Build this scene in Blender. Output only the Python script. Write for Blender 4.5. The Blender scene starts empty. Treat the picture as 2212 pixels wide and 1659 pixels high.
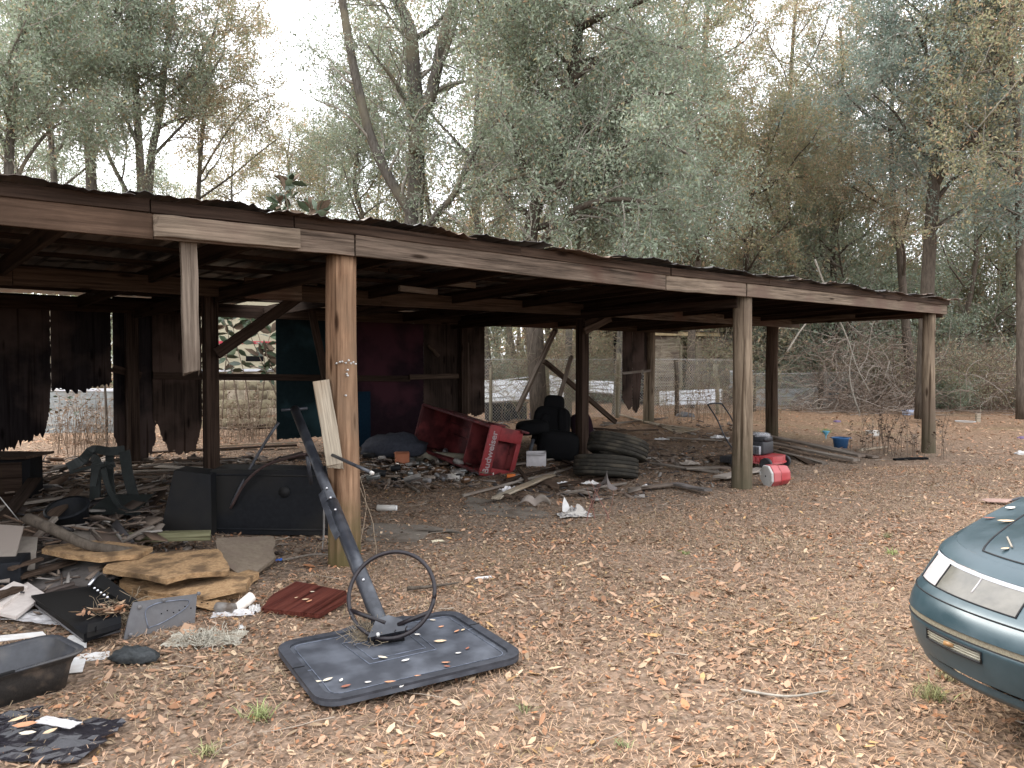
import bpy, math, random
import numpy as np
from mathutils import Vector, Matrix
R = math.radians
random.seed(7)
rng = np.random.default_rng(11)
SC = bpy.context.scene
COL = SC.collection
# ------------------------------------------------------------------ camera
FPX, CX, CY, HZ, EYE = 1662., 1106., 829.5, 785., 1.6      # photograph measured at 2212 x 1659
PITCH = math.atan((CY - HZ) / FPX)
cam = bpy.data.cameras.new('camera'); camo = bpy.data.objects.new('camera', cam); COL.objects.link(camo)
cam.sensor_width = 36; cam.lens = 36 * FPX / 2212; cam.clip_start = .05; cam.clip_end = 1500
camo.location = (0, 0, EYE); camo.rotation_euler = (R(90) - PITCH, 0, 0)
SC.camera = camo
# ------------------------------------------------------------------ sky and sun (bright overcast)
SUN_EL, SUN_AZ = R(44), R(-58)      # azimuth measured from +Y towards +X: behind the shed, to the left
W = bpy.data.worlds.new('World'); SC.world = W; W.use_nodes = True
nt = W.node_tree; nt.nodes.clear()
out = nt.nodes.new('ShaderNodeOutputWorld'); bg = nt.nodes.new('ShaderNodeBackground')
sky = nt.nodes.new('ShaderNodeTexSky'); sky.sky_type = 'NISHITA'; sky.sun_disc = False
sky.sun_elevation = SUN_EL; sky.sun_rotation = SUN_AZ; sky.dust_density = 6; sky.air_density = 1.0; sky.ozone_density = 1.0
veil = nt.nodes.new('ShaderNodeMix'); veil.data_type = 'RGBA'; veil.inputs[0].default_value = .80
veil.inputs[7].default_value = (9.8, 10.0, 10.5, 1)       # even cloud veil over the blue
nt.links.new(sky.outputs[0], veil.inputs[6]); nt.links.new(veil.outputs[2], bg.inputs[0])
bg.inputs[1].default_value = .1
nt.links.new(bg.outputs[0], out.inputs[0])
sl = bpy.data.lights.new('sun', 'SUN'); so = bpy.data.objects.new('sun', sl); COL.objects.link(so)
sl.energy = 1.2; sl.angle = R(24); sl.color = (1, .95, .88)
sd = Vector((math.sin(SUN_AZ) * math.cos(SUN_EL), math.cos(SUN_AZ) * math.cos(SUN_EL), math.sin(SUN_EL)))
so.rotation_euler = sd.to_track_quat('Z', 'Y').to_euler(); so.location = sd * 60
SC.view_settings.view_transform = 'Standard'; SC.view_settings.look = 'None'
SC.view_settings.exposure = 1.97; SC.view_settings.gamma = 1; SC.view_settings.use_curve_mapping = False
SC.render.engine = 'CYCLES'
SC.cycles.max_bounces = 6; SC.cycles.diffuse_bounces = 3; SC.cycles.glossy_bounces = 3
SC.cycles.transmission_bounces = 4; SC.cycles.transparent_max_bounces = 6
# ------------------------------------------------------------------ geometry of the place
P1 = Vector((-1.33, 6.04, 0)); U = Vector((.7545, .656, 0)); V = Vector((-.656, .7545, 0))
def S(s, t, z): return P1 + U * s + V * t + Vector((0, 0, z))
def st(x, y):
    return (x - P1.x) * U.x + (y - P1.y) * U.y, (x - P1.x) * V.x + (y - P1.y) * V.y
def smooth(a, b, x):
    x = np.clip((x - a) / (b - a), 0, 1); return x * x * (3 - 2 * x)
def gh(x, y):
    x = np.asarray(x, float); y = np.asarray(y, float); s, t = st(x, y)
    h = .20 * smooth(.6, 6.5, t) + .10 * smooth(8, 30, t)
    h = h + .018 * np.sin(x * 1.7 + y * .6) * np.sin(y * 1.3 - x * .4) + .010 * np.sin(x * 4.1 + 1) * np.sin(y * 3.7)
    h = h + .05 * np.exp(-((x + 3.6) ** 2 / 1.6 + (y - 6.3) ** 2 / .8))
    return h
def ray(px, py):
    x = (px - CX) / FPX; z = -(py - CY) / FPX; c, s = math.cos(PITCH), math.sin(PITCH)
    return Vector((x, c + z * s, -s + z * c))
def at(px, py, d):
    r = ray(px, py); return Vector((0, 0, EYE)) + r * (d / r.y)
def gp(px, py, lift=0.):
    d = EYE * FPX / max(8, (py - HZ))
    for _ in range(12):
        p = at(px, py, d); z = float(gh(p.x, p.y)) + lift
        d = (EYE - z) * FPX / max(8, (py - HZ)) * .6 + d * .4
    p = at(px, py, d); p.z = float(gh(p.x, p.y)) + lift; return p
def sp(px, py, t):
    k = (px - CX) / FPX; b = P1 + V * t; s = (k * b.y - b.x) / (U.x - k * U.y); d = b.y + U.y * s
    return s, at(px, py, d).z
# ------------------------------------------------------------------ materials
MATS = {}
def mat(name, c1, c2=None, sc=(6, 6, 6), rough=.8, bump=.0, spec=.3, stain=None, nscale=4., metal=0., stainscale=1.3, attr=False, var=.12, sramp=(.48, .62), coat=0.):
    if name in MATS: return MATS[name]
    m = bpy.data.materials.new(name); m.use_nodes = True; n = m.node_tree; N = n.nodes; L = n.links
    b = N['Principled BSDF']; b.inputs['Roughness'].default_value = rough; b.inputs['Metallic'].default_value = metal
    b.inputs['Specular IOR Level'].default_value = spec; b.inputs['Coat Weight'].default_value = coat
    tc = N.new('ShaderNodeTexCoord'); mp = N.new('ShaderNodeMapping'); mp.inputs[3].default_value = sc
    L.new(tc.outputs['Object'], mp.inputs[0])
    oi = N.new('ShaderNodeObjectInfo')
    ad = N.new('ShaderNodeVectorMath'); ad.operation = 'ADD'
    ml = N.new('ShaderNodeMath'); ml.operation = 'MULTIPLY'; ml.inputs[1].default_value = 37.
    L.new(oi.outputs['Random'], ml.inputs[0]); L.new(mp.outputs[0], ad.inputs[0]); L.new(ml.outputs[0], ad.inputs[1])
    no = N.new('ShaderNodeTexNoise'); no.inputs['Scale'].default_value = nscale; no.inputs['Detail'].default_value = 7
    no.inputs['Roughness'].default_value = .65; L.new(ad.outputs[0], no.inputs['Vector'])
    rp = N.new('ShaderNodeValToRGB'); rp.color_ramp.elements[0].position = .32; rp.color_ramp.elements[1].position = .68
    c2 = c2 or tuple(x * 1.25 for x in c1)
    rp.color_ramp.elements[0].color = (*c1, 1); rp.color_ramp.elements[1].color = (*c2, 1)
    L.new(no.outputs[0], rp.inputs[0]); cur = rp.outputs[0]
    if stain:
        n2 = N.new('ShaderNodeTexNoise'); n2.inputs['Scale'].default_value = stainscale; n2.inputs['Detail'].default_value = 5
        ad2 = N.new('ShaderNodeVectorMath'); ad2.operation = 'ADD'; L.new(tc.outputs['Object'], ad2.inputs[0]); L.new(ml.outputs[0], ad2.inputs[1])
        L.new(ad2.outputs[0], n2.inputs['Vector'])
        r2 = N.new('ShaderNodeValToRGB'); r2.color_ramp.elements[0].position = sramp[0]; r2.color_ramp.elements[1].position = sramp[1]
        L.new(n2.outputs[0], r2.inputs[0]); mx = N.new('ShaderNodeMix'); mx.data_type = 'RGBA'
        L.new(r2.outputs[0], mx.inputs[0]); L.new(cur, mx.inputs[6]); mx.inputs[7].default_value = (*stain, 1); cur = mx.outputs[2]
    if var:
        hs = N.new('ShaderNodeHueSaturation'); mr = N.new('ShaderNodeMapRange'); mr.inputs[3].default_value = 1 - var; mr.inputs[4].default_value = 1 + var
        L.new(oi.outputs['Random'], mr.inputs[0]); L.new(mr.outputs[0], hs.inputs['Value']); L.new(cur, hs.inputs['Color']); cur = hs.outputs[0]
    L.new(cur, b.inputs['Base Color'])
    if bump:
        bp = N.new('ShaderNodeBump'); bp.inputs['Strength'].default_value = bump; bp.inputs['Distance'].default_value = .01
        L.new(no.outputs[0], bp.inputs['Height']); L.new(bp.outputs[0], b.inputs['Normal'])
    MATS[name] = m; return m
def wood(name, c1, c2, axis=0, knots=True, stain=None, fine=22., bump=.6, rough=.85, ss=1.2):
    """grain that runs along one local axis, with rings, cracks and knots"""
    if name in MATS: return MATS[name]
    sc = [fine] * 3; sc[axis] = 1.0
    m = mat(name, tuple(q * .72 for q in c1), tuple(q * 1.18 for q in c2), sc=tuple(sc), rough=rough, bump=bump, spec=.06, stain=stain, nscale=1.6, stainscale=ss)
    n = m.node_tree; N = n.nodes; L = n.links; b = N['Principled BSDF']
    src = b.inputs['Base Color'].links[0].from_socket
    tc = next(x for x in N if x.bl_idname == 'ShaderNodeTexCoord'); oi = next(x for x in N if x.bl_idname == 'ShaderNodeObjectInfo')
    mp = N.new('ShaderNodeMapping'); s3 = [6.5] * 3; s3[axis] = 1.5; mp.inputs[3].default_value = s3; L.new(tc.outputs['Object'], mp.inputs[0])
    ad = N.new('ShaderNodeVectorMath'); ad.operation = 'ADD'; L.new(mp.outputs[0], ad.inputs[0])
    ml = N.new('ShaderNodeMath'); ml.operation = 'MULTIPLY'; ml.inputs[1].default_value = 53; L.new(oi.outputs['Random'], ml.inputs[0]); L.new(ml.outputs[0], ad.inputs[1])
    vo = N.new('ShaderNodeTexVoronoi'); vo.inputs['Scale'].default_value = 1.; L.new(ad.outputs[0], vo.inputs['Vector'])
    rp = N.new('ShaderNodeValToRGB'); rp.color_ramp.elements[0].position = .07; rp.color_ramp.elements[1].position = .16
    rp.color_ramp.elements[0].color = (.25, .22, .2, 1) if knots else (1, 1, 1, 1); rp.color_ramp.elements[1].color = (1, 1, 1, 1)
    L.new(vo.outputs['Distance'], rp.inputs[0])
    # thin dark cracks
    mp2 = N.new('ShaderNodeMapping'); s4 = [fine * 1.1] * 3; s4[axis] = .5; mp2.inputs[3].default_value = s4; L.new(tc.outputs['Object'], mp2.inputs[0])
    n4 = N.new('ShaderNodeTexNoise'); n4.inputs['Scale'].default_value = 1.; n4.inputs['Detail'].default_value = 3; L.new(mp2.outputs[0], n4.inputs['Vector'])
    r4 = N.new('ShaderNodeValToRGB'); r4.color_ramp.elements[0].position = .36; r4.color_ramp.elements[1].position = .44
    r4.color_ramp.elements[0].color = (.3, .26, .23, 1); r4.color_ramp.elements[1].color = (1, 1, 1, 1); L.new(n4.outputs[0], r4.inputs[0])
    m1 = N.new('ShaderNodeMix'); m1.data_type = 'RGBA'; m1.blend_type = 'MULTIPLY'; m1.inputs[0].default_value = 1
    m2 = N.new('ShaderNodeMix'); m2.data_type = 'RGBA'; m2.blend_type = 'MULTIPLY'; m2.inputs[0].default_value = .85
    L.new(src, m1.inputs[6]); L.new(rp.outputs[0], m1.inputs[7]); L.new(m1.outputs[2], m2.inputs[6]); L.new(r4.outputs[0], m2.inputs[7])
    L.new(m2.outputs[2], b.inputs['Base Color'])
    return m
def foot_stain(m, col, top=.55):
    """algae and soil that creep up the foot of a post"""
    n = m.node_tree; N = n.nodes; L = n.links; b = N['Principled BSDF']; src = b.inputs['Base Color'].links[0].from_socket
    tc = next(x for x in N if x.bl_idname == 'ShaderNodeTexCoord'); sp_ = N.new('ShaderNodeSeparateXYZ'); L.new(tc.outputs['Object'], sp_.inputs[0])
    no = N.new('ShaderNodeTexNoise'); no.inputs['Scale'].default_value = 7; no.inputs['Detail'].default_value = 4; L.new(tc.outputs['Object'], no.inputs['Vector'])
    ad = N.new('ShaderNodeMath'); ad.operation = 'MULTIPLY_ADD'; ad.inputs[1].default_value = -.7; L.new(no.outputs[0], ad.inputs[0]); L.new(sp_.outputs[2], ad.inputs[2])
    mr = N.new('ShaderNodeMapRange'); mr.inputs[1].default_value = -.25; mr.inputs[2].default_value = top - .3; mr.inputs[3].default_value = .8; mr.inputs[4].default_value = 0; L.new(ad.outputs[0], mr.inputs[0])
    mx = N.new('ShaderNodeMix'); mx.data_type = 'RGBA'; L.new(mr.outputs[0], mx.inputs[0]); L.new(src, mx.inputs[6]); mx.inputs[7].default_value = (*col, 1); L.new(mx.outputs[2], b.inputs['Base Color'])
def attr_mat(name, rough=.7, trans=0., spec=.25, gain=1.):
    if name in MATS: return MATS[name]
    m = bpy.data.materials.new(name); m.use_nodes = True; n = m.node_tree; N = n.nodes; L = n.links
    b = N['Principled BSDF']; b.inputs['Roughness'].default_value = rough; b.inputs['Specular IOR Level'].default_value = spec
    a = N.new('ShaderNodeAttribute'); a.attribute_name = 'Col'; L.new(a.outputs[0], b.inputs['Base Color'])
    if trans:
        t = N.new('ShaderNodeBsdfTranslucent'); L.new(a.outputs[0], t.inputs[0]); mx = N.new('ShaderNodeMixShader'); mx.inputs[0].default_value = trans
        o = N['Material Output']; L.new(b.outputs[0], mx.inputs[1]); L.new(t.outputs[0], mx.inputs[2]); L.new(mx.outputs[0], o.inputs[0])
    MATS[name] = m; return m
def clear_mat(name, col, rough=.1, alpha=.35):
    if name in MATS: return MATS[name]
    m = mat(name, col, rough=rough, spec=.6, var=0); m.node_tree.nodes['Principled BSDF'].inputs['Alpha'].default_value = alpha; return m
# ------------------------------------------------------------------ object helpers
def link(o, parent=None):
    COL.objects.link(o)
    if parent is not None:
        o.parent = parent; o.matrix_parent_inverse = parent.matrix_basis.inverted()
    return o
def props(o, label=None, cat=None, group=None, kind=None):
    if label: o['label'] = label
    if cat: o['category'] = cat
    if group: o['group'] = group
    if kind: o['kind'] = kind
    return o
def root(name, loc, label, cat, group=None, rz=0.):
    o = bpy.data.objects.new(name, None); o.empty_display_size = .1; COL.objects.link(o)
    o.matrix_basis = Matrix.Translation(Vector(loc)) @ Matrix.Rotation(rz, 4, 'Z')
    return props(o, label, cat, group)
def mesh_np(name, verts, faces=None, quads=None, tris=None, mats=(), cols=None, smooth_=False, uvm=None):
    me = bpy.data.meshes.new(name); verts = np.asarray(verts, np.float32).reshape(-1, 3)
    if faces is not None:
        me.from_pydata([tuple(map(float, v)) for v in verts], [], [list(map(int, f)) for f in faces])
    else:
        fs = []
        tot = []
        if quads is not None and len(quads): q = np.asarray(quads, np.int32).reshape(-1, 4); fs.append(q.ravel()); tot.append(np.full(len(q), 4, np.int32))
        if tris is not None and len(tris): q = np.asarray(tris, np.int32).reshape(-1, 3); fs.append(q.ravel()); tot.append(np.full(len(q), 3, np.int32))
        li = np.concatenate(fs); lt = np.concatenate(tot); ls = np.concatenate([[0], np.cumsum(lt)[:-1]]).astype(np.int32)
        me.vertices.add(len(verts)); me.vertices.foreach_set('co', verts.ravel())
        me.loops.add(len(li)); me.loops.foreach_set('vertex_index', li)
        me.polygons.add(len(lt)); me.polygons.foreach_set('loop_start', ls)
        try: me.polygons.foreach_set('loop_total', lt)
        except Exception: pass
        me.update(calc_edges=True); me.validate()
    if cols is not None:
        a = me.attributes.new('Col', 'FLOAT_COLOR', 'POINT'); c = np.ones((len(verts), 4), np.float32); c[:, :3] = cols; a.data.foreach_set('color', c.ravel())
    for m in mats: me.materials.append(m)
    if smooth_:
        me.polygons.foreach_set('use_smooth', np.ones(len(me.polygons), bool))
    me.update(); return me
def obj(name, me, parent=None, M=None):
    o = bpy.data.objects.new(name, me)
    if M is not None: o.matrix_basis = M
    return link(o, parent)
def frame(p, x, n):
    """matrix at p with local X along x and local Z as near n as possible"""
    x = Vector(x).normalized(); n = Vector(n); z = (n - x * n.dot(x)).normalized(); y = z.cross(x)
    return Matrix(((x.x, y.x, z.x, p[0]), (x.y, y.y, z.y, p[1]), (x.z, y.z, z.z, p[2]), (0, 0, 0, 1)))
def board_mesh(L, w, t, m, seg=4, warp=.004, ch=.003, ragged=(0, 0), rnd=None):
    r = rnd or random
    ch = min(ch, t * .3, w * .3); vs = []; fs = []
    prof = [(-w/2, -t/2+ch), (-w/2+ch, -t/2), (w/2-ch, -t/2), (w/2, -t/2+ch), (w/2, t/2-ch), (w/2-ch, t/2), (-w/2+ch, t/2), (-w/2, t/2-ch)]
    for i in range(seg + 1):
        oy, oz = r.uniform(-warp, warp), r.uniform(-warp, warp)
        for k, (y, z) in enumerate(prof):
            x = L * i / seg
            if i == 0 and ragged[0]: x += r.uniform(0, ragged[0])
            if i == seg and ragged[1]: x -= r.uniform(0, ragged[1])
            vs.append((x, y + oy, z + oz))
    for i in range(seg):
        for k in range(8):
            a = i * 8 + k; b = i * 8 + (k + 1) % 8; fs.append((a, a + 8, b + 8, b))
    fs.append(tuple(range(8))); fs.append(tuple(seg * 8 + 7 - k for k in range(8)))
    return mesh_np('board', vs, faces=fs, mats=[m])
def board(name, A, B, w, t, m, n=(0, 0, 1), parent=None, **k):
    A = Vector(A); B = Vector(B); return obj(name, board_mesh((B - A).length, w, t, m, **k), parent, frame(A, B - A, n))
def box(name, c, size, m, parent=None, rot=None, bev=.01, seg=2):
    """bevelled box, c = centre, rot = 3x3/4x4 matrix or z angle"""
    import bmesh
    bm = bmesh.new(); bmesh.ops.create_cube(bm, size=1)
    for v in bm.verts: v.co = Vector((v.co.x * size[0], v.co.y * size[1], v.co.z * size[2]))
    if bev: bmesh.ops.bevel(bm, geom=list(bm.edges), offset=min(bev, min(size) * .45), segments=seg, affect='EDGES', profile=.6)
    me = bpy.data.meshes.new(name); bm.to_mesh(me); bm.free(); me.materials.append(m)
    if bev: me.polygons.foreach_set('use_smooth', np.ones(len(me.polygons), bool))
    Rm = Matrix.Rotation(rot, 4, 'Z') if isinstance(rot, (int, float)) else (rot.to_4x4() if rot is not None else Matrix.Identity(4))
    return obj(name, me, parent, Matrix.Translation(Vector(c)) @ Rm)
def tube_np(pts, rads, sides=6, cap=True):
    P = np.asarray([tuple(p) for p in pts], float); n = len(P); rads = np.broadcast_to(np.asarray(rads, float), (n,))
    T = np.gradient(P, axis=0); T /= np.linalg.norm(T, axis=1)[:, None] + 1e-9
    ref = np.array([0, 0, 1.]) if abs(T[:, 2]).mean() < .8 else np.array([1., 0, 0])
    A = np.cross(T, ref); A /= np.linalg.norm(A, axis=1)[:, None] + 1e-9; B = np.cross(T, A)
    ang = np.arange(sides) * 2 * math.pi / sides
    v = P[:, None, :] + rads[:, None, None] * (np.cos(ang)[None, :, None] * A[:, None, :] + np.sin(ang)[None, :, None] * B[:, None, :])
    i = np.arange(n - 1)[:, None] * sides; k = np.arange(sides)[None, :]; k2 = (k + 1) % sides
    q = np.stack([i + k, i + k2, i + sides + k2, i + sides + k], -1).reshape(-1, 4)
    v = v.reshape(-1, 3); t = []
    if cap:
        c0 = len(v); v = np.vstack([v, P[0], P[-1]])
        for k in range(sides):
            t.append((c0, (k + 1) % sides, k)); t.append((c0 + 1, (n - 1) * sides + k, (n - 1) * sides + (k + 1) % sides))
    return v, q, np.array(t, int).reshape(-1, 3)
class Geo:
    def __init__(s): s.v = []; s.q = []; s.t = []; s.c = []; s.n = 0
    def add(s, v, q=None, t=None, col=None):
        v = np.asarray(v, float).reshape(-1, 3)
        s.v.append(v)
        if q is not None and len(q): s.q.append(np.asarray(q) + s.n)
        if t is not None and len(t): s.t.append(np.asarray(t) + s.n)
        if col is not None: s.c.append(np.broadcast_to(np.asarray(col, float), (len(v), 3)))
        s.n += len(v)
    def tube(s, pts, r, sides=5, col=None, cap=True): s.add(*tube_np(pts, r, sides, cap), col=col)
    def mesh(s, name, mats, smooth_=False):
        return mesh_np(name, np.vstack(s.v), quads=np.vstack(s.q) if s.q else None, tris=np.vstack(s.t) if s.t else None, mats=mats, cols=np.vstack(s.c) if s.c else None, smooth_=smooth_)
def tube(name, pts, r, m, parent=None, sides=10, smooth_=True):
    p0 = Vector(pts[0]); g = Geo(); g.tube([Vector(p) - p0 for p in pts], r, sides)
    return obj(name, g.mesh(name, [m], smooth_), parent, Matrix.Translation(p0))
def bez(pts, n=12):
    """Catmull-Rom through points"""
    P = [Vector(p) for p in pts]; P = [P[0] * 2 - P[1]] + P + [P[-1] * 2 - P[-2]]; o = []
    for i in range(1, len(P) - 2):
        for k in range(n):
            t = k / n; a, b, c, d = P[i-1], P[i], P[i+1], P[i+2]
            o.append(.5 * ((2 * b) + (c - a) * t + (2*a - 5*b + 4*c - d) * t*t + (3*b - a - 3*c + d) * t**3))
    o.append(P[-2]); return o
def lathe(name, prof, m, parent=None, M=None, n=28, smooth_=True):
    vs = []; fs = []
    for r, z in prof:
        for k in range(n): a = 2 * math.pi * k / n; vs.append((r * math.cos(a), r * math.sin(a), z))
    for i in range(len(prof) - 1):
        for k in range(n): fs.append((i*n+k, i*n+(k+1) % n, (i+1)*n+(k+1) % n, (i+1)*n+k))
    me = mesh_np(name, vs, faces=fs, mats=[m], smooth_=smooth_); return obj(name, me, parent, M)
def slab(name, poly, t, m, parent=None, M=None, jag=0., bev=0., mats2=None, bulge=None):
    """polygon in local XY with thickness t in Z; jag roughens the outline; bulge(x,y)->z bends it"""
    pts = []
    for i in range(len(poly)):
        a = Vector(poly[i]); b = Vector(poly[(i + 1) % len(poly)]); L = (b - a).length; k = max(1, int(L / .08)) if (jag or bulge) else 1
        nrm = Vector((-(b - a).y, (b - a).x)).normalized() if L else Vector((0, 0))
        for q in range(k): p = a.lerp(b, q / k); pts.append(p + nrm * (random.uniform(-jag, jag) if q else 0))
    n = len(pts); f = bulge or (lambda x, y: 0.)
    c = sum(pts, Vector((0, 0))) / n; vs = []; fs = []
    rings = [1, .66, .33] if bulge else [1]
    for sgn in (1, -1):
        for rr in rings:
            for p in pts: q = c + (p - c) * rr; vs.append((q.x, q.y, f(q.x, q.y) + sgn * t / 2))
        vs.append((c.x, c.y, f(c.x, c.y) + sgn * t / 2))
    h = n * len(rings) + 1
    for si in (0, 1):
        o = si * h
        for ri in range(len(rings) - 1):
            for k in range(n):
                a, b, cc, d = o + ri*n + k, o + ri*n + (k+1) % n, o + (ri+1)*n + (k+1) % n, o + (ri+1)*n + k
                fs.append((a, b, cc, d) if si == 0 else (d, cc, b, a))
        base = o + (len(rings) - 1) * n
        for k in range(n):
            fs.append((base + k, base + (k+1) % n, o + h - 1) if si == 0 else (base + (k+1) % n, base + k, o + h - 1))
    for k in range(n): fs.append((k, h + k, h + (k+1) % n, (k+1) % n))
    return obj(name, mesh_np(name, vs, faces=fs, mats=[m]), parent, M)
# ------------------------------------------------------------------ shared materials
m_postred = wood('weathered_red_pole', (0.115, 0.062, 0.036), (0.25, 0.155, 0.095), 2, stain=(.15, .10, .065), fine=15)
m_postgrey = wood('weathered_grey_pole', (0.095, 0.068, 0.046), (0.22, 0.17, 0.12), 2, stain=(.12, .09, .065), fine=15)
m_postdark = wood('dark_pole', (0.045, 0.028, 0.019), (0.075, 0.05, 0.034), 2, fine=15)
m_beam = wood('weathered_beam', (0.04, 0.029, 0.022), (0.165, 0.125, 0.095), 0, stain=(.10, .06, .045), fine=24)
m_beamlight = wood('light_beam', (0.09, 0.068, 0.05), (0.2, 0.155, 0.115), 0, stain=(.13, .09, .07), fine=24)
m_beamdark = wood('shed_timber', (0.02, 0.013, 0.0095), (0.04, 0.026, 0.019), 0, fine=20)  # timber under the roof, with the shade there put into its colour
m_board = wood('grey_board', (0.1200, 0.0990, 0.0810), (0.2160, 0.1860, 0.1560), 0, stain=(.13, .10, .08), fine=28)
m_boardpale = wood('pale_board', (0.2046, 0.1674, 0.1240), (0.3100, 0.2666, 0.2046), 0, stain=(.25, .19, .13), fine=28)
m_boardgreen = wood('treated_green_board', (0.1320, 0.1265, 0.0660), (0.1980, 0.1870, 0.1100), 0, fine=28)
m_boardbrown = wood('brown_board', (0.036, 0.024, 0.017), (0.08, 0.055, 0.04), 0, fine=26)
m_ply = wood('dark_plywood', (0.008, 0.0065, 0.0068), (0.017, 0.0135, 0.014), 1, stain=(.05, .035, .03), fine=14)  # both plywoods carry the shade of the shed's inside in their colour
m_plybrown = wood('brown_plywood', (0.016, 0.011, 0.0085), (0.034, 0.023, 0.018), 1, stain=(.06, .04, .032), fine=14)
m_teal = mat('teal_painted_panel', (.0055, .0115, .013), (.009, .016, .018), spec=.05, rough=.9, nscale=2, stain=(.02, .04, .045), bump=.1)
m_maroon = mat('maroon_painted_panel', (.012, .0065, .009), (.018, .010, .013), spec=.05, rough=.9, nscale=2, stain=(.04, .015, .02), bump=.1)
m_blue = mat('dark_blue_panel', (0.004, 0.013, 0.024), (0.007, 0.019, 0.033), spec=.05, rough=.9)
m_roof = mat('galvanised_roofing', (0.05, 0.046, 0.044), (0.1, 0.096, 0.092), sc=(3, 3, 3), rough=.42, metal=.75, stain=(.16, .11, .08), bump=.05, nscale=3)
m_bark = mat('grey_bark', (0.06, 0.053, 0.044), (0.15, 0.135, 0.115), sc=(9, 9, 2.2), rough=.95, bump=1., spec=.1, nscale=2.5, stain=(.16, .14, .10))
m_barkdark = mat('brown_bark', (0.0540, 0.0432, 0.0342), (0.1260, 0.1035, 0.0810), sc=(10, 10, 2.), rough=.95, bump=1., spec=.1, nscale=2.5)
m_twig = mat('pale_twig', (.20, .18, .15), (.34, .31, .26), rough=.9, spec=.1)
m_twigbrown = mat('brown_twig', (.14, .10, .075), (.26, .20, .15), rough=.9, spec=.1)
m_leaf = attr_mat('crown_leaves', .6, .45)
m_litter = attr_mat('dead_leaves', .75, .12)
m_black = mat('black_plastic', (0.006, 0.0065, 0.008), (0.011, 0.012, 0.014), rough=.6, spec=.12, stain=(.016, .015, .014), bump=.05)
m_blackmatt = mat('black_fabric', (0.0040, 0.0040, 0.0045), (0.0080, 0.0080, 0.0085), rough=.9, spec=.1, bump=.2, nscale=30)
m_steel = mat('black_painted_steel', (0.0176, 0.0192, 0.0240), (0.0336, 0.0360, 0.0440), rough=.42, spec=.45, stain=(.075, .08, .09), stainscale=7, sramp=(.5, .72))
m_rusty = mat('brown_steel_rod', (.05, .032, .03), (.085, .055, .05), rough=.6, metal=.3)
m_red = mat('shaded_faded_red', (0.045, 0.007, 0.008), (0.07, 0.012, 0.013), rough=.6, stain=(.16, .03, .03), stainscale=3)  # faded red, with the shade on the rack put into its dark colour
m_redbright = mat('red_plastic', (0.3300, 0.0338, 0.0375), (0.4125, 0.0525, 0.0562), rough=.45, stain=(.38, .10, .10))
m_white = mat('white_plastic', (0.4200, 0.4130, 0.3920), (0.5180, 0.5110, 0.4900), rough=.5, stain=(.50, .47, .42))
m_paper = mat('white_paper', (0.4650, 0.4500, 0.4275), (0.5850, 0.5700, 0.5475), rough=.8, stain=(.5, .46, .42), stainscale=6)
m_dirtywhite = mat('dirty_cream_cloth', (0.2940, 0.2660, 0.2100), (0.4340, 0.4060, 0.3360), rough=.9, stain=(.28, .23, .17), stainscale=12, bump=.4)
m_greypl = mat('grey_plastic', (0.0900, 0.0870, 0.0900), (0.1200, 0.1170, 0.1200), rough=.5, bump=.05, stain=(.13, .12, .115))
m_sheet = mat('white_sheet_metal', (.55, .56, .58), (.68, .69, .72), rough=.45, stain=(.45, .43, .40))
m_corr = mat('weathered_grey_sheet', (0.2, 0.215, 0.21), (0.34, 0.36, 0.35), sc=(1, 6, 6), rough=.6, stain=(.22, .17, .13), metal=.2)
m_cream = mat('cream_siding', (0.3900, 0.3525, 0.2475), (0.4500, 0.4125, 0.3000), rough=.7, stain=(.42, .38, .27), stainscale=.7)
m_redstripe = mat('red_trim', (.42, .04, .06), (.5, .06, .08), rough=.6)
m_tread = mat('worn_tyre_rubber', (.022, .020, .017), (.038, .035, .029), rough=.9, spec=.08, stain=(.06, .052, .04), stainscale=5, bump=.2)
m_osb = mat('rotten_particle_board', (0.23, 0.135, 0.065), (0.42, 0.27, 0.14), sc=(14, 14, 30), rough=.95, bump=1., nscale=3, stain=(.13, .08, .042), stainscale=7)
m_osbgrey = mat('grey_particle_board', (0.1375, 0.1045, 0.0743), (0.2090, 0.1650, 0.1210), sc=(8, 8, 8), rough=.9, bump=.6, nscale=4, stain=(.16, .12, .09), stainscale=4)
m_laminate = wood('red_woodgrain_laminate', (0.0595, 0.0154, 0.0126), (0.1120, 0.0350, 0.0245), 1, knots=False, fine=30, bump=.15, rough=.45)
m_card = mat('grey_cardboard', (0.06, 0.052, 0.046), (0.11, 0.096, 0.087), rough=.9, stain=(.14, .12, .11), bump=.2, stainscale=4)
m_cardlight = mat('pale_hardboard', (0.2040, 0.1740, 0.1440), (0.2640, 0.2280, 0.1920), rough=.85, stain=(.24, .20, .17), stainscale=4)
m_chrome = mat('bright_metal', (.5, .5, .52), (.6, .6, .62), rough=.3, metal=.9, var=0)
m_galv = mat('fence_wire', (.34, .33, .31), (.45, .44, .42), rough=.5, metal=.4)
m_rope = mat('straw_and_roots', (0.2100, 0.1610, 0.1050), (0.3360, 0.2730, 0.1890), rough=.9)
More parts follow.
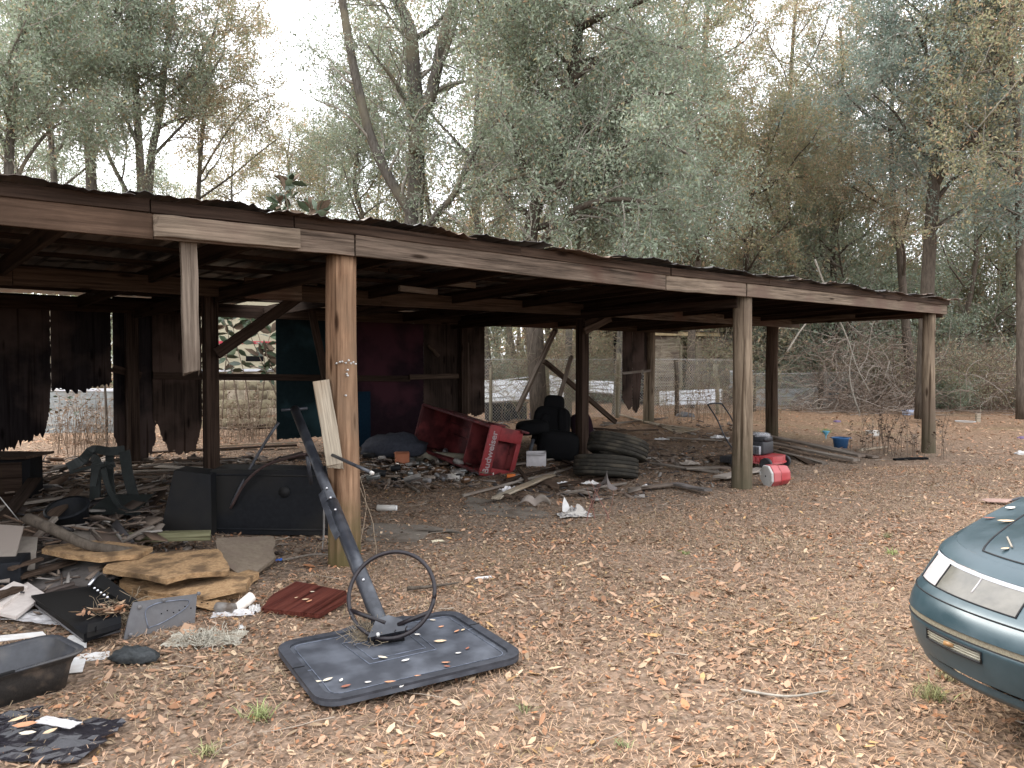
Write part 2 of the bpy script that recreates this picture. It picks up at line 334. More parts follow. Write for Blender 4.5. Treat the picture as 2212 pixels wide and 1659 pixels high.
# ------------------------------------------------------------------ ground
foot_stain(m_postred, (.085, .075, .032)); foot_stain(m_postgrey, (.075, .066, .042), .7); foot_stain(m_postdark, (.04, .035, .02))
def ground():
    def axis(a, b, lo, hi, n1, n2, n3):
        f = lambda s, e, n: s + (e - s) * np.linspace(0, 1, n) ** 2.2
        left = (lo - (f(0, lo - a, n1)))[::-1]; right = hi + f(0, b - hi, n3)
        return np.unique(np.concatenate([left, np.linspace(lo, hi, n2), right]))
    xs = axis(-700, 700, -9, 16, 26, 250, 26); ys = axis(-500, 1100, 1.0, 26, 20, 280, 30)
    X, Y = np.meshgrid(xs, ys); s, t = st(X, Y)
    Z = gh(X, Y) + rng.normal(0, .0035, X.shape) * (np.abs(X - 3) < 13) * (Y < 27) * (Y > 1)
    n1 = np.sin(X * 1.1 + 2 * np.sin(Y * .7)) * np.sin(Y * 1.5 + 1.3 * np.sin(X * .9))
    n2 = np.sin(X * 3.7 + Y * 2.2 + np.sin(Y * 5)) * np.sin(Y * 4.1 - X * 1.7)
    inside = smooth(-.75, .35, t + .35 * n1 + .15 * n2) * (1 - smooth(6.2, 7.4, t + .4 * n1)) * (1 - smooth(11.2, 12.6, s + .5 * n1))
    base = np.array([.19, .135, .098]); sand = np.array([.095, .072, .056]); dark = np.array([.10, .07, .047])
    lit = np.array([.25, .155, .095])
    deep = smooth(1.2, 3.6, t)[..., None]; sand_ = np.array([.165, .130, .102]) * (1 - deep) + sand * deep  # roof shade put into the sand colour, darker towards the back
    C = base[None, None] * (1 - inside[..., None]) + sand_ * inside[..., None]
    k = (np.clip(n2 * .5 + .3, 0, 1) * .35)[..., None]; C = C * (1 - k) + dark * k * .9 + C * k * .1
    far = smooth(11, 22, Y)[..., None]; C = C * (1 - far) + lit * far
    wood_ = smooth(27, 34, Y + .35 * X * 0)[..., None]; C = C * (1 - wood_) + np.array([.12, .085, .055]) * wood_
    g = (np.clip(n1 - .35, 0, 1) * smooth(12, 16, Y) * (X > 4) * .4)[..., None]; C = C * (1 - g) + np.array([.16, .16, .07]) * g
    ny, nx = X.shape; i = np.arange(ny - 1)[:, None] * nx + np.arange(nx - 1)[None]
    q = np.stack([i, i + 1, i + nx + 1, i + nx], -1).reshape(-1, 4)
    m = bpy.data.materials.new('leaf_strewn_soil'); m.use_nodes = True; N = m.node_tree.nodes; L = m.node_tree.links; b = N['Principled BSDF']
    b.inputs['Roughness'].default_value = .95; b.inputs['Specular IOR Level'].default_value = .1
    a = N.new('ShaderNodeAttribute'); a.attribute_name = 'Col'; tc = N.new('ShaderNodeTexCoord')
    cur = a.outputs[0]
    for sc_, lo, hi, f in ((9, .45, 1.5, 1.), (60, .55, 1.45, 1.)):
        no = N.new('ShaderNodeTexNoise'); no.inputs['Scale'].default_value = sc_; no.inputs['Detail'].default_value = 5; no.inputs['Roughness'].default_value = .7
        L.new(tc.outputs['Object'], no.inputs['Vector']); mr = N.new('ShaderNodeMapRange'); mr.inputs[1].default_value = .3; mr.inputs[2].default_value = .7
        mr.inputs[3].default_value = lo; mr.inputs[4].default_value = hi; L.new(no.outputs[0], mr.inputs[0])
        mx = N.new('ShaderNodeVectorMath'); mx.operation = 'SCALE'; L.new(cur, mx.inputs[0]); L.new(mr.outputs[0], mx.inputs['Scale']); cur = mx.outputs[0]
    # speckle of small leaf fragments
    vo = N.new('ShaderNodeTexVoronoi'); vo.inputs['Scale'].default_value = 32; L.new(tc.outputs['Object'], vo.inputs['Vector'])
    r = N.new('ShaderNodeValToRGB'); r.color_ramp.interpolation = 'CONSTANT'
    for p, c in ((0, (.08, .055, .035)), (.25, (.19, .125, .08)), (.5, (.26, .175, .12)), (.72, (.14, .09, .06)), (.88, (.34, .26, .19))):
        e = r.color_ramp.elements.new(p) if p else r.color_ramp.elements[0]; e.color = (*c, 1)
    sx = N.new('ShaderNodeSeparateXYZ'); L.new(vo.outputs['Color'], sx.inputs[0]); L.new(sx.outputs[0], r.inputs[0])
    mm = N.new('ShaderNodeMix'); mm.data_type = 'RGBA'; mm.inputs[0].default_value = .38; L.new(cur, mm.inputs[6]); L.new(r.outputs[0], mm.inputs[7])
    L.new(mm.outputs[2], b.inputs['Base Color'])
    bp = N.new('ShaderNodeBump'); bp.inputs['Strength'].default_value = .9; bp.inputs['Distance'].default_value = .02; L.new(vo.outputs['Distance'], bp.inputs['Height']); L.new(bp.outputs[0], b.inputs['Normal'])
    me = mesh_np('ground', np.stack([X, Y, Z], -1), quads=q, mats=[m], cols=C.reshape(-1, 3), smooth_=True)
    return props(obj('ground', me), 'sandy yard covered in dead leaves and dry grass', kind='structure')
ground()
# ------------------------------------------------------------------ leaf litter
LP = np.array([(.33, .20, .135), (.37, .25, .18), (.40, .30, .215), (.27, .15, .09), (.36, .18, .10), (.20, .13, .09), (.13, .09, .065), (.45, .35, .255), (.25, .195, .14), (.31, .21, .15), (.38, .25, .125), (.22, .14, .095)])
LW = np.array([4, 4, 3, 2.4, 2., 2, 1.2, 1.4, 1.6, 3, .7, 2]); LW /= LW.sum()
def leaves_mesh(P, size, colors, tilt=.35, detail=True, lift=.004, flat=None, wr=(.24, .48)):
    n = len(P); yaw = rng.uniform(0, 2 * math.pi, n); L = size * np.exp(rng.normal(-.05, .33, n)); w = L * rng.uniform(wr[0], wr[1], n) * .5
    tx = rng.normal(0, tilt, n); ty = rng.normal(0, tilt, n); curl = rng.uniform(-.1, .45, n)
    ax = np.stack([np.cos(yaw), np.sin(yaw), np.sin(tx) * .7], -1); ax /= np.linalg.norm(ax, axis=1)[:, None]
    ay = np.stack([-np.sin(yaw), np.cos(yaw), np.sin(ty) * .7], -1); ay /= np.linalg.norm(ay, axis=1)[:, None]
    az = np.cross(ax, ay); az /= np.linalg.norm(az, axis=1)[:, None]
    if detail: loc = [(-.5, 0, .3), (-.18, 1, .55), (-.18, 0, 0), (-.18, -1, .55), (.2, .82, .5), (.2, 0, 0), (.2, -.82, .5), (.5, 0, .45)]
    else: loc = [(-.5, 0, 0), (0, 1, .5), (.5, 0, .25), (0, -1, .5)]
    V_ = np.stack([P + ax * (L * a)[:, None] + ay * (w * b)[:, None] + az * (c * curl * L * .45)[:, None] for a, b, c in loc], 1)
    zmin = V_[:, :, 2].min(1) - P[:, 2]; V_[:, :, 2] -= np.minimum(zmin, 0)[:, None]; V_[:, :, 2] += lift
    k = len(loc); o = (np.arange(n) * k)[:, None]
    if detail:
        t = np.concatenate([o + np.array([[0, 2, 1]]), o + np.array([[0, 3, 2]]), o + np.array([[4, 5, 7]]), o + np.array([[5, 6, 7]])]); q = np.concatenate([o + np.array([[1, 2, 5, 4]]), o + np.array([[2, 3, 6, 5]])])
    else: t = np.concatenate([o + np.array([[0, 3, 1]]), o + np.array([[1, 3, 2]])]); q = None
    c = np.repeat(colors, k, axis=0).reshape(n, k, 3)
    return V_.reshape(-1, 3), q, t, c.reshape(-1, 3)
def litter_col(n):
    c = LP[rng.choice(len(LP), n, p=LW)] * rng.uniform(.72, 1.2, (n, 1)); return c * np.array([1.12, 1.05, .94])
def view_points(n, d0, d1, power=1., margin=1.08):
    u = rng.uniform(0, 1, n); y = (d0 ** power + u * (d1 ** power - d0 ** power)) ** (1 / power)
    x = rng.uniform(-1, 1, n) * y * .6655 * margin + rng.normal(0, .3, n); return x, y
def clump(x, y, f=1.): return .5 + .5 * np.sin(x * 2.3 * f + 1.7 * np.sin(y * 1.9 * f)) * np.sin(y * 2.9 * f + 1.3 * np.sin(x * 1.7 * f + 2))
def clear_of(x, y):
    """leave out litter where the backboard, tub and boards lie"""
    ok = np.ones(len(x), bool)
    for poly in ([(-.887, 3.545), (.06, 4.10), (-.37, 4.93), (-1.29, 4.28)], [(-2.26+.2, 3.90-.02), (-2.26-.1, 3.90+.25), (-2.95, 3.25), (-2.7, 2.95)],
                 [tuple(gp(a, b).xy) for a, b in ((565, 1330), (690, 1340), (755, 1300), (640, 1258))], [tuple(gp(a, b).xy) for a, b in ((68, 1298), (182, 1390), (262, 1368), (222, 1250))]):
        n = len(poly); ins_ = np.zeros(len(x), bool); j = n - 1
        for i in range(n):
            xi, yi = poly[i]; xj, yj = poly[j]
            ins_ ^= ((yi > y) != (yj > y)) & (x < (xj - xi) * (y - yi) / (yj - yi + 1e-12) + xi); j = i
        ok &= ~ins_
    return ok
def litter():
    g = Geo()
    for n, d0, d1, size, det in ((38000, 2.2, 7.5, .040, True), (52000, 6.8, 15, .052, False), (52000, 13, 36, .075, False)):
        x, y = view_points(n, d0, d1, 2.0 if d0 < 10 else 1.7); s, t = st(x, y)
        ins = smooth(-.5, .4, t) * (1 - smooth(6, 7, t)) * (s < 12)
        keep = (rng.uniform(0, 1, n) < (.12 + .88 * clump(x, y) ** 1.2) * (.45 + .55 * clump(x + 5, y, .38)) * (1 - .72 * ins)) & clear_of(x, y)
        x = x[keep]; y = y[keep]; P = np.stack([x, y, gh(x, y)], -1); c = litter_col(len(x))
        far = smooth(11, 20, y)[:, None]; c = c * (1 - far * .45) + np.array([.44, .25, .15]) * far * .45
        big = rng.uniform(0, 1, len(x)) < .03
        g.add(*leaves_mesh(P, np.where(big, size * 1.75, size), c, detail=det, tilt=.45)[:3], col=None); 
        g.c.append(np.repeat(c, 8 if det else 4, axis=0))
    props(obj('leaf_litter', g.mesh('leaf_litter', [m_litter])), 'dead tan and orange leaves lying all over the yard', kind='stuff')
    # dry grass blades
    g = Geo(); n = 190000; x, y = view_points(n, 2.2, 12, 1.6); s, t = st(x, y)
    keep = (rng.uniform(0, 1, n) < (.25 + .75 * clump(x + 3, y - 2, .8))) & ((t < -.15) | (s > 12) | (rng.uniform(0, 1, n) < .05)) & clear_of(x, y); x = x[keep]; y = y[keep]; n = len(x)
    yaw = rng.uniform(0, 2 * math.pi, n); L = rng.uniform(.025, .08, n); h = rng.uniform(.03, .45, n) * L; w = rng.uniform(.0007, .0019, n)
    dx, dy = np.cos(yaw), np.sin(yaw); z = gh(x, y) + .002
    b0 = np.stack([x, y, z], -1); p = np.stack([-dy * w, dx * w, 0 * w], -1)
    mid = b0 + np.stack([dx * L * .5, dy * L * .5, h], -1); tip = b0 + np.stack([dx * L + rng.normal(0, .01, n), dy * L + rng.normal(0, .01, n), h * rng.uniform(.2, 1.3, n)], -1)
    vv = np.stack([b0 - p, b0 + p, mid + p, mid - p, tip], 1).reshape(-1, 3); o = (np.arange(n) * 5)[:, None]
    gc = np.array([.95, .84, .80]) * np.array([(.42, .31, .20), (.48, .37, .26), (.34, .25, .16), (.28, .25, .13), (.54, .43, .32)])[rng.choice(5, n, p=[.35, .25, .2, .08, .12])]
    gg = (clump(x - 4, y + 1, .45) > .62)[:, None] * rng.uniform(0, 1, (n, 1)); gc = gc * (1 - .55 * gg) + np.array([.21, .20, .11]) * .55 * gg
    g.add(vv, o + np.array([[0, 1, 2, 3]]), o + np.array([[3, 2, 4]]), col=np.repeat(gc, 5, axis=0))
    # dead leaf and bark crumbs
    n = 105000; x, y = view_points(n, 2.2, 12, 1.8); kk = clear_of(x, y); x = x[kk]; y = y[kk]; n = len(x); P = np.stack([x, y, gh(x, y) + .002], -1); c = litter_col(n) * rng.uniform(.45, 1.05, (n, 1))
    v, q, t, _ = leaves_mesh(P, np.full(n, .021), c, detail=False, tilt=.7, wr=(.15, .8)); g.add(v, q, t, col=np.repeat(c, 4, axis=0))
    props(obj('dry_grass', g.mesh('dry_grass', [m_litter])), 'matted dry straw coloured grass between the leaves', kind='stuff')
litter()
def twigs():
    g = Geo()
    for i in range(420):
        x, y = view_points(1, 2.4, 13, 1.6); x = float(x[0]); y = float(y[0]); L = random.uniform(.08, .38); a = random.uniform(0, 6.3); r = random.uniform(.0015, .004)
        pts = []
        for k in range(5):
            pts.append((x, y, float(gh(x, y)) + .012 + random.uniform(0, .014))); a += random.uniform(-.4, .4); x += math.cos(a) * L / 4; y += math.sin(a) * L / 4
        c = random.choice([(.22, .16, .12), (.32, .26, .2), (.14, .1, .075), (.4, .34, .27)])
        g.tube(pts, np.linspace(r, r * .4, 5), 4, col=c, cap=False)
    props(obj('fallen_twigs', g.mesh('fallen_twigs', [m_litter])), 'small fallen twigs scattered over the yard', kind='stuff')
twigs()
def green_tuft(px, py, sz, n, green, label):
    p = gp(px, py); g = Geo()
    for i in range(n):
        a = random.uniform(0, 6.3); L = sz * random.uniform(.5, 1.1); o = Vector((random.gauss(0, sz * .3), random.gauss(0, sz * .3), 0)); d = Vector((math.cos(a), math.sin(a), 0)); side = Vector((-d.y, d.x, 0)) * .0022
        h = L * random.uniform(.35, .9); m = o + d * L * .35 + Vector((0, 0, h * .7)); e = o + d * L * .8 + Vector((0, 0, h))
        c = Vector(green) * random.uniform(.7, 1.3); g.add([o - side, o + side, m + side, m - side, e], [[0, 1, 2, 3]], [[3, 2, 4]], col=tuple(c))
    props(obj('grass_tuft', g.mesh('grass_tuft', [m_litter]), None, Matrix.Translation(p)), label, 'grass tuft')
for a in [(445, 1640, .07, 60, (.30, .29, .14), 'dry yellowish grass tuft near the bottom edge, left of the backboard'),
          (560, 1560, .09, 90, (.26, .29, .12), 'spreading green-brown grass tuft just left of the backboard corner'),
          (1140, 1545, .06, 26, (.20, .22, .10), 'small green tuft in front of the right end of the backboard'),
          (1345, 1625, .05, 22, (.20, .22, .10), 'small bright green tuft near the bottom centre of the yard'),
          (2015, 1520, .10, 110, (.22, .22, .10), 'dark green tuft growing under the car bumper'),
          (2045, 1475, .08, 60, (.24, .21, .11), 'half dry tuft right behind the one under the bumper'),
          (1915, 1165, .07, 50, (.20, .22, .10), 'low green tuft in the open yard above the car bumper'),
          (1925, 1200, .07, 40, (.24, .29, .10), 'yellow-green tuft in the open yard beside the car headlight'),
          (1783, 935, .14, 120, (.14, .24, .08), 'bright green weed patch behind the blue tub'),
          (1480, 1200, .05, 30, (.22, .3, .1), 'tiny green tuft in the middle of the leaf covered yard')]: green_tuft(*a)
# ------------------------------------------------------------------ the open pole shed
shed = root('pole_shed', P1, 'long open-fronted pole shed with weathered timber posts and a tin roof', 'shed')
def pole(s, t, z1, r0, r1, m, seed, label=None, sides=20, z0=-.15, lean=(0, 0)):
    rr = random.Random(seed); n = 16; vs = []; fs = []
    base = S(s, t, 0); g0 = float(gh(base.x, base.y)); ph = [rr.uniform(0, 6.3) for _ in range(4)]
    for i in range(n + 1):
        f = i / n; z = g0 + z0 + (z1 - g0 - z0) * f; r = r0 + (r1 - r0) * f
        ox = lean[0] * f + .012 * math.sin(f * 5 + ph[0]); oy = lean[1] * f + .012 * math.sin(f * 4 + ph[1])
        for k in range(sides):
            a = 2 * math.pi * k / sides
            q = r * (1 + .025 * math.sin(3 * a + ph[2] + f) + .018 * math.sin(7 * a + ph[3] + 2 * f) - (.07 if k in (5, 13) else 0))
            vs.append((ox + q * math.cos(a), oy + q * math.sin(a), z))
    for i in range(n):
        for k in range(sides): fs.append((i*sides+k, i*sides+(k+1) % sides, (i+1)*sides+(k+1) % sides, (i+1)*sides+k))
    fs.append(tuple(n*sides + k for k in range(sides)))
    o = obj('post', mesh_np('post', vs, faces=fs, mats=[m], smooth_=True), shed, Matrix.Translation((base.x, base.y, 0)))
    if label: o['label'] = label
    return o
p1 = pole(-.0, 0, 2.44, .128, .117, m_postred, 1, 'thick reddish brown front post, green at its foot')
pole(5.63, 0, 2.44, .130, .114, m_postgrey, 2, 'grey cracked front post beside the lawn mower')
pole(11.52, 0, 2.49, .115, .10, m_postgrey, 3, 'greenish grey corner post at the far right end')
pole(11.2, 2.85, 2.48, .125, .115, m_postdark, 4)
pole(11.2, 5.98, 2.46, .13, .12, m_postgrey, 5)
pole(-5.7, 0, 2.4, .12, .11, m_postgrey, 6); pole(-5.7, 5.98, 2.4, .12, .11, m_postdark, 7)
def sqpost(s, t, z1, w, m, w2=None):
    b = S(s, t, 0); A = S(s, t, float(gh(b.x, b.y)) - .1); return board('post', A, S(s, t, z1), w, w2 or w, m, n=-V, parent=shed, seg=6, warp=.003, ch=.006)
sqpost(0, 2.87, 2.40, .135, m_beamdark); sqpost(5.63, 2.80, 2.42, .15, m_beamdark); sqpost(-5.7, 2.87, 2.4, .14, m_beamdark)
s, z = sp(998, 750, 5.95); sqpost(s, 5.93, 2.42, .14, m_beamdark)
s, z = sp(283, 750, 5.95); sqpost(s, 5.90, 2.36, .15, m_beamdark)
# nails, screws and hooks on the thick front post
g = Geo()
for px, py in [(740, 783), (745, 781), (753, 784), (759, 780), (764, 785), (769, 783), (774, 786), (733, 786), (757, 800), (755, 808), (753, 854), (757, 812)]:
    c = at(px - 8, py, 5.93); d = Vector((.656, -.7545, random.uniform(-.1, .3))).normalized()
    g.tube([c - d * .01, c + d * .018], .0035, 5); g.tube([c + d * .014, c + d * .021], .008, 6)
obj('nail', g.mesh('nail', [m_galv]), shed)['kind'] = 'stuff'
# front beam boards (bottom z from the photograph)
def bz(s): return np.interp(s, [-6, -2.26, .1, 4.0, 5.6, 9, 12.1], [2.37, 2.39, 2.43, 2.402, 2.43, 2.435, 2.475])
def rz_(s): return np.interp(s, [-6, -2.26, .1, 2.5, 4.0, 5.6, 9, 12.3], [2.64, 2.656, 2.69, 2.665, 2.665, 2.70, 2.70, 2.735])
def fs_(px): return sp(px, 600, -.13)[0]
def fbeam(sa, sb, m, off=-.135, h=.165, label=None, rag=(0, 0), zoff=0., th=.04):
    za = float(bz(sa)) + h / 2 + zoff; zb = float(bz(sb)) + h / 2 + zoff
    o = board('beam', S(sa, off, za), S(sb, off, zb), h, th, m, n=-V, parent=shed, seg=8, warp=.004, ragged=rag)
    if label: o['label'] = label
    return o
m_beamred = wood('reddish_beam', (.07, .044, .030), (.115, .075, .052), 0, stain=(.05, .032, .022), fine=24)
fbeam(-6.0, fs_(332), m_beamred, label='reddish beam board at the left end')
fbeam(fs_(328), fs_(642), m_beamlight, off=-.178, h=.14, label='pale splintered patch board nailed over the beam', rag=(.05, 0), zoff=.012)
fbeam(fs_(334), fs_(763), m_beam, off=-.136)
fbeam(fs_(766), fs_(1432), m_beam, off=-.138)
fbeam(fs_(1435), fs_(1606), m_beamlight, off=-.136)
fbeam(fs_(1609), fs_(2040), m_beamlight, off=-.139, h=.16)
m_fasc = wood('shaded_fascia', (.030, .020, .015), (.07, .047, .034), 0, fine=24)
# nailer strip above the beam; the tin overhang's shade is put into its colour
for a, b, mm in ((-6, fs_(325), m_beamdark), (fs_(327), fs_(632), m_beamdark), (fs_(634), fs_(1440), m_fasc), (fs_(1443), fs_(2044), m_fasc)):
    k = max(1, int((b - a) / 2))
    for i in range(k):
        sa = a + (b - a) * i / k; sb = a + (b - a) * (i + 1) / k - .004
        board('fascia', S(sa, -.155, float(bz(sa)) + .165 + .042), S(sb, -.155, float(bz(sb)) + .165 + .042), .085, .035, mm, n=-V, parent=shed, seg=4, warp=.003)
# corrugated tin sheets
def roof_z(s, t): return float(rz_(s)) - .028 * (t + .3) - .02 * math.sin(s * 1.3) * max(0, min(1, t))
def sheet(s0, s1, ta, tb, seed, bad=False):
    rr = random.Random(seed); w = s1 - s0; ns = 33; ntt = 9; vs = []; fs = []; base = S(s0, ta, 0)
    for j in range(ntt):
        t = ta + (tb - ta) * j / (ntt - 1)
        for i in range(ns):
            s = s0 + w * i / (ns - 1); rib = max(0, 1 - abs(((s - s0) % .225) - .112) / .028)
            sag = (.018 * math.sin(s * 3.1 + seed) + .012 * math.sin(s * 9 + seed * 2)) * (1 if j == 0 else .2) - (rr.uniform(0, .02) if bad and j == 0 else 0)
            p = S(s, t + (rr.uniform(-.004, .004) if j == 0 else 0), roof_z(s, t) + rib * .018 + sag * .9 + .010 * math.sin(s * 1.9) * (j == 0) + .012) - base
            vs.append(p)
    for j in range(ntt - 1):
        for i in range(ns - 1): a = j * ns + i; fs.append((a, a + 1, a + ns + 1, a + ns))
    me = mesh_np('roof_sheet', vs, faces=fs, mats=[m_roof]); o = obj('roof_sheet', me, shed, Matrix.Translation(base))
    md = o.modifiers.new('thick', 'SOLIDIFY'); md.thickness = .0025; return o
s0 = -6.1; k = 0
while s0 < 12.1:
    w = .9; over = .03
    ta = -.27 + random.uniform(-.025, .02) - (.03 if 2 < s0 < 3 else 0); tb = 6.35
    if k == 17 or s0 > 11.0: tb = 6.3
    hs = sp(520, 650, 5.0)[0]
    if s0 < hs < s0 + w:      # the rusted-out hole near the back
        sheet(s0, min(s0 + w + over, 12.3), ta, 4.55, k); 
        tz = sheet(s0, s0 + w * .45, 4.6, 6.35, k + 50)
    else: sheet(s0, min(s0 + w + over, 12.3), ta, tb, k, bad=s0 < 1.5)
    s0 += w; k += 1
# rafters from front to back, purlins along the shed, carriers on the post rows
def timber(A, B, w, t, m, n=(0, 0, 1), name='beam', **kk): return board(name, A, B, w, t, m, n=n, parent=shed, seg=4, warp=.004, **kk)
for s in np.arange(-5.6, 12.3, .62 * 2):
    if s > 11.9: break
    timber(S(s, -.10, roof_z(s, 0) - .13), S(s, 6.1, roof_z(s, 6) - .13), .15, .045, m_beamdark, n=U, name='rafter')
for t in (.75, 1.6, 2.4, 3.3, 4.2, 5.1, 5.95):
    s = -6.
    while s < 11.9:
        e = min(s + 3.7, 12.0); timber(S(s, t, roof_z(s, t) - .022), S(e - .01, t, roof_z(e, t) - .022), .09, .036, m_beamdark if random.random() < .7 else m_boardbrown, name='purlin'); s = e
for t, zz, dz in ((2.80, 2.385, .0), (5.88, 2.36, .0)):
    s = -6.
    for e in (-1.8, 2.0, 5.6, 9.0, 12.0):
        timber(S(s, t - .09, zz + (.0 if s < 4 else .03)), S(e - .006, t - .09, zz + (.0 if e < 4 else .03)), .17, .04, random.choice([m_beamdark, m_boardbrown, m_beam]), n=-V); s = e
timber(S(11.85, -.1, 2.50), S(11.5, 6.1, 2.44), .16, .045, m_beam, n=U)
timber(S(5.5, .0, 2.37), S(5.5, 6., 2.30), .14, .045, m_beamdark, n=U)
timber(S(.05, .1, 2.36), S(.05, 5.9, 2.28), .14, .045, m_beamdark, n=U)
# lighter short blocks seen under the roof beyond the thick post
for (pa, pb, pc, pd, t) in ((863, 622, 944, 631, 1.5), (941, 608, 1026, 617, 1.5)):
    s1_, z1_ = sp(pa, pb, t); s2_, z2_ = sp(pc, pd, t); timber(S(s1_, t, z1_), S(s2_, t, z2_), .06, .04, m_board, n=-V, name='batten')
m_hang = wood('hanging_board_wood', (.10, .076, .058), (.20, .16, .125), 0, stain=(.07, .05, .038), fine=24)
# a board nailed behind, hanging rotten board, diagonal braces
def dz_(px, py, t): s, z = sp(px, py, t); return S(s, t, z)
o = timber(dz_(410, 522, -.085), dz_(415, 818, -.085), .105, .04, m_hang, n=-V, name='hanging_board', ragged=(0, .07)); o['label'] = 'grey board hanging from the beam with a rotted lower end'
o = timber(dz_(530, 622, 2.6), dz_(652, 628, 2.6), .22, .03, m_beam, n=-V, name='beam')
timber(dz_(468, 765, 2.72), dz_(648, 640, 2.72), .12, .04, m_beamdark, n=-V, name='brace')
timber(dz_(1262, 716, 2.62), dz_(1318, 688, 2.62), .10, .04, m_boardbrown, n=-V, name='brace')
timber(dz_(1262, 700, 2.66), dz_(1345, 672, 2.66), .09, .04, m_beamdark, n=-V, name='brace')
timber(dz_(672, 660, 5.6), dz_(712, 860, 5.6), .12, .04, m_beamdark, n=-V, name='brace')
# back wall: plywood and painted sheets with rotted lower edges
def wall(px0, px1, pt, pb, m, t=5.97, rag=.0, botpoly=None, label=None, th=.014):
    s0, zt = sp(px0, pt, t); s1, zt2 = sp(px1, pt, t); zb = sp((px0 + px1) / 2, pb, t)[1]; w = s1 - s0
    pts = [(0, zt), (0, zb)]
    if botpoly: pts = [(0, zt)] + [(w * f, sp(px0 + (px1 - px0) * f, y, t)[1]) for f, y in botpoly] + [(w, zt)]
    else: pts = [(0, zt), (0, zb), (w, zb), (w, zt)]
    res = []
    for i in range(len(pts)):
        a, b = Vector(pts[i]), Vector(pts[(i + 1) % len(pts)]); lowedge = min(a.y, b.y) < zt - .3
        n = int((b - a).length / .022) + 1 if (rag and lowedge and i != 0 and i != len(pts) - 1) else 1
        for q in range(n):
            p = a.lerp(b, q / n)
            if q or (rag and 0 < i < len(pts) - 1): p = p + Vector((random.uniform(-rag, rag) * .25, random.choice([1, 1, 1.6]) * random.uniform(-rag, rag * 1.5)))
            res.append(p)
    n = len(res); vs = [S(s0 + p.x, t, p.y) - S(s0, t, 0) for p in res] + [S(s0 + p.x, t + th, p.y) - S(s0, t, 0) for p in res]
    import mathutils.geometry as mg
    tri = mg.tessellate_polygon([[Vector((p.x, p.y, 0)) for p in res]])
    fs = [tuple(a) for a in tri] + [tuple(n + k for k in reversed(a)) for a in tri] + [(k, (k+1) % n, n + (k+1) % n, n + k) for k in range(n)]
    # local frame: x along wall, y up (grain), z outwards
    Rm = Matrix(((U.x, 0, U.y, 0), (U.y, 0, -U.x, 0), (0, 1, 0, 0), (0, 0, 0, 1))); inv = Rm.inverted()
    vs = [inv @ v for v in vs]
    o = obj('wall_panel', mesh_np('wall_panel', vs, faces=fs, mats=[m]), shed, Matrix.Translation(S(s0, t, 0)) @ Rm)
    if label: o['label'] = label
    return o
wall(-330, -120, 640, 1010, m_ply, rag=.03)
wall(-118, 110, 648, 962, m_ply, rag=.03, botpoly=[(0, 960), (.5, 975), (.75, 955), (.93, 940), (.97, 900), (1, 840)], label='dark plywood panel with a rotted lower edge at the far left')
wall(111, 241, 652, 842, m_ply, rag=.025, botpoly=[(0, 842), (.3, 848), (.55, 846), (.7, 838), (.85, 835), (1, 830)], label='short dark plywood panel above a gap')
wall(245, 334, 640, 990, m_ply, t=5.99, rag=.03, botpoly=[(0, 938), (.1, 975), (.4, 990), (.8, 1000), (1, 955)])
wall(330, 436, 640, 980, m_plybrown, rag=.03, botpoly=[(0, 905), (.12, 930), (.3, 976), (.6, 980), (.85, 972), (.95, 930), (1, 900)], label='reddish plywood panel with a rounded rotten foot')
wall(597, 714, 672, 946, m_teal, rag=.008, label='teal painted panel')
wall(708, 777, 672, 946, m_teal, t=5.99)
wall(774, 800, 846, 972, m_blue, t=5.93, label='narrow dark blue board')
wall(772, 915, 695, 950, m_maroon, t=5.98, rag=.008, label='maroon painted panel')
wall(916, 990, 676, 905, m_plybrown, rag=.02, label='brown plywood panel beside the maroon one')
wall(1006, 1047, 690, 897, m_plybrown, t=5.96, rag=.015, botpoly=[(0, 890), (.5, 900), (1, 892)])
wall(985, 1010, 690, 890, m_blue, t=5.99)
# upper header boards that close the gap under the roof
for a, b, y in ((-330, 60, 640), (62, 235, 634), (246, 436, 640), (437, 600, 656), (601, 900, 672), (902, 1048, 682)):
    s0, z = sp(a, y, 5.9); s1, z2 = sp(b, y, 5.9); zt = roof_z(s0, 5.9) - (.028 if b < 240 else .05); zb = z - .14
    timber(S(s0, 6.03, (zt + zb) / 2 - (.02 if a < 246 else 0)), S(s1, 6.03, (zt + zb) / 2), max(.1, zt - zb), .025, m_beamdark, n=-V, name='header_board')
timber(dz_(-200, 812, 5.92), dz_(244, 806, 5.92), .09, .04, m_beamdark, n=-V, name='girt') if False else None
timber(dz_(243, 796, 5.93), dz_(305, 812, 5.93), .10, .035, m_beamdark, n=-V, name='girt')
timber(dz_(330, 812, 5.92), dz_(885, 818, 5.92), .10, .04, m_beamdark, n=-V, name='girt')
o = timber(dz_(884, 815, 5.88), dz_(990, 812, 5.88), .085, .035, m_boardbrown, n=-V, name='girt')
timber(dz_(1010, 740, 5.9), dz_(1012, 892, 5.9), .05, .04, m_boardbrown, n=-V, name='batten')
timber(dz_(926, 745, 5.9), dz_(948, 770, 5.9), .06, .02, m_boardbrown, n=-V, name='batten')
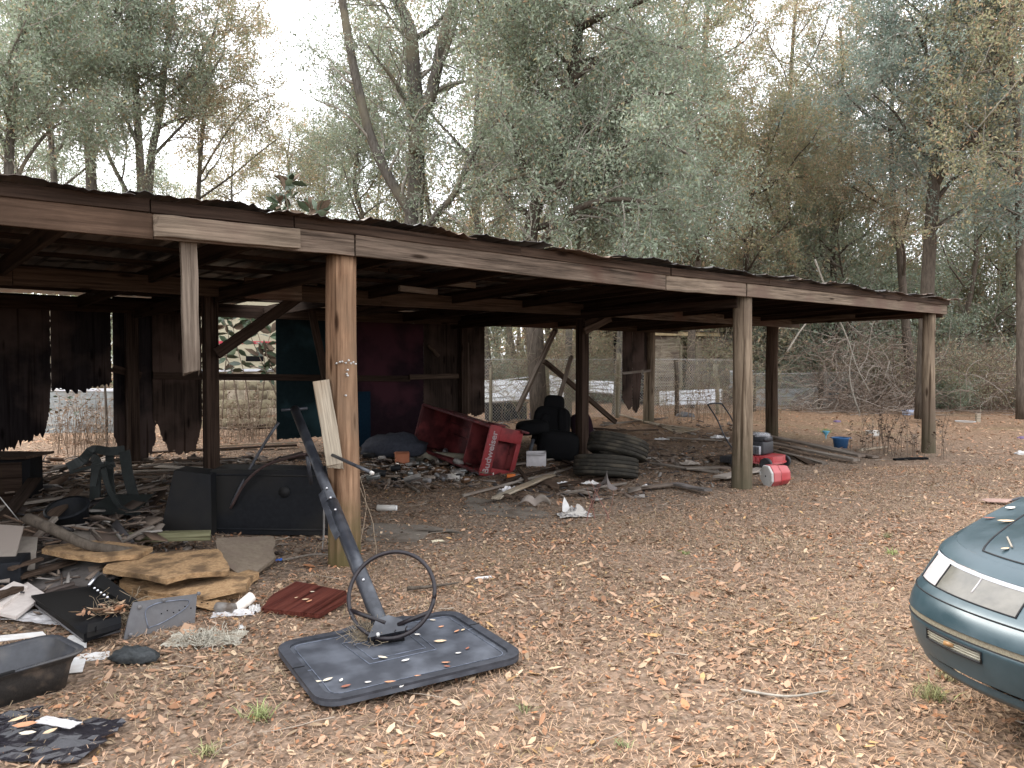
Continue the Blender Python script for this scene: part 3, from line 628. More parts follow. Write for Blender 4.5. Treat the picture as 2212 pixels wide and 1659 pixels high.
# rotten slab wall left standing beside the back corner post
def slabwall():
    for i, (x0, x1) in enumerate(((1345, 1366), (1367, 1391))):
        wall(x0, x1, 714, 880, m_plybrown, t=5.94 + i * .02, rag=.02, botpoly=[(0, 860 + i * 22), (.4, 878 + i * 8), (.7, 886), (1, 876 - i * 20)] if i == 0 else [(0, 885), (.35, 892), (.6, 878), (.8, 800), (1, 795)], label='shredded rotten plank wall beside the back corner post' if i == 0 else None)
    timber(dz_(1346, 806, 5.90), dz_(1412, 800, 5.90), .055, .03, m_board, n=-V, name='girt')
slabwall()
wall(1392, 1412, 714, 800, m_plybrown, t=5.97, rag=.02)
# unseen left end wall, added to keep the inside of the shed dark
for i in range(5):
    t0 = .1 + i * 1.19; A = S(-5.85, t0 + .59, 1.25)
    Rm = Matrix(((V.x, 0, U.x, 0), (V.y, 0, U.y, 0), (0, 1, 0, 0), (0, 0, 0, 1)))
    slab('wall_panel', [(-.59, -1.2), (.59, -1.2), (.59, 1.25), (-.59, 1.25)], .015, m_ply, shed, Matrix.Translation(A) @ Rm)
# ------------------------------------------------------------------ trees
def walk(p, d, L, n, wob, rr, up=0.):
    pts = [Vector(p)]; d = Vector(d).normalized()
    for i in range(n):
        d = (d + Vector((rr.gauss(0, wob), rr.gauss(0, wob), rr.gauss(0, wob) + up))).normalized(); pts.append(pts[-1] + d * (L / n))
    return pts
def side_dir(d, ang, rr):
    d = Vector(d).normalized(); a = Vector((rr.gauss(0, 1), rr.gauss(0, 1), rr.gauss(0, 1))); a = (a - d * a.dot(d)).normalized()
    return d * math.cos(ang) + a * math.sin(ang)
def grow(limbs, rr, tr, br, ends, sub=6, L2=(1.2, 2.6), tw=6, L3=(.5, 1.1), up=.03, start=.35, droop=0.):
    """limbs: list of (points, r0, r1); fills tr/br with tubes and ends with leaf positions"""
    for pts, r0, r1 in limbs:
        n = len(pts)
        for j in range(sub):
            f = start + (1 - start) * (j + rr.random()) / sub; k = min(n - 2, int(f * (n - 1))); p = pts[k].lerp(pts[k+1], rr.random()); d = pts[k+1] - pts[k]
            L = rr.uniform(*L2) * (1.15 - f * .45); q = walk(p, side_dir(d, rr.uniform(.6, 1.1), rr), L, 5, .22, rr, up); rr0 = max(.012, (r0 + (r1 - r0) * f) * .38)
            br.tube(q, np.linspace(rr0, .007, 6), 4, cap=False)
            for m_ in range(tw):
                f2 = .2 + .8 * (m_ + rr.random()) / tw; k2 = min(4, int(f2 * 5)); p2 = q[k2].lerp(q[k2+1], rr.random())
                q2 = walk(p2, side_dir(q[k2+1] - q[k2], rr.uniform(.5, 1.2), rr) - Vector((0, 0, droop)), rr.uniform(*L3), 3, .25, rr, up - droop * .3)
                br.tube(q2, np.linspace(.007, .0025, 4), 3, cap=False)
                ends.append([tuple(x) for x in q2])
def leaf_cloud(ends, n, size, pal, wts, rr, spread=.16, hang=0., wr=(.28, .42), shade=None):
    E = np.array(ends); m = len(E); idx = rng.integers(0, m, n); f = rng.uniform(0, 1, n) * 2.999; k = f.astype(int); fr = (f - k)[:, None]
    P = E[idx, k] * (1 - fr) + E[idx, k + 1] * fr + rng.normal(0, spread, (n, 3)); P[:, 2] -= np.abs(rng.normal(0, hang, n))
    A = rng.normal(0, 1, (n, 3)); A[:, 2] -= .25; A /= np.linalg.norm(A, axis=1)[:, None]; B = np.cross(A, rng.normal(0, 1, (n, 3))); B /= np.linalg.norm(B, axis=1)[:, None] + 1e-9
    L = (size * rng.uniform(.6, 1.3, n))[:, None]; w = L * rng.uniform(wr[0], wr[1], (n, 1)) * .5
    C = np.cross(A, B) * L * rng.uniform(-.12, .12, (n, 1))
    V_ = np.stack([P - A * L / 2, P + B * w + C, P + A * L / 2, P - B * w + C], 1).reshape(-1, 3)
    o = (np.arange(n) * 4)[:, None]; q = o + np.array([[0, 1, 2, 3]])
    tone = rng.normal(1, .10, m)[idx]      # each spray of leaves has its own tone
    pi = rng.choice(len(pal), n, p=wts); c = np.array(pal)[pi] * (tone * rng.uniform(.8, 1.2, n))[:, None]
    return V_, q, np.repeat(c, 4, axis=0)
GREEN = [(.20, .225, .15), (.155, .18, .115), (.27, .285, .21), (.25, .22, .12), (.30, .20, .12)]; GW = [.42, .25, .22, .08, .03]
OLIVE = [(.24, .215, .115), (.19, .19, .105), (.29, .24, .14), (.32, .20, .115), (.16, .18, .115)]; OW = [.33, .22, .2, .13, .12]
RUST = [(.31, .235, .145), (.26, .22, .135), (.23, .23, .14), (.36, .25, .15), (.21, .21, .14)]; RW = [.3, .25, .2, .1, .15]
DARK = [(.125, .155, .12), (.15, .18, .14), (.20, .22, .175), (.18, .175, .12)]; DW = [.4, .3, .2, .1]
for _p in (GREEN, OLIVE, RUST, DARK): _p[:] = [(q[0] * 1.36, q[1] * 1.42, q[2] * 1.52) for q in _p]
PAL = dict(green=(GREEN, GW), olive=(OLIVE, OW), rust=(RUST, RW), dark=(DARK, DW))
def tree_meshes(seed, H, limbs, r0, bark, n, size, pal, kw={}, lean=.04, trunk=None, crown_from=.35, nl=9, reach=3.5, lup=.12, spread=.16, hang=0., wob=.05):
    rr = random.Random(seed); tr = Geo(); br = Geo(); ends = []
    if trunk is None:
        trunk = [(walk((0, 0, -.3), (rr.gauss(0, lean), rr.gauss(0, lean), 1), H, 10, wob, rr, .05), r0, r0 * .18)]
    L_ = list(limbs) if limbs else []
    if nl:
        for pts, a, b in trunk:
            for j in range(nl):
                f = crown_from + (1 - crown_from) * (j + .5 * rr.random()) / nl; k = min(len(pts) - 2, int(f * (len(pts) - 1))); p = pts[k].lerp(pts[k+1], rr.random())
                d = side_dir(pts[k+1] - pts[k], rr.uniform(.7, 1.25), rr); Lr = reach * (1.25 - .8 * f) * rr.uniform(.6, 1.2)
                L_.append((walk(p, d, Lr, 6, .16, rr, lup), max(.03, (a + (b - a) * f) * .45), .015))
    for pts, a, b in trunk: tr.tube(pts, np.linspace(a, b, len(pts)) * (1 + .25 * np.exp(-np.arange(len(pts)) * 1.5) * (a == r0)), 10)
    for pts, a, b in L_: tr.tube(pts, np.linspace(a, b, len(pts)), 7)
    grow(L_ + [(t[0][len(t[0])//3:], t[1] * .6, t[2]) for t in trunk], rr, tr, br, ends, **kw)
    v, q, c = leaf_cloud(ends, n, size, *PAL[pal], rr, spread=spread, hang=hang)
    cr = mesh_np('crown', v, quads=q, mats=[m_leaf], cols=c)
    return tr.mesh('trunk', [bark], True), br.mesh('branches', [m_twig if pal != 'rust' else m_twigbrown]), cr
def plant(name, ms, loc, label, cat='tree', group=None, rz=0., s=1.):
    o = root(name, loc, label, cat, group, rz); o.scale = (s, s, s)
    for nm, me in zip(('trunk', 'branches', 'crown'), ms):
        if me is None: continue
        c = bpy.data.objects.new(nm, me); COL.objects.link(c); c.parent = o
        if nm == 'branches': c['kind'] = 'stuff'
    return o
def skel(d, base, *lines):
    """polylines given as pixels at distance d, relative to the base point"""
    o = []
    for ln in lines:
        rr = random.Random(len(ln[0]) + int(ln[0][0][0])); dd = d + ln[3] if len(ln) > 3 else d; n = len(ln[0])
        pts = [at(x, y, d + (dd - d) * i / max(1, n - 1)) - base for i, (x, y) in enumerate(ln[0])]
        o.append((bez(pts, 4), ln[1], ln[2]))
    return o
# --- the forked tree behind the middle of the shed
d = 19.; b = gp(898, 785 + 1.35 * FPX / 19); b = at(898, 900, d); b.z = float(gh(b.x, b.y))
tr = skel(d, b, ([(900, 905), (897, 700), (893, 501), (899, 394), (899, 250), (893, 143), (886, 64), (858, 0), (835, -110), (820, -260)], .27, .11, 1.))
fk = skel(d, b, ([(893, 510), (886, 460), (863, 422), (827, 358), (798, 286), (780, 215), (759, 118), (741, 10), (728, -60), (690, -200)], .14, .085, -1.),
      ([(900, 330), (906, 268), (934, 197), (952, 107), (970, 36), (990, -30), (1010, -160)], .18, .10, .6), ([(938, 170), (965, 110), (992, 29), (1030, -60)], .07, .04),
      ([(905, 540), (922, 495), (945, 462), (981, 419), (1027, 322), (1052, 283), (1106, 233)], .11, .045, -2.), ([(981, 419), (1042, 397), (1095, 390), (1150, 370)], .05, .03, -3.),
      ([(893, 90), (870, 75), (845, 40), (820, 0)], .035, .015), ([(800, 290), (775, 230), (745, 190), (700, 140)], .03, .012, 1), ([(893, 300), (860, 250), (840, 170)], .03, .012, 1.5))
ms = tree_meshes(3, 0, fk, .27, m_bark, 20000, .092, 'green', dict(sub=9, L2=(1.0, 2.4), tw=6, L3=(.4, 1.), start=.12, droop=.06), trunk=tr, nl=7, reach=2.2, crown_from=.42, spread=.09)
plant('forked_tree', ms, b, 'tall grey-barked forked tree behind the shed roof, just right of the sky gap')
# --- left group
def lefttree(d, px, lines, n, seed, label, pal='green', kw=None, **k):
    n = int(n * (1.0 if px < 460 else .92))
    bk = m_barkdark if px > 1400 else m_bark
    b = at(px, 900, d); b.z = float(gh(b.x, b.y)); t = skel(d, b, lines[0]); l = skel(d, b, *lines[1:]) if len(lines) > 1 else []
    kw = kw or dict(sub=8, L2=(1.2, 2.8), tw=6, L3=(.5, 1.2), start=.12)
    plant('tall_tree', tree_meshes(seed, 0, l, lines[0][1], bk, n, .10, pal, kw, trunk=t, spread=.10, **k), b, label)
lefttree(21., 195, [([(196, 905), (199, 640), (198, 420), (192, 300), (192, 228), (211, 114), (226, 0), (232, -120), (225, -260)], .17, .06, .5), ([(204, 330), (215, 300), (254, 238), (293, 195), (358, 146), (395, 70)], .07, .025, 1), ([(205, 160), (260, 150), (330, 140), (385, 60)], .05, .02, .5), ([(193, 300), (170, 250), (120, 190), (70, 120)], .05, .02, -1)], 26000, 21, 'slim grey tree over the left part of the roof, left of a twin-stemmed one', nl=6, reach=2.6, crown_from=.5)
lefttree(22., 306, [([(306, 905), (307, 640), (306, 433), (299, 293), (290, 150), (283, 65), (270, -20), (262, -150)], .15, .05, .5), ([(296, 309), (260, 228), (221, 146), (190, 60)], .06, .02, 1), ([(300, 250), (345, 215), (395, 175), (430, 110)], .04, .02, .5)], 22000, 22, 'grey tree stem standing close left of a paler stem above the roof', nl=6, reach=2.2, crown_from=.5)
lefttree(22.6, 322, [([(322, 905), (320, 600), (320, 433), (329, 325), (345, 250), (355, 150), (366, 60), (380, -60), (392, -180)], .15, .045, .5), ([(327, 340), (365, 300), (410, 250), (450, 170), (480, 120)], .05, .02, 0), ([(350, 220), (400, 180), (450, 100), (470, 40)], .04, .02, 0)], 26000, 23, 'paler tree stem close beside the grey one, its rusty crown edging the sky gap', 'rust', nl=7, reach=2.6, crown_from=.4)
lefttree(24., 300, [([(330, 905), (300, 520), (280, 430), (241, 351), (221, 293), (200, 200), (190, 60)], .09, .03, 0)], 12000, 24, 'leaning slim stem between the two left tree groups', nl=5, reach=2.)
lefttree(26., 430, [([(430, 905), (425, 600), (428, 430), (436, 300), (447, 200), (455, 120), (470, 40)], .10, .03, 0), ([(432, 380), (480, 300), (525, 240), (560, 215)], .04, .015, 0), ([(430, 430), (500, 380), (560, 330), (600, 300)], .04, .015, 0)], 26000, 25, 'bushy olive tree at the left rim of the open sky', 'olive', nl=9, reach=2.4, crown_from=.35)
lefttree(17., 20, [([(20, 905), (25, 600), (18, 400), (30, 200), (50, 40), (60, -150)], .14, .05, 0), ([(20, 420), (60, 340), (110, 280), (150, 260)], .05, .02, 0), ([(22, 330), (-20, 260), (-60, 200)], .05, .02, 0)], 36000, 26, 'leafy green tree at the left edge of the picture', 'green', kw=dict(sub=9, L2=(.9, 2.), tw=7, L3=(.4, .9), start=.1), nl=10, reach=2.4, crown_from=.4)
lefttree(20., 110, [([(110, 905), (112, 600), (118, 430), (110, 300), (95, 200), (100, 60), (120, -80)], .11, .04, 0)], 30000, 27, 'green tree between the left edge and the first slim grey stem', 'green', nl=11, reach=2.8, crown_from=.35)
# --- trees filling the gap behind and right of the forked tree
lefttree(27., 790, [([(790, 905), (790, 600), (785, 480), (765, 400), (775, 300), (770, 180)], .12, .03, 0)], 30000, 31, 'slender bushy tree behind the left limb of the forked tree', 'green', nl=12, reach=2.6, crown_from=.35)
lefttree(33., 620, [([(620, 905), (622, 640), (618, 500), (622, 400), (628, 330)], .10, .03, 0)], 20000, 32, 'low pale green tree under the sky gap', 'olive', nl=11, reach=3., crown_from=.45)
lefttree(36., 690, [([(690, 905), (692, 640), (700, 500), (700, 420), (706, 330)], .10, .03, 0)], 20000, 33, 'low hazy tree right of the sky gap, behind the magnolia tip', 'green', nl=11, reach=3., crown_from=.45)
lefttree(38., 500, [([(500, 905), (500, 640), (505, 500), (500, 400), (510, 280)], .12, .03, 0)], 20000, 34, 'far low tree filling the skyline left of the magnolia tip', 'olive', nl=11, reach=3.4, crown_from=.4)
# --- big evergreen oak with weeping grey-green sprays
d = 17.5; b = at(1165, 900, d); b.z = float(gh(b.x, b.y))
tr = skel(d, b, ([(1165, 905), (1150, 640), (1143, 540), (1160, 440), (1210, 330), (1235, 200), (1250, 60), (1255, -60), (1262, -200)], .21, .09, 1.))
lb = skel(d, b, ([(1250, 60), (1280, 45), (1310, 29), (1382, 4), (1440, -30)], .10, .04, -2), ([(1150, 560), (1190, 500), (1250, 450), (1330, 430), (1420, 440)], .12, .03, -2.5), ([(1165, 430), (1230, 390), (1310, 330), (1400, 300), (1480, 330)], .1, .03, -3),
      ([(1210, 330), (1280, 270), (1370, 210), (1460, 200)], .08, .03, -2), ([(1170, 420), (1130, 350), (1110, 280), (1080, 240)], .06, .02, -1), ([(1235, 200), (1190, 150), (1140, 110), (1110, 60)], .06, .02, 0), ([(1240, 170), (1320, 110), (1400, 90), (1500, 110)], .07, .02, 0), ([(1250, 60), (1220, 0), (1180, -60)], .06, .02, 0))
ms = tree_meshes(5, 0, lb, .22, m_barkdark, 125000, .09, 'green', dict(sub=13, L2=(1.0, 2.5), tw=8, L3=(.5, 1.1), start=.05, droop=.45, up=0.), trunk=tr, nl=15, reach=4.2, crown_from=.28, spread=.11, hang=.06, lup=0.)
plant('evergreen_oak', ms, b, 'broad evergreen oak with dense grey-green weeping sprays right of the forked tree')
# second stem group behind oak
for i, (px, pts, lab) in enumerate([(1225, [(1225, 905), (1232, 640), (1245, 540), (1262, 470), (1270, 300)], 'slim stem with bare weeping twigs under the big oak'), (1330, [(1330, 905), (1345, 640), (1352, 560), (1370, 460), (1380, 300)], 'dark stem right of the bare weeping twigs, below the oak crown')]):
    lefttree(19.5 + i, px, [(pts, .10, .04, 0)], 26000, 41 + i, lab, 'green', nl=9, reach=3.0, crown_from=.45)
# --- dark tree at right
d = 20.; b = at(1995, 900, d); b.z = float(gh(b.x, b.y))
tr = skel(d, b, ([(1992, 905), (2000, 700), (2006, 572), (2016, 419), (2026, 300), (2032, 244), (2051, 70), (2066, -40), (2080, -200)], .19, .08, 0.))
lb = skel(d, b, ([(2020, 400), (2050, 345), (2075, 314), (2138, 262), (2173, 216), (2230, 150)], .12, .05, -2), ([(2030, 260), (2010, 150), (1985, 70), (1960, 20)], .06, .02), ([(2012, 500), (2050, 470), (2110, 440), (2180, 420)], .05, .02, -1), ([(2020, 360), (1970, 300), (1930, 240), (1880, 200)], .05, .02, 0), ([(2040, 150), (2100, 90), (2150, 20)], .05, .02, 0), ([(2050, 100), (1990, 30), (1920, -30)], .05, .02, 0))
plant('dark_tree', tree_meshes(6, 0, lb, .2, m_barkdark, 55000, .10, 'dark', dict(sub=11, L2=(1.1, 2.7), tw=7, L3=(.5, 1.1), start=.08, droop=.08), trunk=tr, nl=13, reach=3.4, crown_from=.28, spread=.10), b, 'dark green tree with a black trunk and a thick limb rising right')
lefttree(25., 1960, [([(1975, 905), (1962, 760), (1950, 620), (1940, 500), (1929, 419), (1925, 300), (1930, 150)], .16, .05, 0)], 30000, 51, 'brown straight trunk just left of the dark green tree', 'rust', nl=10, reach=3.2, crown_from=.35)
lefttree(19., 2200, [([(2208, 905), (2205, 640), (2202, 420), (2196, 250), (2180, 100), (2190, -60)], .12, .05, 0)], 32000, 52, 'reddish trunk cut by the right edge of the picture', 'olive', nl=10, reach=2.6, crown_from=.35)
lefttree(27., 1600, [([(1600, 905), (1605, 700), (1612, 560), (1625, 420), (1660, 350), (1700, 330)], .13, .05, 0), ([(1625, 420), (1580, 370), (1520, 365)], .08, .03, 0), ([(1640, 400), (1700, 385), (1760, 380)], .07, .03, 0)], 42000, 53, 'rusty brown oak with crooked limbs behind the second grey post', 'olive', nl=12, reach=4.2, crown_from=.3)
lefttree(29., 1800, [([(1800, 905), (1803, 700), (1800, 520), (1812, 350), (1820, 200), (1815, 60)], .14, .05, 0)], 40000, 54, 'olive brown tree left of the brown straight trunk', 'olive', nl=13, reach=4.2, crown_from=.3)
lefttree(24., 1500, [([(1490, 905), (1495, 700), (1510, 520), (1500, 350), (1520, 200), (1530, 0)], .13, .05, 0)], 40000, 55, 'olive tree rising between the big oak and the rusty oak', 'olive', nl=13, reach=3.6, crown_from=.3)
lefttree(30., 1700, [([(1720, 905), (1712, 700), (1705, 520), (1700, 350), (1712, 100), (1730, -100)], .15, .05, 0)], 40000, 56, 'tall rusty crowned tree in the middle of the right woods', 'rust', nl=14, reach=4., crown_from=.4)
# --- woods behind: eight tree forms, repeated
forms = []
for i, (H, pal, n) in enumerate([(15, 'olive', 22000), (13, 'green', 22000), (16, 'rust', 20000), (12, 'dark', 20000), (17, 'olive', 20000)]):
    forms.append(tree_meshes(80 + i, H, None, .15, m_barkdark if i % 2 else m_bark, int(n * .85), .14, pal, dict(sub=8, L2=(1.2, 3.0), tw=5, L3=(.6, 1.4), start=.15), nl=13, reach=4.2, crown_from=.22, spread=.15))
names = ['olive', 'grey-green', 'rusty brown', 'dark green', 'tall olive']
wr_ = random.Random(5); k = 0
for px, d in [(-60, 34), (60, 40), (170, 46), (390, 46), (560, 52), (680, 50), (760, 44), (840, 40), (930, 30), (1010, 34), (1060, 27), (1120, 31), (1190, 36), (1260, 28), (1310, 34), (1390, 30), (1440, 36), (1530, 33), (1600, 41), (1650, 38), (1720, 42), (1790, 37), (1860, 34), (1935, 38), (2060, 29), (2085, 40), (2120, 31), (2150, 38), (2190, 32), (2250, 28), (2330, 30), (2400, 34), (2480, 29), (2560, 36), (2650, 31), (2760, 34), (2880, 30), (1480, 46), (1820, 50), (1150, 48), (0, 44), (-120, 36)]:
    f = wr_.choice([1, 1, 0, 2]) if px < 900 else wr_.choice([0, 2, 0, 1, 4, 1])
    sc = wr_.uniform(.85, 1.1)
    if 440 < px < 780: f = 1; sc = .52 if px < 720 else .7
    p = at(px, 900, d); p.z = float(gh(p.x, p.y))
    plant('forest_tree', forms[f], p, names[f] + (' crowned tree in the low skyline left of the forked tree' if px < 900 else ' crowned tree in the woods behind the shed and yard'), 'tree', names[f] + ' trees of the woods', rz=wr_.uniform(0, 6.3), s=sc); k += 1
# --- understory: low leafy trees that close the view between the trunks
under = [tree_meshes(120 + i, 5.2, None, .055, m_barkdark, 6500, .14, p_, dict(sub=7, L2=(.8, 1.9), tw=4, L3=(.5, 1.1), start=.05), nl=12, reach=2.0, crown_from=.06, spread=.16) for i, p_ in enumerate(['olive', 'green', 'rust', 'olive'])]
un = ['olive leafed', 'grey-green', 'rusty leafed', 'slender olive']
for i in range(64):
    px = wr_.uniform(880, 2330) if i < 54 else wr_.uniform(-60, 700); d = wr_.uniform(27, 44); p = at(px, 900, d); p.z = float(gh(p.x, p.y)); f = wr_.randrange(4)
    plant('understory_tree', under[f], p, un[f] + ' low tree between the trunks of the woods', 'tree', un[f] + ' low trees', rz=wr_.uniform(0, 6.3), s=wr_.uniform(.8, 1.35) if px > 800 else .8)
# --- far woods as one mass
def far_woods():
    n = 60000; a = rng.uniform(-.95, .95, n); dd = rng.uniform(52, 80, n); x = np.sin(a) * dd * 1.25; y = np.cos(a) * dd
    top = 9 + 4 * np.sin(a * 9) + 2.5 * np.sin(a * 23 + 1); top = np.where((a > -.34) & (a < -.16), 4.5, top); z = rng.uniform(0, 1, n) ** .8 * top
    E = np.stack([x, y, z], -1)[:, None, :] + np.zeros((1, 4, 1)); v, q, c = leaf_cloud(E, n, .55, *PAL['olive'], None, spread=.6, wr=(.4, .7))
    g = Geo(); g.add(v, q, col=c)
    for i in range(260):
        a = random.uniform(-.9, .9); dd = random.uniform(42, 75); x = math.sin(a) * dd * 1.2; y = math.cos(a) * dd; h = random.uniform(7, 13)
        if -.36 < a < -.14: h = 3.5
        g.tube(walk((x, y, 0), (random.gauss(0, .04), random.gauss(0, .04), 1), h, 4, .04, random), np.linspace(random.uniform(.08, .2), .05, 5), 5, col=random.choice([(.10, .08, .065), (.16, .14, .12), (.13, .10, .08)]), cap=False)
    props(obj('far_woods', g.mesh('far_woods', [m_leaf])), 'distant olive woods behind the nearer trees', kind='stuff')
far_woods()
# --- undergrowth
def bush_meshes(seed, h, r, pal, n, size=.09, stems=26, bark=None):
    rr = random.Random(seed); tr = Geo(); ends = []
    for i in range(stems):
        a = rr.uniform(0, 6.3); q = rr.uniform(0, .25) * r; d = Vector((math.cos(a) * rr.uniform(.2, .9) * r / h, math.sin(a) * rr.uniform(.2, .9) * r / h, 1)); pts = walk((math.cos(a) * q, math.sin(a) * q, -.05), d, h * rr.uniform(.6, 1.15), 6, .16, rr, -.03)
        tr.tube(pts, np.linspace(.014, .004, 7), 4, cap=False)
        for j in range(6):
            k = rr.randint(1, 5); q2 = walk(pts[k], side_dir(pts[k+1] - pts[k], rr.uniform(.5, 1.2), rr), rr.uniform(.25, .7), 3, .3, rr, 0); tr.tube(q2, np.linspace(.005, .002, 4), 3, cap=False); ends.append([tuple(x) for x in q2])
    cr = None
    if n: v, q, c = leaf_cloud(ends, n, size, *PAL[pal], rr, spread=.12); cr = mesh_np('foliage', v, quads=q, mats=[m_leaf], cols=c)
    return tr.mesh('stems', [bark or m_twigbrown]), cr
def shrub(ms, p, label, group=None, rz=0, s=1., name='shrub', cat='shrub'):
    o = root(name, p, label, cat, group, rz); o.scale = (s, s, s)
    for nm, me in zip(('stems', 'foliage'), ms):
        if me: c = bpy.data.objects.new(nm, me); COL.objects.link(c); c.parent = o; c['kind'] = 'stuff'
bf = [bush_meshes(1, 2.2, 1.5, 'olive', 6500), bush_meshes(2, 1.7, 1.4, 'green', 6000), bush_meshes(3, 2.6, 1.6, 'rust', 3000, stems=44), bush_meshes(4, 1.3, 1.2, 'dark', 5000)]
bn = ['olive leafed', 'grey-green leafed', 'rusty twiggy', 'low dark green']
for i in range(58):
    px = wr_.uniform(1780, 2300); d = wr_.uniform(23.5, 33)
    if px < 1950: d += 2.
    p = at(px, 860, d); p.z = float(gh(p.x, p.y)); kf = wr_.choice([0, 0, 1, 2, 2, 3]); shrub(bf[kf], p, bn[kf] + ' shrub in the undergrowth at the right edge of the woods', bn[kf] + ' shrubs at the right', wr_.uniform(0, 6.3), wr_.uniform(.65, 1.1))
for i in range(40):
    px = wr_.uniform(900, 1800); d = wr_.uniform(27, 40); p = at(px, 860, d); p.z = float(gh(p.x, p.y)); kf = wr_.choice([0, 1, 2, 2]); shrub(bf[kf], p, bn[kf] + ' bush in the woods behind the fence and shack', bn[kf] + ' bushes behind the fence', wr_.uniform(0, 6.3), wr_.uniform(.8, 1.3))
for i in range(18):
    px = wr_.uniform(-50, 700); d = wr_.uniform(25, 36); p = at(px, 860, d); p.z = float(gh(p.x, p.y)); shrub(bf[wr_.choice([0, 1, 2])], p, 'bush far behind the left part of the shed', 'bushes far behind the left of the shed', wr_.uniform(0, 6.3), wr_.uniform(.8, 1.3))
# bare brown vine tangle to the right of the shed's back corner
def tangle(name, boxes, label, cols, rad=(.004, .013), kind=None, L=(1.2, 3.2)):
    g = Geo()
    for (px0, px1, d0, d1, zlo, zhi, n) in boxes:
        for i in range(n):
            px = random.uniform(px0, px1); d = random.uniform(d0, d1); p = at(px, 800, d); z0 = float(gh(p.x, p.y)); p.z = z0 + random.uniform(zlo, zhi)
            q = walk(p, (random.gauss(0, 1), random.gauss(0, .6), random.gauss(0, .45)), random.uniform(*L), 8, .33, random, -.06)
            for w in q: w.z = max(w.z, z0 + .03)
            r = random.uniform(*rad); g.tube(bez(q, 2), np.linspace(r, r * .4, 17), 4, col=random.choice(cols), cap=False)
    return props(obj(name, g.mesh(name, [m_litter])), label, kind='stuff')
tangle('vine_tangle', [(1765, 1960, 22.5, 26, 0, 2.3, 420), (1700, 1990, 22., 24, 0, .4, 200), (1960, 2260, 23, 27, 0, 1.8, 380)], 'tangle of bare brown vines at the edge of the woods', [(.20, .15, .115), (.27, .21, .165), (.15, .11, .085), (.36, .31, .26)])
tangle('fence_vines', [(1045, 1240, 17.4, 18.8, .5, 2.1, 420), (1250, 1345, 18.5, 19.6, .6, 2.1, 240), (1425, 1700, 19.8, 21.5, .3, 2.0, 420)], 'dry brown vines growing over the wire fence', [(.27, .21, .15), (.34, .28, .20), (.20, .15, .10), (.26, .26, .15)], rad=(.002, .006), L=(.6, 1.8))
# pale arching bare branches in front of the tangle
for i, (pts, lab) in enumerate([([(1760, 560), (1790, 640), (1830, 730), (1850, 790), (1880, 850)], 'long pale dead branch arching down through the brown vines'), ([(1700, 760), (1740, 700), (1800, 640), (1830, 600)], 'pale bare branch rising to the right out of the vines'), ([(1860, 900), (1842, 850), (1835, 800), (1846, 740)], 'crooked pale bare stem standing before the vines')]):
    tube('dead_branch', bez([at(x, y, 22.) for x, y in pts], 5), np.linspace(.028, .010, len(pts) * 5 - 4), m_twig, None, 6); props(bpy.context.scene.objects[-1] if False else list(COL.objects)[-1], lab, 'branch')
# dead weeds with curled leaves
def weed(p, h, n, label, group=None, col=((.16, .11, .075), (.24, .17, .12), (.30, .23, .16)), lean=.1, leaf=.05, dens=9):
    g = Geo()
    for i in range(n):
        q = walk((random.gauss(0, .05 * n ** .5), random.gauss(0, .05 * n ** .5), 0), (random.gauss(0, lean), random.gauss(0, lean), 1), h * random.uniform(.6, 1.1), 7, .09, random, 0)
        c = random.choice(col); g.tube(q, np.linspace(.005, .002, 8), 4, col=c, cap=False)
        k = dens; P = np.array([tuple(q[random.randint(2, 7)] + Vector((random.gauss(0, .02), random.gauss(0, .02), random.gauss(0, .03)))) for _ in range(k)])
        if k: v, qq, t, _ = leaves_mesh(P, np.full(k, leaf), np.array([c] * k), tilt=1.4, detail=True); g.add(v, qq, t, col=np.array(c) * .9)
    return props(obj('dead_weed', g.mesh('dead_weed', [m_litter]), None, Matrix.Translation(p)), label, 'weed', group)
for px, py, h, n, lab in [(1918, 985, .95, 4, 'brown dead weed closest to the left of the corner post'), (1935, 985, .98, 4, 'dark dead weed cluster standing tight against the far corner post'), (1975, 990, .62, 3, 'short withered weed left of the corner post'), (2048, 990, .95, 1, 'thin reddish seedling right of the corner post'), (1858, 985, .55, 2, 'small dead weed standing by the ends of the long boards'), (1905, 975, .8, 3, 'dead weed behind the tips of the long boards')]:
    weed(gp(px if px != 1935 else 1940, py), h, n + 2, lab, dens=20, leaf=.06, col=((.10, .07, .05), (.16, .11, .08), (.20, .15, .11)))
for i in range(46):
    px = wr_.uniform(1425, 1700) if i < 40 else wr_.uniform(1850, 1990); d = wr_.uniform(17.5, 20.5) if i < 40 else wr_.uniform(13.5, 17); p = at(px, 850, d); p.z = float(gh(p.x, p.y))
    if 1655 < px < 1710: continue
    weed(p, wr_.uniform(.7, 1.35), 2, 'thin dead brown weed standing in the weedy strip behind the shed', 'dead weeds behind the shed', dens=12)
for i in range(96):
    px = wr_.uniform(440, 600) if i < 50 else wr_.uniform(115, 240); d = wr_.uniform(13.2, 16) if i < 50 else wr_.uniform(11.2, 13.6); p = at(px, 850, d); p.z = float(gh(p.x, p.y))
    weed(p, wr_.uniform(.6, 1.2), 2, 'dead brown weed growing behind the back wall openings', 'dead weeds behind the back wall', dens=12)
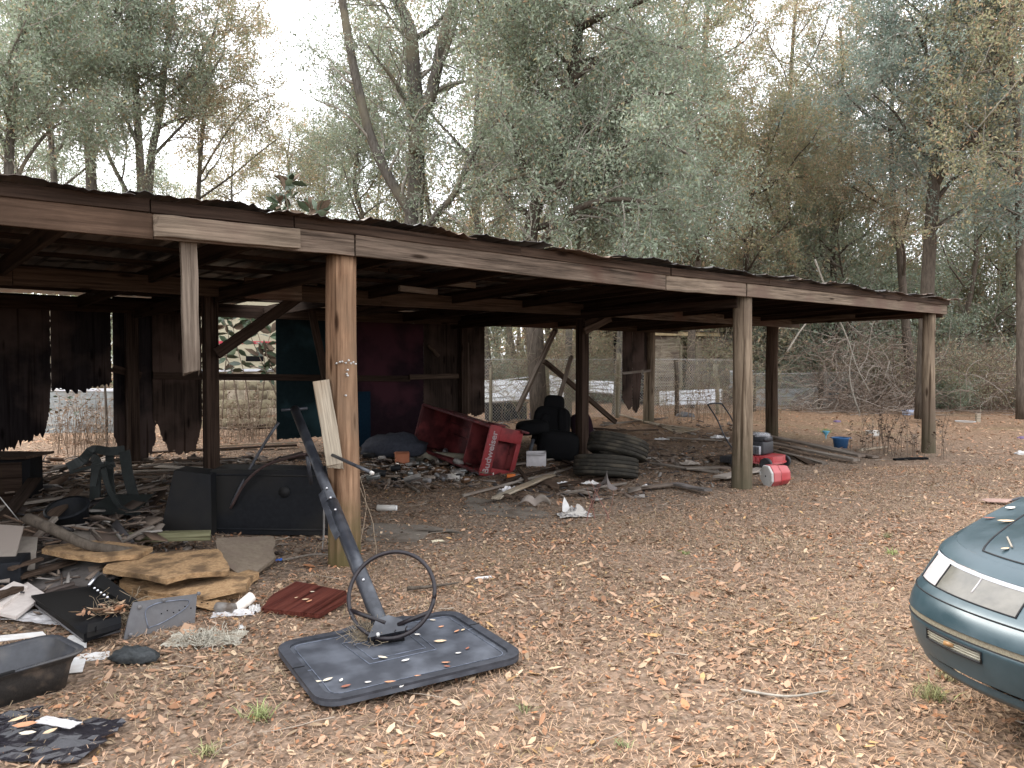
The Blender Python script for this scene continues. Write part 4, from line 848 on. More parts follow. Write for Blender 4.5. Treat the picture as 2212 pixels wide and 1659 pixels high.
# magnolia sapling reaching over the roof and its lower leaves seen through the opening
m_mag = mat('magnolia_leaf', (.045, .066, .035), (.08, .105, .06), rough=.35, spec=.5, var=.3); m_magb = mat('magnolia_leaf_underside', (.11, .075, .048), (.16, .115, .08), rough=.8)
def maglief(parent, p, d, L, m, w=.42):
    d = Vector(d).normalized(); n = side_dir(d, math.pi / 2, random); 
    if n.z < 0: n = -n
    vs = [(0, 0, 0), (.25*L, .38*w*L, .03*L), (.25*L, 0, -.01*L), (.25*L, -.38*w*L, .03*L), (.6*L, .5*w*L, .02*L), (.6*L, 0, -.03*L), (.6*L, -.5*w*L, .02*L), (L, 0, -.08*L)]
    me = mesh_np('leaf', vs, faces=[(0, 2, 1), (0, 3, 2), (1, 2, 5, 4), (2, 3, 6, 5), (4, 5, 7), (5, 6, 7)], mats=[m], smooth_=True); return obj('leaf', me, parent, frame(p, d, n))
base = at(640, 900, 13.2); base.z = float(gh(base.x, base.y))
mg_ = root('magnolia_sapling', base, 'magnolia sapling with large glossy leaves poking above the roof edge', 'tree')
def magstems(par, base, stems, d, L):
    for pts in stems:
        q = bez([at(x, y, d) for x, y in pts], 5); stm = tube('stem', q, np.linspace(.012, .005, len(q)), m_twigbrown, par, 5)
        for k in range(len(q) // 3, len(q), 2):
            for j in range(3): maglief(stm, q[k], Vector((random.gauss(0, 1), random.gauss(0, .6), random.gauss(.25, .5))), L * random.uniform(.7, 1.15), m_magb if random.random() < .22 else m_mag)
        for j in range(5): maglief(stm, q[-1], Vector((random.gauss(0, .8), random.gauss(0, .5), random.uniform(.2, 1))), L * random.uniform(.8, 1.2), m_magb if random.random() < .35 else m_mag)
magstems(mg_, base, [[(640, 900), (636, 600), (632, 480), (628, 395)], [(636, 560), (655, 490), (672, 452)], [(632, 520), (612, 470), (604, 440)], [(640, 600), (668, 480), (690, 455)], [(640, 560), (622, 450), (612, 400)]], 13.2, .27)
b2 = at(500, 900, 13.6); b2.z = float(gh(b2.x, b2.y)); mg2 = root('magnolia_shrub', b2, 'glossy leaved magnolia shrub seen through the opening left of the teal panel', 'shrub')
magstems(mg2, b2, [[(540, 905), (530, 820), (510, 740), (500, 690)], [(560, 905), (572, 800), (560, 730), (540, 690)], [(520, 905), (500, 800), (470, 740), (455, 700)], [(590, 800), (575, 760), (585, 720)], [(480, 905), (486, 800), (494, 730), (482, 690)], [(600, 860), (560, 770), (530, 700)], [(540, 790), (590, 800), (600, 770)]], 13.6, .25)
b3 = at(150, 900, 12.2); b3.z = float(gh(b3.x, b3.y)); sap = root('sapling', b3, 'thin bare sapling standing in the low gap of the left back wall', 'sapling')
tube('stem', bez([at(232, 1000, 12.3), at(230, 900, 12.3), at(227, 840, 12.3), at(224, 780, 12.3)], 4), np.linspace(.022, .016, 13), m_barkdark, sap, 6)
for pts in ([(190, 960), (172, 890), (160, 850)], [(165, 870), (140, 860), (118, 850)], [(170, 885), (195, 860), (205, 845)]): tube('stem', bez([at(x, y, 12.3) for x, y in pts], 4), np.linspace(.008, .004, 9), m_twigbrown, sap, 5)
for i in range(26): maglief(sap, at(random.uniform(112, 205), random.uniform(838, 905), 12.3), (random.gauss(0, 1), random.gauss(0, 1), random.gauss(-.1, .4)), random.uniform(.05, .09), m_mag, .5)
# ------------------------------------------------------------------ behind the shed
def gpd(px, d, lift=0.):
    p = at(px, 850, d); p.z = float(gh(p.x, p.y)) + lift; return p
# chain-link fence on wooden posts
def fence(pts, h, posts, label, rail=True):
    A = gpd(*pts[0]); f = root('wire_fence', A, label, 'fence'); g = Geo(); B = gpd(*pts[1])
    L = (B - A).length; u = (B - A) / L; st_ = .075; n = int(L / st_)
    for i in range(-int(h / st_), n):
        for sg in (1, -1):
            x0 = i * st_ if sg > 0 else (i + int(h / st_)) * st_; q = []
            m_ = int(h / st_)
            a = max(0, -x0 / st_) if sg > 0 else max(0, (x0 - L) / st_); b = min(m_, (L - x0) / st_) if sg > 0 else min(m_, x0 / st_)
            if b - a < .5: continue
            p0 = A + u * (x0 + sg * a * st_) + Vector((0, 0, .04 + a * st_)); p1 = A + u * (x0 + sg * b * st_) + Vector((0, 0, .04 + b * st_))
            g.tube([p0, p1], .0026, 3, cap=False)
    o = obj('wire_mesh', g.mesh('wire_mesh', [m_galv]), f); o['kind'] = 'stuff'
    if rail: tube('rail', [A + Vector((0, 0, h)), B + Vector((0, 0, h))], .008, m_galv, f, 6)
    for px, d, hh, r, m in posts:
        p = gpd(px, d); tube('post', walk(p - Vector((0, 0, .1)), (random.gauss(0, .02), 0, 1), hh, 5, .02, random), r, m, f, 9)
    return f
m_polefence = mat('pale_fence_post', (.15, .13, .09), (.24, .21, .15), sc=(8, 8, 2), rough=.9, bump=.6)
fence(((1000, 17.6), (1420, 20.3)), 1.5, [(1187, 18.7, 1.5, .055, m_polefence), (1333, 19.7, 1.75, .06, m_polefence), (1060, 17.8, 1.4, .04, m_polefence)], 'sagging wire fence on pale wooden posts behind the back of the shed')
fence(((1422, 20.35), (1610, 21.6)), 1.5, [(1462, 20.6, 1.6, .06, m_barkdark), (1550, 21.2, 1.5, .055, m_polefence)], 'wire fence with vines before the dark doorway of the shack')
fence(((1612, 22.2), (1850, 24.5)), 1.1, [(1628, 22.4, 1.2, .07, m_barkdark), (1672, 22.7, 1.1, .07, m_barkdark), (1772, 23.6, 1.3, .08, m_barkdark), (1832, 24.2, .9, .06, m_barkdark)], 'low fence on rough tree stakes in front of the grey sheet wall')
# stacked sheets of white roofing behind the fence
def panel3(name, pts, th, m, label, cat, ribs=0, ribm=None):
    P = [Vector(p) for p in pts]; c = sum(P, Vector()) / 4; x = (P[1] - P[0]).normalized(); n = x.cross(P[3] - P[0]).normalized()
    Mx = frame(P[0], x, n); inv = Mx.inverted(); loc = [(inv @ p) for p in P]
    r = root(name, P[0], label, cat); slab('sheet', [(q.x, q.y) for q in loc], th, m, r, Mx)
    for k in range(ribs):
        f = (k + .5) / ribs; a = P[0].lerp(P[3], f); b = P[1].lerp(P[2], f); tube('rib', [a + n * th, b + n * th], .018, ribm or m, r, 5)
    return r
panel3('roofing_sheet', [at(1040, 870, 21), at(1185, 858, 23), at(1180, 806, 24.5), at(1040, 822, 23)], .03, m_sheet, 'large white ribbed metal sheet lying tilted behind the wire fence at the left', 'metal sheet', 4)
panel3('roofing_sheet', [at(1186, 858, 22.6), at(1232, 868, 22.6), at(1232, 812, 23.6), at(1180, 808, 23.8)], .03, m_sheet, 'pale bluish sheet end standing behind the fence between the leaning poles', 'metal sheet')
panel3('roofing_sheet', [at(1242, 844, 23.5), at(1340, 852, 23), at(1340, 828, 23.6), at(1242, 822, 24)], .05, m_sheet, 'long white metal strip lying right of the square shed post', 'metal sheet', 2)
panel3('roofing_sheet', [at(1425, 876, 22.8), at(1560, 872, 23.2), at(1560, 838, 23.6), at(1425, 846, 23.2)], .03, m_sheet, 'white sheet metal behind the weeds below the shack doorway', 'metal sheet', 2)
# black tubs and purple bag behind the fence
for px, py, d, sz, lab in [(1075, 885, 18.6, (.55, .4, .42), 'black tub behind the fence, half hidden by wire, left of the leaning pole'), (1115, 880, 19.2, (.45, .4, .42), 'second black tub touching the leaning pole behind the fence')]:
    p = gpd(px, d); r = root('tub', p, lab, 'tub'); box('body', p + Vector((0, 0, sz[2] / 2)), sz, m_black, r, .3, .03); box('rim', p + Vector((0, 0, sz[2])), (sz[0] + .05, sz[1] + .05, .03), m_black, r, .3, .01)
def blob(name, c, size, m, label, cat, seed=0, amp=.18, n=3, parent=None, sq=1., folds=7.):
    import bmesh
    bm = bmesh.new(); bmesh.ops.create_icosphere(bm, subdivisions=n, radius=1); rr = np.random.default_rng(seed); ph = rr.uniform(0, 6, 9)
    for v in bm.verts:
        p = v.co; k = 1 + amp * (math.sin(folds * p.x + ph[0]) * math.sin(folds * .8 * p.y + ph[1]) + .6 * math.sin(folds * 1.9 * p.z + ph[2] + 3 * p.x) + .4 * math.sin(folds * 2.6 * p.y + ph[3]))
        q = Vector([math.copysign(abs(t) ** sq, t) for t in p]) * k; z = q.z * size[2]; v.co = Vector((q.x * size[0], q.y * size[1], max(z, -size[2] * .45)))
    me = bpy.data.meshes.new(name); bm.to_mesh(me); bm.free(); me.materials.append(m); me.polygons.foreach_set('use_smooth', np.ones(len(me.polygons), bool))
    o = obj(name, me, parent, Matrix.Translation(Vector(c)))
    return props(o, label, cat)
m_purple = mat('purple_plastic', (.11, .075, .14), (.15, .10, .18), rough=.6)
blob('bag', gpd(1156, 19.0, .1), (.14, .12, .16), m_purple, 'purple bag lying at the foot of the leaning pole behind the fence', 'bag', 3)
# leaning poles of the collapsed back wall
def dzz(px, py, t): return dz_(px, py, t)
m_pole = wood('rough_pole', (.16, .125, .095), (.27, .22, .17), 2, fine=24)
def leanpole(a, b, r, m, lab, nm='leaning_pole'):
    o = board(nm, a, b, r * 2, r * 1.6, m, n=-V, seg=6, warp=.006); return props(o, lab, 'pole')
leanpole(at(1118, 886, 16.6), at(1200, 712, 14.9), .05, m_board, 'long grey pole leaning inward behind the shed, foot at the black tubs')
leanpole(at(1176, 780, 15.2), at(1330, 912, 16.2), .045, m_boardbrown, 'dark pole slanting down to the right behind the square post')
leanpole(at(1205, 872, 15.4), at(1234, 770, 14.8), .035, m_board, 'thin pale slat leaning behind the headrest of the black seat')
# small wooden shack with dark doorway
def shack():
    A = gpd(1395, 25.5); B = gpd(1660, 29.5); r = root('shack', A, 'old wooden shack with a dark doorway and rusty tin roof behind the vines', 'shack')
    u = (B - A); L = u.length; u.normalize(); v = Vector((-u.y, u.x, 0)); H = 2.45
    def pos(x, z, dd=0): return A + u * x + v * dd + Vector((0, 0, z))
    doors = ((.25 * L, .37 * L),)
    x = 0.; m_sh = wood('shack_board', (.20, .165, .125), (.31, .265, .20), 0, stain=(.13, .10, .08), fine=14)
    for row in range(12):
        z = .1 + row * .2; x0 = 0
        for a, b in ((0, doors[0][0]), (doors[0][1], L * .52)):
            board('siding_board', pos(a, z), pos(b, z), .195, .022, m_sh, n=-v, parent=r, seg=2, warp=.008)
    for row in range(9):
        z = .9 + row * .19
        board('sheet_strip', pos(L * .55, z, .15), pos(L * 1.0, z - .02, .15), .185, .012, m_corr, n=-v, parent=r, seg=3, warp=.012)
    box('dark_backing', pos(L * .3, 1.2, 1.5), (L * .6, .05, 2.3), m_blackmatt, r, math.atan2(u.y, u.x), .0)  # black sheet standing in for the dark inside behind the doorway
    for a in doors[0]: board('door_jamb', pos(a, 0, -.03), pos(a, 2.05, -.03), .10, .05, m_polefence, n=-v, parent=r)
    m_fas = mat('yellow_fascia', (.40, .30, .16), (.52, .41, .24), rough=.8, stain=(.3, .22, .13))
    board('fascia', pos(-.4, 2.38, -.25), pos(L * .52, 2.42, -.25), .13, .03, m_fas, n=-v, parent=r)
    for k in range(6): 
        a = -.4 + k * L * .155; slab('roof_sheet', [(0, 0), (L * .15, 0), (L * .15, 3.2), (0, 3.2)], .02, m_roof, r, frame(pos(a, 2.5, -.4), u, Vector((0, 0, 1)) - v * .06))
    board('window_frame', pos(L * .78, 1.1, .1), pos(L * .78, 1.75, .1), .5, .03, m_beamdark, n=-v, parent=r)
    return r
shack()
# sheet metal wall on stakes, running off into the trees
def sheetwall(a, b, z0, rows, dz, m, label, topm=None):
    A = gpd(*a); B = gpd(*b); n = (B - A).cross(Vector((0, 0, 1))).normalized(); r = root('sheet_metal_wall', A, label, 'fence'); segs = max(1, int((B - A).length / 2.4))
    if n.y > 0: n = -n
    for k in range(segs):
        p = A.lerp(B, k / segs); q = A.lerp(B, (k + 1) / segs); tilt = random.uniform(-.03, .03)
        for j in range(rows):
            board('sheet_strip', p + Vector((0, 0, z0 + (j + .5) * dz + tilt)) + n * .02 * (j % 2), q + Vector((0, 0, z0 + (j + .5) * dz - tilt)) + n * .02 * (j % 2), dz * .98, .012, m, n=n, parent=r, seg=3, warp=.006)
        if topm: board('top_strip', p + Vector((0, 0, z0 + rows * dz + .02)), q + Vector((0, 0, z0 + rows * dz + .02)), .05, .06, topm, n=n, parent=r)
    return r
sheetwall((1600, 24.5), (1845, 27), .0, 4, .145, m_corr, 'low grey sheet metal wall behind the rough stakes')
sheetwall((1575, 26.5), (1880, 32), .55, 4, .14, m_corr, 'higher grey sheet wall with a bright top edge, farther back', m_sheet)
sheetwall((95, 14.0), (255, 13.4), .15, 5, .15, m_corr, 'horizontal corrugated sheets seen through the low gap in the left back wall', m_sheet)
# mobile home seen through the opening
def home():
    A = gpd(300, 19.5); B = gpd(690, 21.5); r = root('mobile_home', A, 'cream sided mobile home with a red trim line, seen through the wall opening', 'house'); u = (B - A); L = u.length; u.normalize(); n = Vector((u.y, -u.x, 0))
    if n.y > 0: n = -n
    for j in range(18):
        z = 1.25 + j * .115; board('siding_board', A + u * 0 + Vector((0, 0, z)), A + u * L + Vector((0, 0, z)), .118, .012, m_cream, n=n + Vector((0, 0, -.12)), parent=r, seg=3, warp=.002)
    board('red_trim', A + n * .02 + Vector((0, 0, 1.93)), B + n * .02 + Vector((0, 0, 1.93)), .07, .02, m_redstripe, n=n, parent=r)
    board('skirt_rail', A + n * .03 + Vector((0, 0, 1.19)), B + n * .03 + Vector((0, 0, 1.19)), .07, .03, m_sheet, n=n, parent=r)
    box('body', (A + B) / 2 - n * 1.3 + Vector((0, 0, 2.15)), (L, 2.4, 2.0), m_cream, r, math.atan2(u.y, u.x), .02)
    box('window', (A + u * L * .62) + n * .012 + Vector((0, 0, 1.5)), (.45, .03, .14), m_blackmatt, r, math.atan2(u.y, u.x), .005)
    m_skirt = mat('dirty_skirting', (.30, .25, .19), (.42, .36, .27), rough=.9, stain=(.2, .17, .12), stainscale=3)
    for k in range(7): box('skirting_panel', A + u * L * (k + .5) / 7 - n * .05 + Vector((0, 0, .55)), (L / 7 - .02, .03, 1.2), m_skirt, r, math.atan2(u.y, u.x), .004)
    return r
home()
m_yel = mat('yellow_stucco', (.19, .16, .10), (.28, .24, .155), rough=.9, stain=(.13, .105, .07), stainscale=6)
def yellow():
    r = root('low_yellow_wall', gpd(430, 16.5), 'low yellowish block wall with square openings, seen below the girt', 'wall'); u = (gpd(640, 17.2) - gpd(430, 16.5)).normalized(); n = Vector((u.y, -u.x, 0)); A = gpd(430, 16.5)
    for j in range(5):
        for k in range(7):
            if (j, k) in ((1, 3), (3, 1)): continue
            box('block', A + u * (.17 + k * .41 + (j % 2) * .2) + Vector((0, 0, .1 + j * .2)), (.395, .18, .19), m_yel, r, math.atan2(u.y, u.x), .008, 1)
yellow()
p = gpd(196, 14.6); box('yellow_crate', p + Vector((0, 0, .85)), (.36, .3, .42), m_yel, None, .2, .02); props(list(COL.objects)[-1], 'yellow box behind the corrugated sheets in the left gap', 'box')
for k, (px, d, w_, z) in enumerate([(545, 15.2, .5, .12), (575, 14.8, .7, .10), (520, 15.5, .5, .1), (480, 14.6, .6, .08)]):
    p = gpd(px, d, z); o = board('scrap_board', p - Vector((w_ * .5, .1, -.04 * k)), p + Vector((w_ * .5, .15, .05)), .16, .03, random.choice([m_boardbrown, m_board])); props(o, ['brown scrap board behind the teal panel, farthest right', 'long scrap board lying behind the opening', 'scrap board left of centre behind the opening', 'scrap board nearest the square post, behind the opening'][k], 'board')
# ------------------------------------------------------------------ overturned basketball hoop
def hoop():
    c = [Vector((-.887, 3.545, 0)), Vector((.03, 4.09, 0)), Vector((-.357, 4.93, 0)), Vector((-1.28, 4.30, 0))]
    for p in c: p.z = float(gh(p.x, p.y))
    x = (c[1] - c[0]); W_ = 1.11; x.normalize(); yv = Vector((-x.y, x.x, 0)); D_ = .87
    o0 = c[0] + x * 0 - Vector((0, 0, 0)); r = root('basketball_hoop', o0, 'toppled basketball hoop, black backboard on the leaves, pole leaning back under the shed', 'basketball hoop')
    nrm = Vector((-.01, -.012, 1)).normalized(); F = frame(o0 + Vector((.015, -.085, .042)), x, nrm)
    # rounded outline with shoulders: points in local metres (x along front edge, y away from the camera)
    def rrect(x0, y0, x1, y1, rad, notch=False, n=6):
        pts = []
        for cx, cy, a0 in ((x1 - rad, y0 + rad, -90), (x1 - rad, y1 - rad, 0), (x0 + rad, y1 - rad, 90), (x0 + rad, y0 + rad, 180)):
            if notch and a0 == 90: pts += [(x1 * .76, y1), (x1 * .70, y1 + .045), (x1 * .42, y1 + .045), (x1 * .34, y1)]
            for k in range(n + 1): a = R(a0 + 90 * k / n); pts.append((cx + rad * math.cos(a), cy + rad * math.sin(a)))
        return pts
    bbd = slab('backboard', rrect(0, 0, W_, D_, .12, True), .022, m_board_black, r, F)
    def ring(name, outer, inner, z, m, h=.008):
        n = len(outer); vs = []; fs = []
        for q, zz in ((outer, z), (outer, z + h), (inner, z + h), (inner, z)):
            vs += [(a, b, zz) for a, b in q]
        for k in range(n):
            k2 = (k + 1) % n
            for s_ in range(3): fs.append((s_*n + k, s_*n + k2, (s_+1)*n + k2, (s_+1)*n + k))
        return obj(name, mesh_np(name, vs, faces=fs, mats=[m]), bbd, F)
    o1 = rrect(0, 0, W_, D_, .12, True); i1 = rrect(.055, .05, W_ - .055, D_ - .05, .085, True)
    i1 = [(a, min(b, D_ - .03)) for a, b in i1]; ring('edge_pad', o1, i1, .011, m_pad, .013)
    # raised rib lines, scuffed pale
    def rib(pts, w=.0042): 
        q = [F @ Vector((a, b, .0135)) for a, b in pts]; o = tube('rib', q, w / 2, m_scuff, bbd, 5, False); o['kind'] = 'stuff'; return o
    i2 = rrect(.085, .08, W_ - .085, D_ - .075, .05); rib(i2 + [i2[0]])
    rib([(.085, .42), (.055, .42), (.055, .50)]); rib([(W_ - .085, .52), (W_ - .055, .52)])
    rib([(.33, D_ - .18), (.36, .34), (.74, .34), (.75, D_ - .16), (.33, D_ - .18)], .005); rib([(.38, D_ - .23), (.40, .39), (.70, .39), (.70, D_ - .22), (.38, D_ - .23)], .005)
    for xx, yy, a in ((-.004, .46, 0), (W_ + .004, .55, 0)): box('pad_joint', F @ Vector((xx + (.03 if xx < .5 else -.03), yy, .024)), (.062, .008, .006), m_black, r, math.atan2(x.y, x.x), .001)
    # pole
    A = at(824, 1352, 4.42); B = at(637, 884, 7.15); d = (B - A).normalized()
    tube('pole', [A, A.lerp(B, .45)], .046, m_steel, r, 20); tube('pole', [A.lerp(B, .44), B], .040, m_steel, r, 20)
    for f in (.13, .40, .455, .50): 
        p = A.lerp(B, f); tube('bolt', [p + Vector((0, -.038, .03)), p + Vector((0, -.052, .045))], .009, m_chrome, r, 6)
    # extension arm plate beside the pole
    off = Vector((-.052, -.02, 0))
    board('pole_plate', A.lerp(B, .30) + off, A.lerp(B, .50) + off, .05, .006, m_steel, n=(-.3, -1, .3), parent=r)
    # bracket and rim
    C = at(834, 1372, 4.26); slab('bracket', [(-.10, -.02), (.12, -.02), (.10, .05), (.03, .09), (-.04, .08)], .05, m_steel, r, frame(C + Vector((0, -.02, .02)), (1, .25, .12), (-.1, -.75, .7)))
    box('bracket_foot', at(832, 1388, 4.27) + Vector((.02, 0, .01)), (.17, .07, .07), m_blackmatt, r, .3, .01)
    Cr = at(846, 1283, 4.34); e2 = Vector((.12, .48, .78)).normalized(); e1 = Vector((1, -.05, .07)); e1 = (e1 - e2 * e1.dot(e2)).normalized(); rad = .247
    ra = [Cr + (e1 * math.cos(a) + e2 * math.sin(a)) * rad for a in np.linspace(0, 2 * math.pi, 49)]
    tube('rim', ra, .012, m_rim, r, 10)
    def rp(a): return Cr + (e1 * math.cos(R(a)) + e2 * math.sin(R(a))) * rad
    foot = rp(-95) + Vector((0, .02, -.015))
    bc = at(848, 1350, 4.26); tube('rim_brace', [rp(-18), bc + Vector((.03, 0, 0))], .013, m_rim, r, 8); tube('rim_brace', [rp(-152), bc - Vector((.04, 0, -.01))], .013, m_rim, r, 8)
    tube('bolt', [foot + Vector((0, -.03, .03)), foot + Vector((0, -.045, .045))], .010, m_white, r, 8)
    for a in (-60, -75, -110, -125): tube('net_hook', [rp(a), rp(a) + Vector((.0, .02, .03)), rp(a + 3) + Vector((0, .0, .045))], .003, m_rim, r, 4)
    # base tank standing on its long edge
    bl = gp(440, 1152); br_ = gp(708, 1160); bl.z -= .02; ux = (br_ - bl); Lb = 1.22; ux.normalize(); nn = Vector((ux.y, -ux.x, 0)); 
    if nn.y > 0: nn = -nn
    up = (Vector((0, 0, 1)) - nn * .22).normalized(); F2 = frame(bl + up * .005 - nn * .18, ux, nn.cross(Vector((0,0,1))).cross(ux) if False else nn)
    # F2: x along, z out (towards viewer), y = z cross x
    prof = rrect(0, 0, Lb, .60, .10)
    sg = 1 if (F2 @ Vector((0, 1, 0)) - F2 @ Vector((0, 0, 0))).z > 0 else -1
    slab('base_tank', [(a, sg * b) for a, b in prof][::sg], .36, m_black, r, F2)
    n = len(prof)
    ri = [(a, sg * b) for a, b in rrect(.05, .05, Lb - .05, .55, .08)]
    q = [F2 @ Vector((a, b, .180)) for a, b in ri]; tube('base_rib', q + [q[0]], .009, m_black, r, 6)
    slab('base_end', [(0, 0), (.46, 0), (.44, .57), (.12, .60)], .30, m_black, r, frame(gp(352, 1152) + Vector((0, .05, -.02)), ux, -Vector((0, 0, 1)).cross(ux) * -1 if False else nn) )
    tube('filler_cap', [F2 @ Vector((.72, sg * .40, .18)), F2 @ Vector((.72, sg * .40, .20))], .05, m_black, r, 16)
    # support rods from the base up to the pole top, axle and wheels
    tube('support_rod', bez([at(500, 1092, 7.0), at(525, 1040, 7.05), at(570, 960, 7.1), at(602, 912, 7.15)], 4), .014, m_steel, r, 8)
    tube('support_rod', bez([at(498, 1098, 6.98), at(530, 1042, 6.95), at(575, 1005, 6.9), at(640, 985, 6.75), at(672, 980, 6.6)], 4), .013, m_rusty, r, 8)
    tube('support_rod', [at(664, 985, 6.5), at(672, 1045, 6.6)], .018, m_steel, r, 8)
    tube('axle', [at(608, 886, 7.1), at(664, 882, 7.2)], .014, m_steel, r, 8)
    return r, F
m_board_black = mat('weathered_black_backboard', (.028, .031, .038), (.052, .056, .067), sc=(2, 2, 2), rough=.55, spec=.4, stain=(.12, .13, .15), stainscale=6, sramp=(.44, .84), nscale=3, bump=.06)
m_pad = mat('black_edge_pad', (.018, .019, .023), (.034, .036, .043), rough=.6, spec=.3, stain=(.055, .058, .068), stainscale=4, sramp=(.5, .75))
m_scuff = mat('scuffed_pale_edge', (.05, .056, .07), (.19, .21, .26), sc=(9, 9, 9), rough=.6, nscale=2, var=0)
m_rim = mat('dark_brown_rim', (.008, .006, .007), (.018, .013, .015), rough=.4, spec=.35)
hp, FB = hoop()
def single_leaf(p, L, col, ang, label, tilt=.15, w=.36, name='fallen_leaf'):
    m = mat('leaf_' + '_'.join('%02d' % int(c * 100) for c in col), tuple(c * .85 for c in col), tuple(c * 1.1 for c in col), rough=.7, nscale=6, var=0)
    vs = [(-.5, 0, .06), (-.22, .36*w*1.5, .05), (-.22, 0, 0), (-.22, -.36*w*1.5, .05), (.15, .5*w*1.1, .06), (.15, 0, 0), (.15, -.5*w*1.1, .06), (.5, 0, .08)]
    vs = [(a * L, b * L, c * L + .0035) for a, b, c in vs]; me = mesh_np(name, vs, faces=[(0, 2, 1), (0, 3, 2), (1, 2, 5, 4), (2, 3, 6, 5), (4, 5, 7), (5, 6, 7)], mats=[m])
    me2 = obj(name, me, None, Matrix.Translation(Vector(p)) @ Matrix.Rotation(ang, 4, 'Z') @ Matrix.Rotation(random.uniform(-tilt, tilt), 4, 'X')); return props(me2, label, 'leaf')
TAN, PALE, ORG, RBR, WHT = (.52, .38, .24), (.58, .50, .38), (.45, .22, .12), (.24, .09, .055), (.62, .58, .52)
def on_board(px, py):
    r = ray(px, py); o = Vector((0, 0, EYE)); n = (FB @ Vector((0, 0, 1)) - FB @ Vector((0, 0, 0))).normalized(); q = FB @ Vector((0, 0, .013)); t = (q - o).dot(n) / r.dot(n); return o + r * t
for px, py, L, c, a, lab in [(951, 1387, .075, TAN, .1, 'broad tan leaf right of the hoop bracket on the backboard'), (987, 1365, .05, ORG, 1., 'orange leaf at the upper right of the backboard, left one of a pair'), (1000, 1362, .035, TAN, .9, 'small tan leaf right beside the orange one on the backboard'), (902, 1372, .04, WHT, -.3, 'small pale leaf upper middle of the backboard'), (935, 1341, .045, PALE, -.4, 'pale leaf nearest the top edge of the backboard'), (953, 1355, .04, ORG, .5, 'small orange leaf just below the topmost pale leaf'), (827, 1422, .065, PALE, -.5, 'two-part pale leaf in the middle of the backboard'), (876, 1428, .05, WHT, .6, 'thin whitish leaf just right of the middle of the backboard'), (990, 1412, .035, WHT, .3, 'tiny white leaf at the right of the backboard'), (1010, 1402, .04, RBR, 1.2, 'dark red leaf by the right edge of the backboard'), (963, 1433, .05, ORG, 0, 'slim orange leaf right of centre on the backboard'), (966, 1441, .04, RBR, -.4, 'dark brown leaf right under the slim orange one'), (685, 1474, .05, PALE, 0., 'pale leaf at the lower left of the backboard, leftmost'), (708, 1470, .06, PALE, .8, 'pale slanted leaf second from the left on the backboard'), (737, 1471, .04, WHT, 1.5, 'white teardrop leaf third from the left on the backboard'), (747, 1484, .055, RBR, .6, 'reddish brown leaf in the lower left of the backboard'), (795, 1475, .035, WHT, .2, 'tiny white leaf at the bottom middle of the backboard'), (782, 1496, .07, TAN, 0., 'tan leaf nearest the front edge of the backboard'), (843, 1475, .06, ORG, .1, 'orange leaf at the bottom centre of the backboard'), (860, 1477, .05, TAN, 0., 'slim tan leaf touching the bottom centre orange leaf'), (840, 1486, .045, PALE, -.7, 'pale leaf just below the bottom centre orange leaf'), (868, 1484, .04, WHT, 1.2, 'whitish leaf standing right of the bottom centre leaves'), (905, 1462, .05, ORG, 0., 'orange leaf between centre and right front of the backboard'), (642, 1508, .05, ORG, 1.3, 'orange leaf caught at the front left corner of the backboard')]:
    single_leaf(on_board(px, py), L, c, a, lab)
# nest of dry roots on the backboard beside the bracket
g = Geo(); c0 = on_board(790, 1378)
for i in range(230):
    p = c0 + Vector((random.gauss(0, .035), random.gauss(.02, .06), abs(random.gauss(0, .018)))); q = walk(p, (random.gauss(0, 1), random.gauss(0, 1), random.gauss(0, .5)), random.uniform(.05, .16), 4, .5, random, -.03)
    for w in q: w.z = max(w.z, c0.z - .012)
    g.tube(q, .0013, 3, cap=False)
props(obj('root_tuft', g.mesh('root_tuft', [m_rope])), 'ball of dry grass roots on the backboard beside the rim bracket', 'grass')
# leaning picket board and black rod at the thick post
o = board('plank', at(727, 1026, 5.86), at(694, 822, 5.92), .125, .022, m_boardpale, n=(.3, -1, .1), ragged=(.09, 0)); props(o, 'pale picket board with a slanted top standing against the thick reddish post', 'board')
c = bpy.data.objects
tube('rod', [at(718, 983, 5.84), at(804, 1022, 5.45)], .0125, m_steel, None, 12); rd = list(COL.objects)[-1]; props(rd, 'dark plastic rod sticking out past the thick front post', 'rod')
tube('rod_tip', [at(801, 1020, 5.46), at(806, 1023, 5.445)], .013, m_white, rd, 12)
